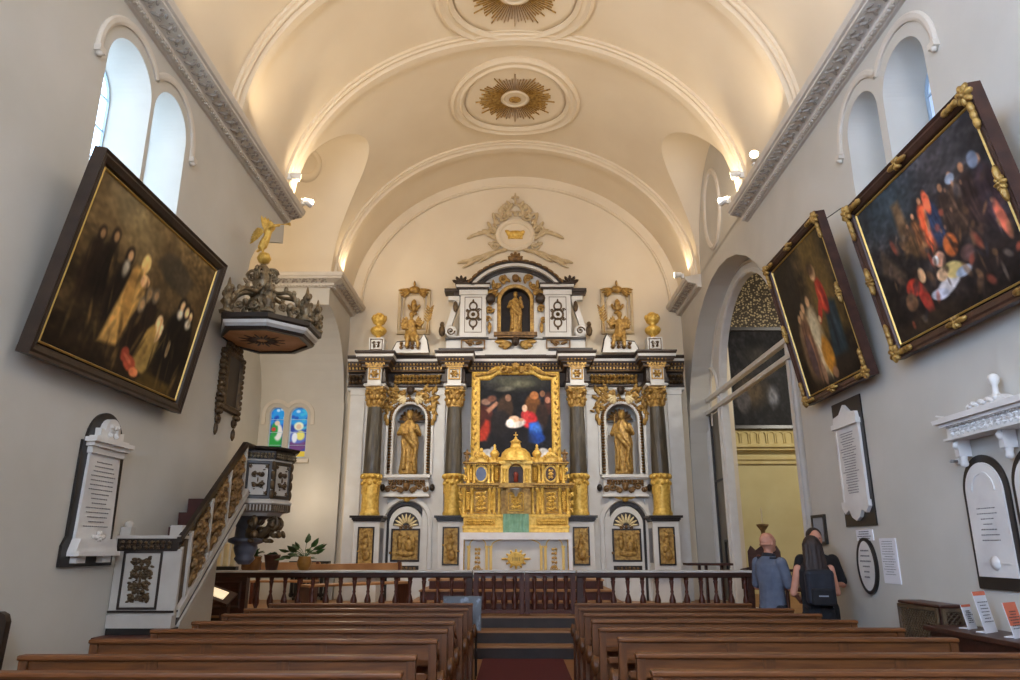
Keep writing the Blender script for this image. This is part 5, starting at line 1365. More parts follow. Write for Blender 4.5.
def seated_angel(x, side, label):
    t = thing('angel_statue', label, 'statue', (x, 15.72, 5.792), None, 'seated angels on the cornice')
    d = side
    q = MB(T((0, .25, 0)) @ UVW_END); q.prism([(d * px, py) for px, py in [(-.42, 0), (.42, 0), (.36, .3), (.3, .42), (.22, .3), (-.1, .26), (-.3, .24), (-.36, .12)]], 0, .35); p = q.build('volute_seat', 'white', t, local=True)
    q = MB(T((0, -.11, .16)) @ UVW_END); q.carve(.5, .2, 77, t=.02); q.build('seat_carving', 'bronze', p, local=True)
    q = MB(T((0, .06, 0)) @ UVW_END); pr = [(-.42, 0), (-.36, .12), (-.3, .24), (-.1, .26), (.22, .3), (.3, .42), (.36, .3), (.42, 0)]
    q.tube([(d * px, py + .02, .1) for px, py in pr], .025, 6); q.build('seat_edge', 'ebony', p, local=True)
    v = MB(T((0, -.02, .25)) @ Matrix.Scale(.78, 4))
    statue_robe(v, [(.0, .17, .16, .05 * d, -.02), (.12, .2, .18, .03 * d, -.04), (.3, .16, .14, 0, 0), (.5, .15, .12, -.02 * d, 0), (.62, .16, .1, -.02 * d, 0), (.7, .07, .06, 0, 0)], 6, .12)
    v.limb([(.06 * d, -.05, .14), (.2 * d, -.22, .12), (.24 * d, -.2, -.14)], [.09, .07, .05]); v.limb([(-.06 * d, -.05, .14), (-.05 * d, -.26, .1), (-.08 * d, -.24, -.16)], [.09, .07, .05])
    v.limb([(-.16 * d, 0, .6), (-.24 * d, -.08, .42), (-.1 * d, -.18, .38)], [.05, .045, .035]); v.limb([(.14 * d, 0, .6), (.27 * d, -.06, .5), (.36 * d, -.1, .6)], [.05, .045, .035])
    v.tube([(0, 0, .66), (0, -.01, .76)], .045, 8); v.ball((.0, -.02, .82), (.07, .08, .095), 12, 8); v.ball((0, .01, .85), (.085, .085, .085), 10, 6)
    v.build('figure', 'old_gold', t, local=True, remesh=.016)
    for w in (-1, 1):
        q = MB(T((w * .07, .08, .66)) @ RZ(-w * .4) @ UVW_END)
        for k in range(7): q.leafb((0, 0), (1.2 - .28 * k) if w > 0 else (pi - 1.2 + .28 * k), .27 - .015 * k, .08, .02)
        q.build('wing', 'old_gold', t, local=True)
    q = MB(T((.36 * d, -.15, .7)) @ UVW_END); q.tube([(0, -.25, 0), (.06 * d, .35, 0)], .012, 6)
    for k in range(6):
        for w in (-1, 1): q.leafb((.02 * d + .01 * k * d, -.0 + k * .06), pi / 2 - w * .7, .14, .04, .012)
    q.build('palm_branch', 'old_gold', t, local=True)
seated_angel(-2.36, 1, 'seated gilded angel with palm on the cornice, above the niche nearer the pulpit')
seated_angel(2.36, -1, 'seated gilded angel with palm on the cornice, above the niche nearer the big arch')
for s_, lab in ((-1, 'gilded double-ball urn on a white block at the cornice end nearer the pulpit'), (1, 'gilded double-ball urn on a white block at the cornice end nearer the big arch')):
    x = s_ * 3.1
    t = thing('gilded_urn', lab, 'urn', (x, 15.7, 5.792), None, 'urns at the cornice ends')
    b = MB(); b.bx(x - .17, x + .17, 15.53, 15.87, 5.792, 6.12); p = b.build('block', 'white', t, bevel=.006)
    b = MB(T((x, 15.53, 5.96)) @ UVW_END); b.rectframe(.24, .22, [(0, 0), (0, .012), (.02, .012), (.02, 0)]); b.carve(.2, .18, 12, t=.01); b.build('block_ornament', 'dark_gilt', p)
    b = MB(T((x, 15.7, 6.12))); b.lathe([(.08, 0), (.1, .02), (.05, .05), (.05, .07), (.15, .13), (.185, .2), (.17, .25), (.08, .31), (.06, .33), (.13, .38), (.17, .47), (.13, .56), (.06, .62), (0, .64)], seg=24); b.build('bowl', 'gold', t)
    b = MB(T((x, 15.7, 6.12)));
    for k in range(8): a = k * pi / 4; b.ball((.14 * math.cos(a), .14 * math.sin(a), .5), (.04, .04, .07), 6, 5)
    b.build('gadroons', 'gold', t)
# plaster panels over the angels
for s_, lab in ((-1, 'pale plaster wall panel with gilded crest, behind the angel nearer the pulpit'), (1, 'pale plaster wall panel with gilded crest, behind the angel nearer the big arch')):
    x = s_ * 2.43
    t = thing('plaster_cartouche', lab, 'wall panel', (x, YE, 6.55), None, 'plaster panels on the end wall')
    M = T((x, YE - .012, 0)) @ UVW_END
    b = MB(M); b.rectframe(.62, .98, [(0, 0), (0, .05), (.03, .06), (.07, .05), (.08, 0)], c=(0, 7.03)); b.sweep([(-.25, 6.62), (-.25, 7.3), (-.2, 7.42), (-.1, 7.47), (.1, 7.47), (.2, 7.42), (.25, 7.3), (.25, 6.62), (-.25, 6.62)], [(.015, 0), (.015, .03), (-.015, .03), (-.015, 0)]); b.build('moulding', 'plaster_trim', t)
    b = MB(M @ T((0, 7.55, .05))); b.ball((0, .02, .02), (.14, .1, .06), 10, 6)
    for d in (-1, 1):
        for k in range(4): b.leafb((d * .1, .04 - .02 * k), (-.1 - .22 * k) if d > 0 else pi + .1 + .22 * k, .3 - .02 * k, .07, .04)
    b.leafb((0, .08), pi / 2, .18, .06, .04); b.build('gilded_crest', 'old_gold', t)
    b = MB(M @ T((0, 7.1, .04))); b.leafb((0, -.1), pi / 2, .34, .16, .05); b.leafb((-.05, -.06), 2.1, .2, .08, .04); b.leafb((.05, -.06), 1.04, .2, .08, .04); b.ball((0, -.12, .03), (.1, .05, .05), 8, 6); b.build('gilded_pendant', 'old_gold', t)
# big plaster relief high on the end wall
t = thing('plaster_emblem', 'large pale plaster relief with gilt centre, high on the end wall', 'wall relief', (0, YE, 9.0))
M = T((0, YE - .045, 9.0)) @ UVW_END
def ov(a, c, n=32): return [(a * math.cos(-2 * pi * i / n), c * math.sin(-2 * pi * i / n)) for i in range(n)]
b = MB(M); b.sweep(ov(.42, .36), [(.06, 0), (.05, .06), (0, .08), (-.06, .05), (-.07, 0)], True); b.prism(ov(.4, .34)[::-1], 0, .03); b.build('cartouche', 'vault', t)
b = MB(M); R = random.Random(4)
for d in (-1, 1):
    b.scroll((d * .55, .1), .16, 1.5, 0, d, .035); b.scroll((d * .48, -.28), .13, 1.5, 1, -d, .03); b.scroll((d * .3, .5), .14, 1.5, 2, d, .03); b.scroll((d * .2, .76), .1, 1.4, 2, -d, .025)
    for k in range(5): b.leafb((d * (.55 + .1 * k), .06), (.3 - .22 * k) if d > 0 else pi - .3 + .22 * k, .3, .09, .03)
    for k in range(6): b.leafb((d * (.3 + .13 * k), -.42 - .05 * k), (-.15 - .18 * (k % 3)) if d > 0 else pi + .15 + .18 * (k % 3), .42, .07, .03)
    for k in range(9): a = .3 + k * .28; b.leafb((d * .42 * math.cos(a - .8), .36 * math.sin(a - .8) + .15), a if d > 0 else pi - a, .2, .08, .03)
for d in (-1, 1):
    for k in range(14):
        a = -1.2 + k * .19; r = .5 + .12 * (k % 2); b.leafb((d * r * .95 * math.cos(a), .1 + r * math.sin(a)), (a + .9) if d > 0 else pi - (a + .9), .22, .1, .035)
    for k in range(9): b.leafb((d * (.34 + .1 * k), -.36 - .035 * k), (-.6 + .12 * (k % 3)) if d > 0 else pi + .6 - .12 * (k % 3), .3, .08, .035)
    for k in range(6): b.leafb((d * (.1 + .05 * k), .78 - .06 * k), (.9 - .3 * (k % 2)) if d > 0 else pi - .9 + .3 * (k % 2), .2, .09, .035)
b.leafb((0, -.38), -pi / 2, .28, .12, .04); b.leafb((0, .8), pi / 2, .25, .08, .03)
b.build('plaster_scrolls', 'plaster_trim', t)
b = MB(M @ T((0, 0, .03))); b.ball((0, .02, .01), (.22, .1, .05), 10, 6); b.leafb((-.1, .02), 2.6, .18, .1, .04); b.leafb((.1, .02), .5, .16, .1, .04); b.box((0, -.08, .01), (.36, .06, .04)); b.build('gilded_centre', 'gold', t)
b = MB(M @ T((0, .98, .04))); b.box((0, 0, 0), (.04, .3, .03)); b.box((0, .03, 0), (.2, .04, .03)); b.rosette((0, .03), .1, 4, .02); b.build('gilt_cross', 'plaster_trim', t)

# ------------------------------------------------------------------ altarpiece painting
t = thing('altarpiece_painting', 'dark nativity-like painting in a gold frame above the altar', 'painting', (0, 15.7, 4.36)); t.scale = (.965, 1, .965)
cv = Cv(120, 142, (24, 24, 30))
cv.noise(3, .3)
cv.ell(.5, .93, .3, .1, (96, 96, 78), 0, .5, .7); cv.ell(.36, .84, .1, .03, (120, 116, 100), .1, .4, .7); cv.ell(.6, .9, .12, .04, (120, 118, 96), 0, .4, .7)
cv.ell(.1, .68, .06, .04, (170, 130, 110), 0, .3, .9); cv.poly([(0, .2), (.12, .2), (.22, .42), (.18, .6), (0, .66)], (72, 34, 30), .03); cv.poly([(.02, .2), (.1, .22), (.2, .44), (.1, .46), (.01, .32)], (176, 54, 38), .03)
cv.poly([(.1, .58), (.14, .54), (.28, .66), (.24, .69)], (170, 120, 96), .02); cv.ell(.18, .72, .05, .04, (110, 70, 56), 0, .3); cv.ell(.36, .6, .09, .16, (62, 46, 36)); cv.ell(.4, .73, .035, .045, (140, 104, 84)); cv.ell(.3, .42, .12, .16, (34, 30, 32))
cv.ell(.73, .64, .09, .13, (104, 66, 36)); cv.ell(.75, .76, .05, .05, (176, 112, 66)); cv.ell(.86, .78, .03, .04, (120, 84, 62)); cv.ell(.94, .66, .05, .14, (70, 40, 34)); cv.ell(.93, .7, .03, .04, (160, 110, 90)); cv.ell(.85, .5, .07, .16, (48, 34, 30))
cv.ell(.68, .46, .09, .1, (196, 46, 52)); cv.ell(.63, .52, .05, .06, (190, 60, 60)); cv.ell(.62, .6, .03, .045, (214, 178, 150)); cv.poly([(.66, .2), (.8, .16), (.86, .3), (.8, .44), (.68, .42)], (36, 84, 178), .03); cv.ell(.78, .24, .09, .06, (30, 70, 160)); cv.ell(.78, .36, .06, .05, (80, 130, 210), 0, .5, .6)
cv.ell(.5, .42, .11, .06, (222, 212, 206), .15); cv.ell(.48, .47, .06, .04, (226, 188, 160)); cv.ell(.42, .42, .04, .05, (236, 228, 222)); cv.ell(.57, .46, .03, .02, (210, 160, 130))
cv.ell(.13, .06, .08, .05, (168, 168, 170)); cv.ell(.2, .1, .03, .04, (150, 150, 150)); cv.ell(.86, .06, .07, .06, (190, 190, 192)); cv.ell(.5, .22, .2, .1, (28, 26, 32), 0, .5)
cv.noise(8, .14)
def amask(u, v): return v < .93 or abs(u - .5) < .3 or v < 1.0 - .07 * (abs(u - .5) - .3) / .12
M = T((0, 0, 0)) @ UVW_END
cv.mesh('canvas', 1.68, 1.86, 'canvas', t, .0, M @ T((0, .0, .02)))
b = MB(M); b.bx(-.86, .86, -.95, .95, -.05, .01); b.build('backing_board', 'ebony', t, local=True)
fp = [(-.84, -.93), (-.84, .87), (-.6, .87), (-.42, 1.0), (.42, 1.0), (.6, .87), (.84, .87), (.84, -.93)]
b = MB(M); b.sweep(fp, [(.03, .03), (.0, .06), (-.06, .07), (-.12, .1), (-.16, .06), (-.17, -.02), (-.0, -.02)]); b.bx(-1.0, 1.0, -1.08, -.92, -.02, .08); b.build('frame', 'gold', t, local=True)
b = MB(M @ T((0, 0, .07))); R = random.Random(9)
for s_ in (-1, 1):
    for k in range(16): b.leafb((s_ * .93, -.9 + k * .115), pi / 2 + s_ * .5 * (-1) ** k, .11, .05, .03)
    b.scroll((s_ * .28, 1.1), .1, 1.4, 0, s_, .03); b.leafb((s_ * .4, 1.08), -.4 if s_ > 0 else pi + .4, .34, .1, .04); b.leafb((s_ * .7, .98), -.2 if s_ > 0 else pi + .2, .24, .1, .04)
b.cherub((0, 1.12), .09, 0, 0); b.build('frame_carving', 'old_gold', t, local=True)

# ------------------------------------------------------------------ tabernacle shelf (gilded)
G0 = T((0, 15.17, 0)) @ UVW_END
t = thing('tabernacle', 'carved gold tabernacle with dome, standing behind the altar table', 'tabernacle', (0, 15.17, 1.9)); TB = t
b = MB(G0); b.bx(-1.08, 1.08, 1.06, 2.0, -.2, .0); b.bx(-1.06, 1.06, 1.9, 2.22, -.2, .12); b.bx(-1.1, 1.1, 2.2, 2.25, -.2, .15); b.bx(-1.08, 1.08, 1.98, 2.03, -.2, .14); b.build('base', 'gold', t, bevel=.006)
b = MB(G0); b.bx(-1.12, 1.12, 2.25, 2.8, -.2, .02); b.bx(-.2, .3, 2.25, 2.8, .0, .14); b.bx(-1.16, 1.16, 2.78, 2.83, -.2, .1); b.bx(-1.2, 1.2, 2.83, 2.87, -.2, .14); b.bx(-.34, .34, 2.78, 2.87, 0, .22); b.build('lower_tier', 'old_gold', t, bevel=.006)
b = MB(G0); b.bx(-1.02, 1.02, 2.87, 3.26, -.2, -.02); b.bx(-1.06, 1.06, 3.24, 3.28, -.2, .06); b.bx(-1.1, 1.1, 3.28, 3.31, -.2, .09); b.build('upper_tier', 'old_gold', t, bevel=.006)
b = MB(G0)
for (z0, z1, xs, dz) in ((2.26, 2.78, (-1.06, -.9, -.54, -.44, -.34, .34, .44, .54, .9, 1.06), .06), (2.88, 3.24, (-.98, -.86, -.56, -.48, .48, .56, .86, .98), .03)):
    for x in xs: b.lathe([(.04, z0), (.04, z0 + .03), (.025, z0 + .05), (.03, z0 + .2), (.024, z1 - .08), (.04, z1 - .05), (.042, z1)], (x, 0, dz), 10, axis='y')
b.build('colonettes', 'gold', t)
for (x, y, w_, h_, sd, dz) in ((-.72, 2.52, .3, .44, 1, .03), (.72, 2.52, .3, .44, 1, .03), (-.49, 2.52, .1, .4, 2, .03), (.49, 2.52, .1, .4, 2, .03), (0, 2.5, .3, .34, 3, .15), (-.98, 2.52, .12, .4, 4, .03), (.98, 2.52, .12, .4, 4, .03), (-.4, 3.07, .1, .3, 5, -.01), (.4, 3.07, .1, .3, 5, -.01), (-.93, 3.07, .08, .3, 6, -.01), (.93, 3.07, .08, .3, 6, -.01), (-.72, 2.1, .6, .1, 7, .12), (.72, 2.1, .6, .1, 7, .12)):
    b = MB(G0 @ T((x, y, dz))); b.carve(w_ * .9, h_ * .9, sd, t=.015, dens=1.5); b.carve(w_ * .5, h_ * .9, sd + 1, t=.014, dens=1.2); b.rectframe(w_, h_, [(-.01, 0), (0, .012), (.012, 0)]); b.build('carved_panel', 'gold', t)
R = random.Random(12)
b = MB(G0)
for k in range(44): b.ball((-1.08 + k * .05, 2.81, .1), (.018, .018, .02), 6, 4); b.ball((-1.03 + k * .048, 3.26, .06), (.016, .016, .02), 6, 4); b.ball((-1.08 + k * .05, 2.225, .14), (.018, .016, .02), 6, 4)
for s_ in (-1, 1):
    for (x, y) in ((1.09, 2.45), (1.1, 2.62), (1.07, 2.75), (1.02, 2.98), (1.0, 3.12), (1.08, 2.3)): b.scroll((s_ * x, y), .07, 1.3, 0, s_, .022); b.leafb((s_ * x, y), .8 if s_ > 0 else 2.3, .12, .06, .02)
for s_ in (-1, 1):
    for x in (.18, .3, .58, .86, .95): b.leafb((s_ * x, 3.3), pi / 2, .11 + .05 * (x == .58), .05, .03); b.rosette((s_ * x, 3.3), .035, 5, .02)
b.build('carved_edging', 'gold', t)
# projecting central turret
b = MB(G0)
b.bx(-.31, .31, 2.87, 3.28, -.1, .02)
for s_ in (-1, 1): b.bx(s_ * .23 - .08, s_ * .23 + .08, 2.87, 3.26, 0, .16); b.lathe([(.05, 2.88), (.03, 2.92), (.035, 3.1), (.05, 3.16)], (s_ * .23, 0, .19), 10, axis='y')
b.sweep(archpath(-.16, .16, 2.87, 3.1, 16), [(.0, 0), (.0, .17), (-.08, .17), (-.08, 0)]); b.bx(-.34, .34, 3.26, 3.32, -.2, .2); b.build('turret', 'gold', t)
b = MB(G0); b.bx(-.15, .15, 2.88, 3.22, .021, .03); b.build('turret_recess', 'frame_red', t)
b = MB(G0); b.lathe([(.03, 2.9), (.045, 2.92), (.04, 3.02), (.05, 3.06), (.03, 3.1)], (0, 0, .1), 12, axis='y'); b.build('red_lamp_glass', 'deep_red', t)
b = MB(T((0, 15.15, 0))); b.lathe([(.34, 3.32), (.34, 3.36), (.31, 3.4), (.28, 3.5), (.2, 3.58), (.1, 3.62), (.11, 3.64), (.1, 3.66), (.09, 3.72), (.12, 3.73), (.06, 3.77), (.03, 3.8), (0, 3.81)], seg=32, mod=lambda a, h: 1 + .025 * math.cos(12 * a), sy=.8); b.build('dome', 'gold', t)
b = MB(G0); b.box((0, 3.87, 0), (.02, .14, .02)); b.box((0, 3.88, 0), (.09, .02, .02)); b.ball((0, 3.81, 0), .03); b.build('cross', 'gold', t)
for s_ in (-1, 1):
    b = MB(G0); b.prism([(s_ * .72 - .26, 3.31), (s_ * .72 + .26, 3.31), (s_ * .72 + .2, 3.4), (s_ * .72 + .1, 3.46), (s_ * .72 + .06, 3.52), (s_ * .72 - .06, 3.52), (s_ * .72 - .1, 3.46), (s_ * .72 - .2, 3.4)][::1], -.2, .02)
    b.ball((s_ * .72, 3.56, -.06), (.04, .06, .04), 8, 6); b.build('pediment', 'gold', t)
    b = MB(G0 @ T((s_ * .72, 3.4, .02))); b.scroll((-.1, 0), .06, 1.3, 0, 1, .015); b.scroll((.1, 0), .06, 1.3, pi, -1, .015); b.rosette((0, .05), .05, 6, .02); b.build('pediment_carving', 'gold', t)
    b = MB(G0); b.lathe([(.06, 3.31), (.07, 3.34), (.03, 3.38), (.08, 3.44), (.1, 3.5), (.06, 3.56), (.03, 3.58), (.04, 3.6), (.02, 3.63), (.03, 3.66), (0, 3.7)], (s_ * .44, 0, -.05), 14, axis='y'); b.build('urn_finial', 'gold', t)
    b = MB(G0); b.lathe([(.05, 3.31), (.06, 3.34), (.02, 3.37), (.05, 3.42), (.02, 3.46), (.015, 3.54)], (s_ * 1.02, 0, -.05), 10, axis='y'); b.ball((s_ * 1.02, 3.5, -.05), (.08, .04, .03)); b.ball((s_ * 1.02, 3.5, -.05), (.03, .09, .03)); b.build('side_finial', 'bronze', t)
    M = G0 @ T((s_ * .72, 3.07, 0))
    b = MB(M); b.prism(ov(.11, .145)[::-1], 0, .012); b.build('oval_medallion', 'glass_mirror' if s_ < 0 else 'frame_red', t)
    b = MB(M); b.sweep(ov(.125, .16), [(.02, 0), (.015, .03), (-.015, .03), (-.02, 0)], True)
    if s_ > 0: b.carve(.12, .2, 33, t=.012, c=(0, 0)); b.leafb((0, -.05), pi / 2, .1, .08, .02)
    b.build('medallion_rim', 'gold', t)
# altar
AY0 = 14.35
F0 = T((0, 14.4, 0)) @ UVW_END
t = thing('altar', 'white altar table with gilded pilasters and central gold cartouche', 'altar', (0, 14.7, 1.05))
b = MB(); b.bx(-.98, .98, 14.4, 15.0, 1.14, 1.84); b.bx(-1.02, 1.02, 14.36, 15.0, 1.05, 1.14); b.bx(-1.03, 1.03, 14.34, 15.05, 1.82, 1.87); b.build('body', 'white', t, bevel=.005)
b = MB(); b.bx(-1.04, 1.04, 14.34, 15.0, 1.06, 1.12); b.build('plinth', 'grey_marble', t)
b = MB(F0)
for x in (-.9, -.56, -.48, .48, .56, .9): b.bx(x - .025, x + .025, 1.16, 1.62, 0, .03); b.bx(x - .035, x + .035, 1.6, 1.64, 0, .045); b.bx(x - .035, x + .035, 1.14, 1.18, 0, .045)
b.build('gilded_pilasters', 'gold_line', t)
b = MB(F0)
for a, c in ((-.88, -.58), (-.46, .46), (.58, .88)):
    r = (c - a) / 2; ry = .13; b.sweep(archpath(a, c, 1.64, 1.65, 18, ry), [(.008, 0), (.008, .015), (-.012, .015), (-.012, 0)])
b.build('gilded_arches', 'gold_line', t)
b = MB(F0 @ T((0, 1.4, 0))); b.prism(ov(.13, .1)[::-1], 0, .03); b.sweep(ov(.14, .11), [(.02, 0), (.015, .04), (-.02, .035), (-.02, 0)], True)
for k in range(12): a = k * pi / 6; b.leafb((.13 * math.cos(a), .1 * math.sin(a)), a, .09 if k % 6 else .16, .05, .02)
b.build('gold_cartouche', 'gold', t)
b = MB(F0 @ T((0, 1.4, .031)))
for x in (-.06, -.02, .02, .06): b.box((x, 0, 0), (.012, .07, .012))
b.box((0, 0, 0), (.05, .012, .012)); b.build('monogram', 'bronze', t)
for s_ in (-1, 1):
    b = MB(F0 @ T((s_ * .73, 1.42, 0))); b.carve(.12, .4, 18, t=.012); b.scroll((-.04, -.2), .05, 1.2, 0, 1, .012); b.scroll((.04, -.2), .05, 1.2, 0, -1, .012); b.build('side_ornament', 'gold_line', t)
b = MB(); b.bx(-1.06, 1.06, 14.3, 15.06, 1.872, 1.885)
b.grid(lambda u, v: (-1.06 + 2.12 * u, 14.3 - .006 - .006 * math.sin(40 * u) * v, 1.885 - .13 * v), 60, 2)
for s_ in (-1, 1): b.grid(lambda u, v: (s_ * (1.066 + .012 * math.sin(14 * u) * v), 14.3 + .76 * u, 1.885 - .74 * v), 24, 6); b.grid(lambda u, v: (s_ * (1.066 - .07 * u), 14.294 - .004 * v, 1.885 - .74 * v), 2, 4)
tag(b.build('altar_cloth', 'cloth'), 'white cloth over the altar table, hanging down at both ends', 'tablecloth')
b = MB(); b.grid(lambda u, v: (-.26 + .52 * u, 14.98 - .012 * math.sin(30 * u) - .01 * v, 2.262 - .365 * v), 50, 4); b.grid(lambda u, v: (-.26 + .52 * u, 15.02 - .05 * v, 2.262), 10, 2)
tag(b.build('veil', 'green_cloth'), 'green cloth veil hanging before the tabernacle door, above the altar', 'cloth')
t = thing('sanctuary_lamp', 'small silver hanging bowl before the tabernacle door', 'lamp', (0, 14.87, 2.7))
b = MB(G0); b.lathe([(.0, 2.58), (.03, 2.6), (.04, 2.64), (.11, 2.7), (.13, 2.74), (.11, 2.75)], (0, 0, .38), 18, axis='y'); b.build('bowl', 'steel', t)
b = MB(G0); b.bx(-.02, .02, 2.7, 2.73, .225, .3); b.build('bracket', 'steel', t)
# ------------------------------------------------------------------ big hanging paintings
def hung(name, label, side, yc, width, zb, height, lean_b, lean_t, cv, fm, gold_ornaments, fw):
    # bottom edge lean_b off the wall, top edge lean_t off the wall
    dx = lean_t - lean_b; hgt = height; H = math.hypot(dx, hgt); tilt = math.atan2(dx, hgt)
    x0 = -W + lean_b if side == 'L' else W - lean_b
    base = (UVW_LEFT if side == 'L' else UVW_RIGHT)
    t = thing(name, label, 'painting', (x0, yc, zb))
    M = base @ RX(tilt) @ T((0, H / 2, 0))
    t.matrix_world = T((x0, yc, zb)) @ M
    w, h = width - 2 * fw, H - 2 * fw
    cv.mesh('canvas', w, h, 'canvas', t, .0)
    b = MB(); b.rectframe(w, h, [(-.008, .005), (0, .02), (.013, .012)]); b.build('gilt_slip', 'gold_line', t, local=True)
    b = MB(); b.rectframe(w + .05, h + .05, [(0, .012), (.01, .03), (fw * .45, .05), (fw * .6, .045), (fw * .8, .06), (fw - .025, .04), (fw - .025, -.05), (0, -.05)]); b.build('frame', fm, t, local=True)
    b = MB(); b.box((0, 0, -.04), (w + .1, h + .1, .02)); b.build('back_board', 'ebony', t, local=True)
    if gold_ornaments:
        for sx in (-1, 1):
            for sy in (-1, 1):
                b = MB(T((sx * (w / 2 + fw * .5), sy * (h / 2 + fw * .5), .05)))
                b.rosette((0, 0), fw * .75, 7, .03)
                for q in range(3): b.leafb((-sx * fw * (.5 + .5 * q), sy * .01), 0 if sx < 0 else pi, fw * .9, fw * .5, .025); b.leafb((sx * .01, -sy * fw * (.5 + .5 * q)), -sy * pi / 2, fw * .9, fw * .5, .025)
                b.build('corner_ornament', 'old_gold', t, local=True)
        for px, py in ((0, h / 2 + fw * .5), (0, -h / 2 - fw * .5), (w / 2 + fw * .5, 0), (-w / 2 - fw * .5, 0)):
            b = MB(T((px, py, .05))); b.rosette((0, 0), fw * .5, 6, .03); a = 0 if px == 0 else pi / 2
            for d in (0, pi): b.leafb((0, 0), a + d, fw * 1.2, fw * .4, .03)
            b.build('side_ornament', 'old_gold', t, local=True)
    # hanging cords to the wall
    for sx in (-.3, .3):
        b = MB(); p0 = Vector((sx * w, H / 2 - .05, -.05)); q = Vector((sx * w * .9, H / 2 + .1, 0))
        wall_pt = (T((x0, yc, zb)) @ M).inverted() @ ((T((-W if side == 'L' else W, yc, 0)) @ base) @ Vector((sx * w * .9, zb + height + .25, .01)))
        b.tube([p0, wall_pt], .006, 5); b.build('hanging_cord', 'black', t, local=True)
    return t
cv = Cv(170, 120, (52, 40, 24)); cv.grad((30, 22, 14), (92, 74, 46), 0, 1); cv.noise(2, .25)
cv.poly([(.0, .62), (.75, .5), (1, .42), (1, .78), (.5, 1), (0, 1)], (84, 68, 44), .08, .6); cv.ell(.35, .86, .2, .13, (128, 110, 74), -.2, .6, .5); cv.ell(.2, .95, .15, .1, (112, 100, 74), 0, .6, .5)
cv.poly([(.5, .76), (.62, .68), (.8, .66), (.84, .8), (.66, .88), (.56, .86)], (58, 50, 38), .03, .9); cv.poly([(.82, .4), (1, .36), (1, .9), (.9, .7)], (60, 46, 28), .06, .7)
for x, h_, c in ((.12, .42, (28, 20, 14)), (.2, .46, (22, 16, 12))): cv.fig(x, .32, h_, c, (110, 84, 56), 0, (30, 22, 16))
cv.fig(.32, .24, .5, (20, 15, 12), (150, 116, 80), 0, (26, 20, 16)); cv.ell(.32, .6, .03, .05, (150, 140, 120), 0, .4)
cv.poly([(.3, .14), (.42, .16), (.5, .5), (.44, .7), (.37, .62)], (158, 122, 66), .03); cv.ell(.44, .7, .045, .06, (190, 152, 92)); cv.ell(.4, .45, .05, .2, (134, 100, 52), .12); cv.ell(.47, .6, .05, .04, (180, 140, 96))
for x, y in ((.53, .52), (.58, .54), (.5, .44)): cv.fig(x, y - .36, .44, (30, 22, 16), (140, 110, 76), 0, (96, 84, 66))
cv.poly([(.55, .1), (.68, .06), (.72, .3), (.66, .42), (.6, .34)], (128, 104, 56), .03); cv.ell(.67, .42, .04, .055, (206, 160, 112)); cv.ell(.69, .36, .03, .07, (206, 170, 126), -.3); cv.ell(.63, .27, .06, .12, (140, 112, 58), -.2)
cv.ell(.55, .1, .07, .045, (140, 62, 42), -.3); cv.ell(.5, .14, .045, .045, (124, 54, 38)); cv.ell(.53, .12, .05, .012, (176, 100, 70), -.4, .4, .7); cv.ell(.6, .06, .05, .03, (186, 110, 70))
for x, h_ in ((.81, .58), (.9, .54), (.86, .56)): cv.fig(x, .1, h_, (16, 13, 11), (196, 160, 116), 0, (20, 16, 14), 1.2)
for x in (.81, .9): cv.ell(x, .1 + .58 * .78 if x < .85 else .1 + .54 * .78, .035, .035, (188, 178, 156), 0, .4)
cv.ell(.8, .3, .02, .06, (150, 130, 100)); cv.poly([(.62, .0), (.95, .0), (.9, .08), (.68, .1)], (64, 50, 24), .03)
R = random.Random(78)
for q in range(60):
    x, y = R.uniform(.08, .95), R.uniform(.08, .6); c = R.choice([(40, 30, 20), (70, 54, 34), (100, 78, 46), (26, 20, 15), (120, 94, 54)])
    cv.ell(x, y, R.uniform(.006, .018), R.uniform(.03, .09), c, R.uniform(-.4, .4), .5, .45)
cv.noise(5, .12); cv.a = np.clip(cv.a * 1.35, 0, 1)
hung('large_painting', 'large painting of robed figures in a plain dark frame, hanging on the left wall', 'L', 6.72, 2.66, 3.06, 1.79, .12, .46, cv, 'frame_dark', False, .13)
cv = Cv(160, 128, (34, 28, 26)); cv.grad((26, 20, 18), (52, 50, 52), 0, 1); cv.noise(4, .3)
cv.ell(.25, .9, .3, .2, (44, 56, 62), 0, .6, .8); cv.ell(.75, .85, .2, .16, (70, 66, 66), 0, .6, .5); cv.poly([(.28, .5), (.38, .52), (.36, .86), (.3, .86)], (110, 84, 58), .04, .9); cv.poly([(.05, .5), (.2, .36), (.24, .4), (.1, .66)], (72, 58, 46), .04, .8)
for x, y, h_, c in ((.42, .44, .3, (92, 60, 38)), (.5, .46, .34, (200, 84, 50)), (.56, .42, .36, (40, 48, 66)), (.66, .4, .38, (52, 40, 34)), (.74, .4, .4, (66, 50, 40)), (.82, .38, .42, (48, 36, 34)), (.92, .34, .44, (58, 44, 48)), (.36, .46, .24, (80, 60, 40))): cv.fig(x, y, h_, c, (168, 118, 84), 0)
cv.ell(.55, .72, .03, .08, (200, 90, 60)); cv.ell(.74, .74, .04, .03, (120, 128, 140)); cv.ell(.9, .74, .04, .05, (110, 118, 132)); cv.ell(.93, .36, .03, .12, (176, 92, 70), .1); cv.ell(.6, .4, .06, .07, (190, 100, 52)); cv.ell(.5, .36, .05, .05, (206, 150, 120)); cv.ell(.47, .37, .03, .03, (220, 214, 208))
cv.ell(.25, .3, .07, .06, (176, 56, 40)); cv.ell(.31, .2, .045, .13, (150, 50, 40), .2); cv.ell(.2, .22, .06, .06, (92, 66, 46)); cv.ell(.34, .34, .035, .05, (190, 150, 110))
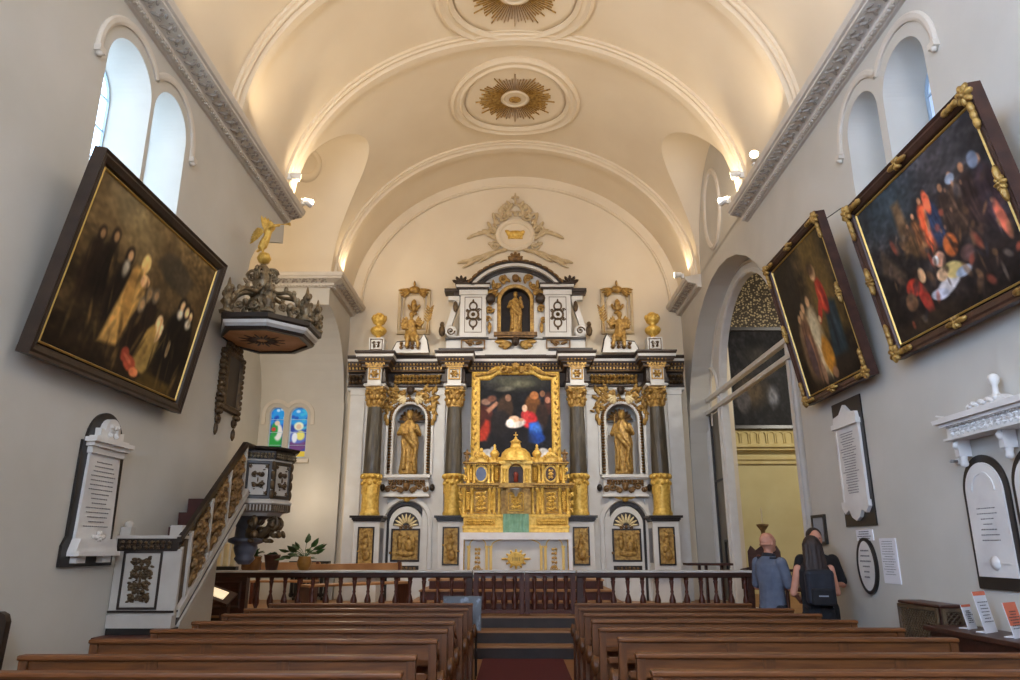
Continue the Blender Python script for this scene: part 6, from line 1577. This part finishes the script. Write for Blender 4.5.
cv.ell(.5, .2, .14, .05, (196, 190, 190), .3); cv.ell(.56, .26, .1, .05, (216, 190, 120), -.3); cv.ell(.42, .17, .08, .035, (176, 176, 186), -.2); cv.ell(.62, .22, .07, .03, (160, 170, 186)); cv.ell(.48, .27, .05, .04, (210, 170, 130)); cv.ell(.68, .3, .06, .05, (84, 62, 58)); cv.ell(.8, .2, .14, .08, (36, 28, 26), 0, .5); cv.ell(.3, .06, .3, .06, (44, 34, 26), 0, .5)
R = random.Random(77)
for q in range(90):
    x, y = R.uniform(.1, .97), R.uniform(.08, .66); c = R.choice([(96, 70, 48), (62, 48, 40), (128, 92, 60), (46, 44, 50), (150, 70, 50), (84, 62, 50), (40, 32, 30), (110, 96, 84)])
    cv.ell(x, y, R.uniform(.008, .025), R.uniform(.02, .06), c, R.uniform(-.8, .8), .4, .6)
for q in range(10):
    cv.ell(R.uniform(.3, .95), R.uniform(.45, .75), .01, .015, (150, 108, 80), 0, .4, .6)
cv.noise(6, .18); cv.a = np.clip(cv.a * 1.15, 0, 1)
hung('large_painting', 'large crowded painting in a gilt-cornered frame, on the right wall below the windows', 'R', 5.93, 2.21, 3.4, 1.64, .12, .43, cv, 'frame_red', True, .13)
cv = Cv(110, 120, (32, 24, 18)); cv.grad((30, 22, 16), (70, 56, 36), 0, 1); cv.noise(7, .25)
cv.poly([(.5, .3), (.95, .3), (.85, 1), (.55, 1)], (112, 88, 44), .1, .8); cv.poly([(0, .4), (.35, .45), (.4, 1), (0, 1)], (40, 34, 28), .08, .8)
cv.poly([(.6, .16), (.84, .12), (.86, .5), (.7, .56)], (34, 48, 54), .04); cv.ell(.7, .58, .06, .13, (178, 58, 40), .1); cv.ell(.73, .56, .02, .1, (120, 36, 30), .1, .4); cv.ell(.68, .6, .012, .09, (206, 92, 62), .15, .4); cv.ell(.61, .5, .03, .1, (160, 54, 40), -.6); cv.ell(.56, .45, .02, .025, (206, 164, 118)); cv.ell(.78, .34, .02, .14, (54, 70, 78), .05, .4, .8); cv.ell(.72, .3, .015, .12, (20, 30, 36), -.05, .4, .8); cv.ell(.66, .76, .045, .06, (206, 164, 118)); cv.ell(.64, .79, .05, .05, (60, 40, 26), 0, .4, .8)
for x, h_, c in ((.22, .5, (130, 104, 72)), (.33, .56, (150, 120, 84)), (.44, .58, (190, 168, 130)), (.28, .52, (110, 78, 56))): cv.fig(x, .1, h_, c, (200, 156, 110), 0)
cv.ell(.52, .2, .08, .14, (178, 120, 40), .1); cv.ell(.43, .4, .06, .12, (204, 188, 150)); cv.ell(.25, .25, .05, .16, (92, 70, 66)); cv.ell(.75, .1, .15, .06, (44, 34, 26), 0, .4); cv.ell(.37, .1, .03, .08, (160, 120, 90)); cv.ell(.55, .07, .04, .04, (150, 110, 80))
cv.noise(9, .12)
hung('painting', 'tall painting with a red-robed figure, gilt-cornered frame, on the right wall beside the arch', 'R', 8.45, 1.78, 3.38, 1.92, .12, .48, cv, 'frame_red', True, .11)
# painting in the side chapel
t = thing('chapel_painting', 'dark painting in the yellow side chapel, seen through the arched screen', 'painting', (6.27, 18.25, 5.82))
cv = Cv(60, 90, (28, 26, 28)); cv.noise(2, .4); cv.ell(.35, .35, .16, .14, (120, 96, 64), .5, .6, .7); cv.ell(.7, .3, .06, .1, (130, 130, 136), 0, .4, .8); cv.ell(.2, .25, .08, .12, (84, 78, 78)); cv.ell(.5, .72, .16, .1, (72, 66, 60), 0, .5, .7); cv.ell(.5, .55, .2, .05, (52, 48, 48), 0, .5); cv.noise(3, .2)
M = UVW_END
cv.mesh('canvas', 1.5, 2.5, 'canvas', t, .02, M)
b = MB(M); b.rectframe(1.5, 2.5, [(-.02, .02), (0, .06), (.08, .07), (.1, .02), (.1, -.05)]); b.build('frame', 'ebony', t, local=True)
b = MB(M); b.box((0, 0, -.02), (1.6, 2.6, .06)); b.build('back_board', 'ebony', t, local=True)

# ------------------------------------------------------------------ right wall furniture
t = thing('side_table', 'dark narrow table along the right wall, holding the leaflets', 'table', (3.73, 6.0, 0))
b = MB(); b.bx(3.52, 3.93, 4.7, 6.75, .92, .96); b.build('tabletop', 'dark_wood', t, bevel=.006)
b = MB(); b.bx(3.56, 3.91, 4.75, 6.7, .8, .92); b.build('apron', 'dark_wood', t)
for x in (3.57, 3.89):
    for y in (4.78, 6.68): b = MB(T((x, y, 0))); b.lathe([(.02, 0), (.03, .05), (.02, .1), (.032, .4), (.022, .7), (.032, .76), (.032, .8)], seg=10); b.build('leg', 'dark_wood', t)
t = thing('lattice_cabinet', 'dark cabinet with woven lattice front against the right wall, beyond the table', 'cabinet', (3.75, 7.15, 0))
b = MB(); b.bx(3.72, 3.94, 6.8, 7.48, .03, 1.1); b.bx(3.7, 3.94, 6.78, 7.5, 1.09, 1.12); b.bx(3.7, 3.94, 6.78, 7.5, 0, .08); b.build('body', 'dark_wood', t, bevel=.015)
def lat(M, w, h, n):
    b = MB(M); b.rectframe(w, h, [(-.01, 0), (0, .02), (.03, .02), (.03, 0)])
    st = h / n * 1.0
    k = -int(w / st) - n
    L = w + h
    while k * st < w:
        for d in (1, -1):
            # clip slanted strips to the w x h opening
            pts = []
            x0 = -w / 2 + k * st
            ya, yb = -h / 2, h / 2
            a, c = x0, x0 + h
            t0 = max(0, (-w / 2 - a) / h); t1 = min(1, (w / 2 - a) / h)
            if t1 - t0 > .02:
                p, q = (a + h * t0, ya + h * t0), (a + h * t1, ya + h * t1)
                b.tube([(d * p[0], p[1], .006), (d * q[0], q[1], .006)], .007, 5)
        k += 1
    return b
lat(T((3.705, 7.14, .88)) @ UVW_RIGHT, .62, .36, 8).build('lattice', 'wicker', t)
lat(T((3.82, 6.785, .88)) @ UVW_END, .14, .36, 8).build('lattice', 'wicker', t)
def leaflet(x, y, z, w, h, rz, label, bands, seed):
    t = thing('leaflet', label, 'leaflet', (x, y, z), (0, 0, 0), 'leaflets on the side table')
    M = T((x, y, z)) @ RZ(rz) @ UVW_END @ RX(-.18)
    b = MB(M); b.bx(-w / 2, w / 2, 0, h, -.004, .0); b.build('card', 'paper', t)
    for (y0, y1, m) in bands: b = MB(M); b.bx(-w / 2, w / 2, h * y0, h * y1, .0005, .003); b.build('colour_band', m, t)
    b = MB(M @ T((0, h * .5, .003))); lettering(b, w * .8, h * .55, 7, seed, th=.006); b.build('lettering', 'ink_dark', t)
    b = MB(M); b.prism([(-w * .3, 0), (w * .3, 0), (0, h * .7)], -.01, -.006); b.build('stand', 'paper', t) ; c = MB(T((x, y, z)) @ RZ(rz)); c.bx(-w * .3, w * .3, .0, .09, 0, .006); c.build('stand_foot', 'paper', t)
leaflet(3.76, 6.42, .96, .15, .19, .6, 'small white leaflet with orange top, leftmost on the side table', [(.9, 1, 'orange_paper')], 1)
leaflet(3.74, 6.14, .96, .2, .31, .6, 'tall white leaflet with orange heading, standing on the side table', [(.9, 1, 'orange_paper')], 2)
leaflet(3.74, 5.8, .96, .2, .25, .6, 'leaflet with large orange upper half, cut by the right edge of the photo', [(.35, 1, 'orange_paper')], 3)
b = MB(T((3.74, 6.28, .0))); R = random.Random(2)
b.grid(lambda u, v: (.17 * math.cos(u * 2 * pi) * (1 - .25 * v) * (1 + .05 * math.sin(9 * u)), .24 * math.sin(u * 2 * pi) * (1 - .3 * v) * (1 + .06 * math.sin(13 * u)), .02 + .7 * v), 28, 6)
b.prism([(.125 * math.cos(2 * pi * i / 20), .165 * math.sin(2 * pi * i / 20)) for i in range(20)], .7, .74)
tag(b.build('storage_sack', 'cloth'), 'pale cloth sack standing on the floor beneath the side table', 'sack')
# dark chair at the left edge
t = thing('wheeled_chair', 'dark chair back with a small ring at its side, cut by the left photo edge', 'chair', (-3.78, 5.4, 0))
b = MB(); b.bx(-3.92, -3.6, 5.1, 5.6, .42, .5); b.build('seat', 'cloth_black', t, bevel=.03)
b = MB(T((0, 5.65, 0)) @ UVW_END); b.prism([(-3.94, .5), (-3.74, .5), (-3.72, 1.08), (-3.74, 1.13), (-3.78, 1.15), (-3.94, 1.15)], -.03, .03); b.build('backrest', 'frame_dark', t, bevel=.015)
b = MB(T((-3.74, 5.6, .82)) @ UVW_END); b.sweep([(.035 * math.cos(-2 * pi * i / 20), .035 * math.sin(-2 * pi * i / 20)) for i in range(20)], [(.008, -.01), (.008, .01), (-.008, .01), (-.008, -.01), (.008, -.01)], True); b.box((0, 0, 0), (.06, .01, .01)); b.build('ring_handle', 'black', t)
for x in (-3.88, -3.64):
    for y in (5.15, 5.56):
        b = MB(); b.tube([(x, y, .44), (x, y, .12)], .015); b.build('leg', 'steel', t)
        b = MB(T((x, y, .06))); b.lathe([(.06, -.015), (.06, .015)], axis='x', seg=16); b.build('castor', 'black', t)
# ------------------------------------------------------------------ things in front of the arched screen
t = thing('candle_pedestal', 'thin bronze pedestal with a bowl top, inside the arch behind the bald man', 'candle stand', (4.47, 13.6, .54))
b = MB(T((4.47, 13.6, .54))); b.lathe([(.16, 0), (.16, .03), (.05, .08), (.03, .2), (.04, .5), (.025, .6), (.025, 1.2), (.05, 1.24), (.03, 1.28), (.04, 1.36), (.1, 1.44), (.11, 1.47), (.06, 1.48)], seg=16); b.build('stand', 'bronze', t)
b = MB(T((4.47, 13.6, 2.02))); b.lathe([(.015, 0), (.012, .2), (.02, .24), (0, .3)], seg=8); b.build('spike', 'cream', t)
def stall(x, y, rz, w, h, label, pointed):
    t = thing('carved_chair', label, 'chair', (x, y, .54), (0, 0, rz))
    b = MB(); b.bx(-w / 2, w / 2, -.25, .25, .4, .46); b.build('seat', 'dark_wood', t, local=True, bevel=.006)
    for sx in (-1, 1):
        for sy in (-1, 1): b = MB(T((sx * (w / 2 - .04), sy * .21, 0))); b.lathe([(.03, 0), (.03, .05), (.02, .1), (.03, .25), (.03, .4)], seg=8); b.build('leg', 'dark_wood', t, local=True)
    b = MB(T((0, .24, 0)) @ UVW_END)
    o = [(-w / 2, .4), (w / 2, .4), (w / 2, h - .2), (w * .3, h - .1), (0, h + .05), (-w * .3, h - .1), (-w / 2, h - .2)] if pointed else [(-w / 2, .4), (w / 2, .4), (w / 2, h - .1), (w * .4, h), (w * .25, h - .08), (0, h + .02), (-w * .25, h - .08), (-w * .4, h), (-w / 2, h - .1)]
    b.prism(o, -.025, .025); bb = b.build('backrest', 'dark_wood', t, local=True)
    b = MB(T((0, .21, h * .68)) @ UVW_END); b.carve(w * .7, h * .4, 8, t=.015); b.build('carving', 'red_wood', bb, local=True)
    for sx in (-1, 1): b = MB(); b.tube([(sx * w / 2, .22, .72), (sx * w / 2, -.2, .7), (sx * w / 2, -.24, .66)], .025, 6); b.tube([(sx * w / 2, -.18, .44), (sx * w / 2, -.18, .7)], .02, 6); b.build('armrest', 'dark_wood', t, local=True)
stall(4.62, 12.2, -1.2, .5, 1.22, 'tall dark chair with a pointed carved back, behind the three visitors', True)
stall(4.15, 12.9, -.6, .55, 1.1, 'dark chair with a crested back, beside the bald man, behind the rail', False)
t = thing('console_table', 'small dark table behind the right end of the altar rail, by the arch', 'table', (3.45, 13.7, .54))
b = MB(); b.bx(3.05, 3.86, 13.5, 13.9, 1.3, 1.34); b.build('tabletop', 'dark_wood', t, bevel=.005)
for x in (3.3, 3.42, 3.7):
    b = MB(); b.bx(x - .02, x + .02, 13.66, 13.74, .54, 1.3); b.build('leg', 'dark_wood', t)

# ------------------------------------------------------------------ visitors
def person(label, x, y, rz, h, arms, shirt, trouser, sleeve, hair, female=False, extra=None):
    t = thing('person', label, 'person', (x, y, 0), (0, 0, rz)); s = h / 1.75
    S = Matrix.Scale(s, 4); wd = .97 if female else 1.03
    # faces local -y ; z up
    hip, knee, ank = .92, .5, .09
    b = MB(S)
    for d in (-1, 1):
        b.limb([(d * .09, 0, hip), (d * .1, -.01, knee), (d * .1, .02, ank)], [.085, .06, .04]); b.ball((d * .1, -.07, .04), (.045, .12, .04))
    secs = [(.86, .15, .11), (.98, .15, .105), (1.1, .14 * wd, .1), (1.25, .165 * wd, .11), (1.38, .175 * wd, .1), (1.45, .12, .075), (1.49, .06, .06)]
    statue_robe(b, [(z, a, c, 0, 0) for z, a, c in secs], 0, 0, 20)
    b.limb([(0, .01, 1.46), (0, -.01, 1.56)], [.056, .052])
    b.ball((0, -.02, 1.635), (.076, .095, .115), 16, 12); b.ball((0, .015, 1.66), (.078, .088, .092), 14, 10); b.ball((0, -.075, 1.565), (.045, .04, .04), 10, 7)
    b.ball((0, -.115, 1.625), (.014, .022, .024), 8, 6); b.ball((0, -.108, 1.588), (.026, .012, .008), 8, 5)
    for d in (-1, 1):
        b.ball((d * .078, .0, 1.63), (.012, .022, .034), 8, 6); b.ball((d * .03, -.1, 1.665), (.022, .012, .008), 7, 5)
    for d, a in zip((-1, 1), arms):
        sh = (d * .185 * wd, 0, 1.4); el, wr = a
        b.limb([sh, el, wr], [.05 if not female else .045, .04, .028], 12)
        dv = (Vector(wr) - Vector(el)).normalized(); c = Vector(wr)
        sidev = dv.cross(Vector((0, 0, 1)));  sidev = sidev.normalized() if sidev.length > .1 else Vector((1, 0, 0))
        up = sidev.cross(dv)
        b.ball(tuple(c + dv * .05), (.036, .036, .028), 9, 6)
        for k in range(4):
            p0 = c + dv * .075 + sidev * (k - 1.5) * .018; l = (.06, .07, .066, .052)[k]
            b.tube([tuple(p0), tuple(p0 + dv * l * .55 - up * .004), tuple(p0 + dv * l * .95 - up * .02)], [.0095, .009, .007], 6)
        p0 = c + dv * .03 + sidev * .03; b.tube([tuple(p0), tuple(p0 + dv * .03 + sidev * .025), tuple(p0 + dv * .06 + sidev * .03)], [.012, .01, .008], 6)
    b.build('body', 'skin', t, local=True, remesh=.0085, smooth_iter=2)
    b = MB(S)
    for d in (-1, 1): b.ball((d * .03, -.103, 1.648), (.011, .008, .008), 8, 6)
    b.build('eyes', 'ink_dark', t, local=True)
    b = MB(S)   # top
    statue_robe(b, [(.8 if not female else .86, .175, .135, 0, 0), (.98, .17, .125, 0, 0), (1.1, .155 * wd, .118, 0, 0), (1.25, .185 * wd, .128, 0, 0), (1.38, .195 * wd, .115, 0, 0), (1.45, .135, .09, 0, 0), (1.48, .075, .07, 0, .005)], 9, .018, 32)
    if sleeve:
        for d, a in zip((-1, 1), arms):
            sh = Vector((d * .17 * wd, 0, 1.4)); el = Vector(a[0]); b.limb([sh, sh + (el - sh) * .5, sh + (el - sh) * .86], [.072, .066, .062], 12)
    b.build('shirt', shirt, t, local=True, remesh=.012)
    b = MB(S)
    statue_robe(b, [(.8, .165, .125, 0, 0), (.92, .168, .125, 0, 0), (1.0, .16, .115, 0, 0)], 0, 0, 20)
    for d in (-1, 1): b.limb([(d * .085, 0, .88), (d * .1, -.01, knee), (d * .1, .02, .12)], [.105, .085, .075])
    b.build('trousers', trouser, t, local=True, remesh=.013)
    for d in (-1, 1):
        b = MB(S); b.ball((d * .1, -.06, .045), (.055, .14, .045), 12, 8); b.build('shoe', 'shoe', t, local=True)
    if hair == 'long':
        b = MB(S); b.ball((0, .015, 1.665), (.102, .108, .108), 14, 10)
        statue_robe(b, [(1.34, .085, .03, 0, .105), (1.38, .115, .04, 0, .1), (1.46, .122, .05, 0, .085), (1.54, .115, .075, 0, .06), (1.62, .108, .095, 0, .03), (1.68, .102, .1, 0, .02)], 13, .1, 52)
        b.build('hair', 'hair_brown', t, local=True, remesh=.011)
    elif hair == 'short':
        b = MB(S); b.ball((0, .018, 1.685), (.088, .1, .088), 14, 10); b.ball((0, .05, 1.64), (.078, .06, .07), 12, 8); b.build('hair', 'hair_dark', t, local=True, remesh=.012)
    elif hair == 'bald':
        b = MB(S); b.ball((0, .03, 1.615), (.083, .075, .03), 14, 8); b.build('hair_fringe', 'hair_grey', t, local=True, remesh=.012)
    if extra: extra(t, S)
    return t
def collar(t, S):
    b = MB(S @ T((0, 0, 1.475)) @ RX(.2)); b.lathe([(.085, -.01), (.08, .03), (.07, .035), (.07, 0)], seg=20, sy=.95); b.build('collar', 'navy', t, local=True)
    b = MB(S); b.tube([(-.09, .09, 1.46), (-.15, .02, 1.46), (-.12, -.1, 1.38), (-.05, -.14, 1.2)], .012, 6); b.tube([(.09, .09, 1.46), (.14, .02, 1.46), (.12, -.1, 1.38), (.05, -.14, 1.2)], .012, 6); b.build('neck_strap', 'navy', t, local=True)
def backpack(t, S):
    b = MB(S); b.box((0, .19, 1.21), (.31, .15, .37)); k = b.build('backpack', 'navy', t, local=True, bevel=.045)
    b = MB(S); b.box((0, .285, 1.11), (.24, .05, .18)); b.build('front_pocket', 'cloth_black', k, local=True, bevel=.02)
    b = MB(S); b.box((0, .313, 1.12), (.1, .006, .014)); b.build('badge', 'grey_panel', k, local=True)
    b = MB(S)
    for d in (-1, 1): b.tube([(d * .1, .12, 1.32), (d * .115, .04, 1.47), (d * .12, -.1, 1.4), (d * .13, -.12, 1.2), (d * .15, .0, 1.02), (d * .12, .13, .98)], .018, 6)
    b.build('shoulder_straps', 'cloth_black', k, local=True)
# angles: facing -y at rz=0; rz=pi faces +y
ca = (((-.25, -.03, 1.12), (-.2, -.2, 1.02)), ((.25, -.03, 1.12), (.16, -.24, 1.06)))
person('bald man in a grey-blue polo shirt, seen from behind, by the right pews', 3.1, 9.31, 2.1, 1.78, ca, 'shirt_blue', 'trouser_dark', True, 'bald', False, collar)
ca = (((-.23, -.02, 1.14), (-.16, -.22, 1.08)), ((.25, .0, 1.13), (.2, -.2, 1.12)))
person('woman with long brown hair, black sleeveless top and dark backpack, seen from behind', 3.36, 8.6, 3.0, 1.72, ca, 'cloth_black', 'cloth_black', False, 'long', True, backpack)
ca = (((-.26, .0, 1.14), (-.1, -.24, 1.16)), ((.26, .0, 1.14), (.06, -.25, 1.14)))
person('man in a black t-shirt with folded arms, partly hidden behind the long-haired woman', 3.62, 9.15, -.1, 1.82, ca, 'cloth_black', 'cloth_black', True, 'short')
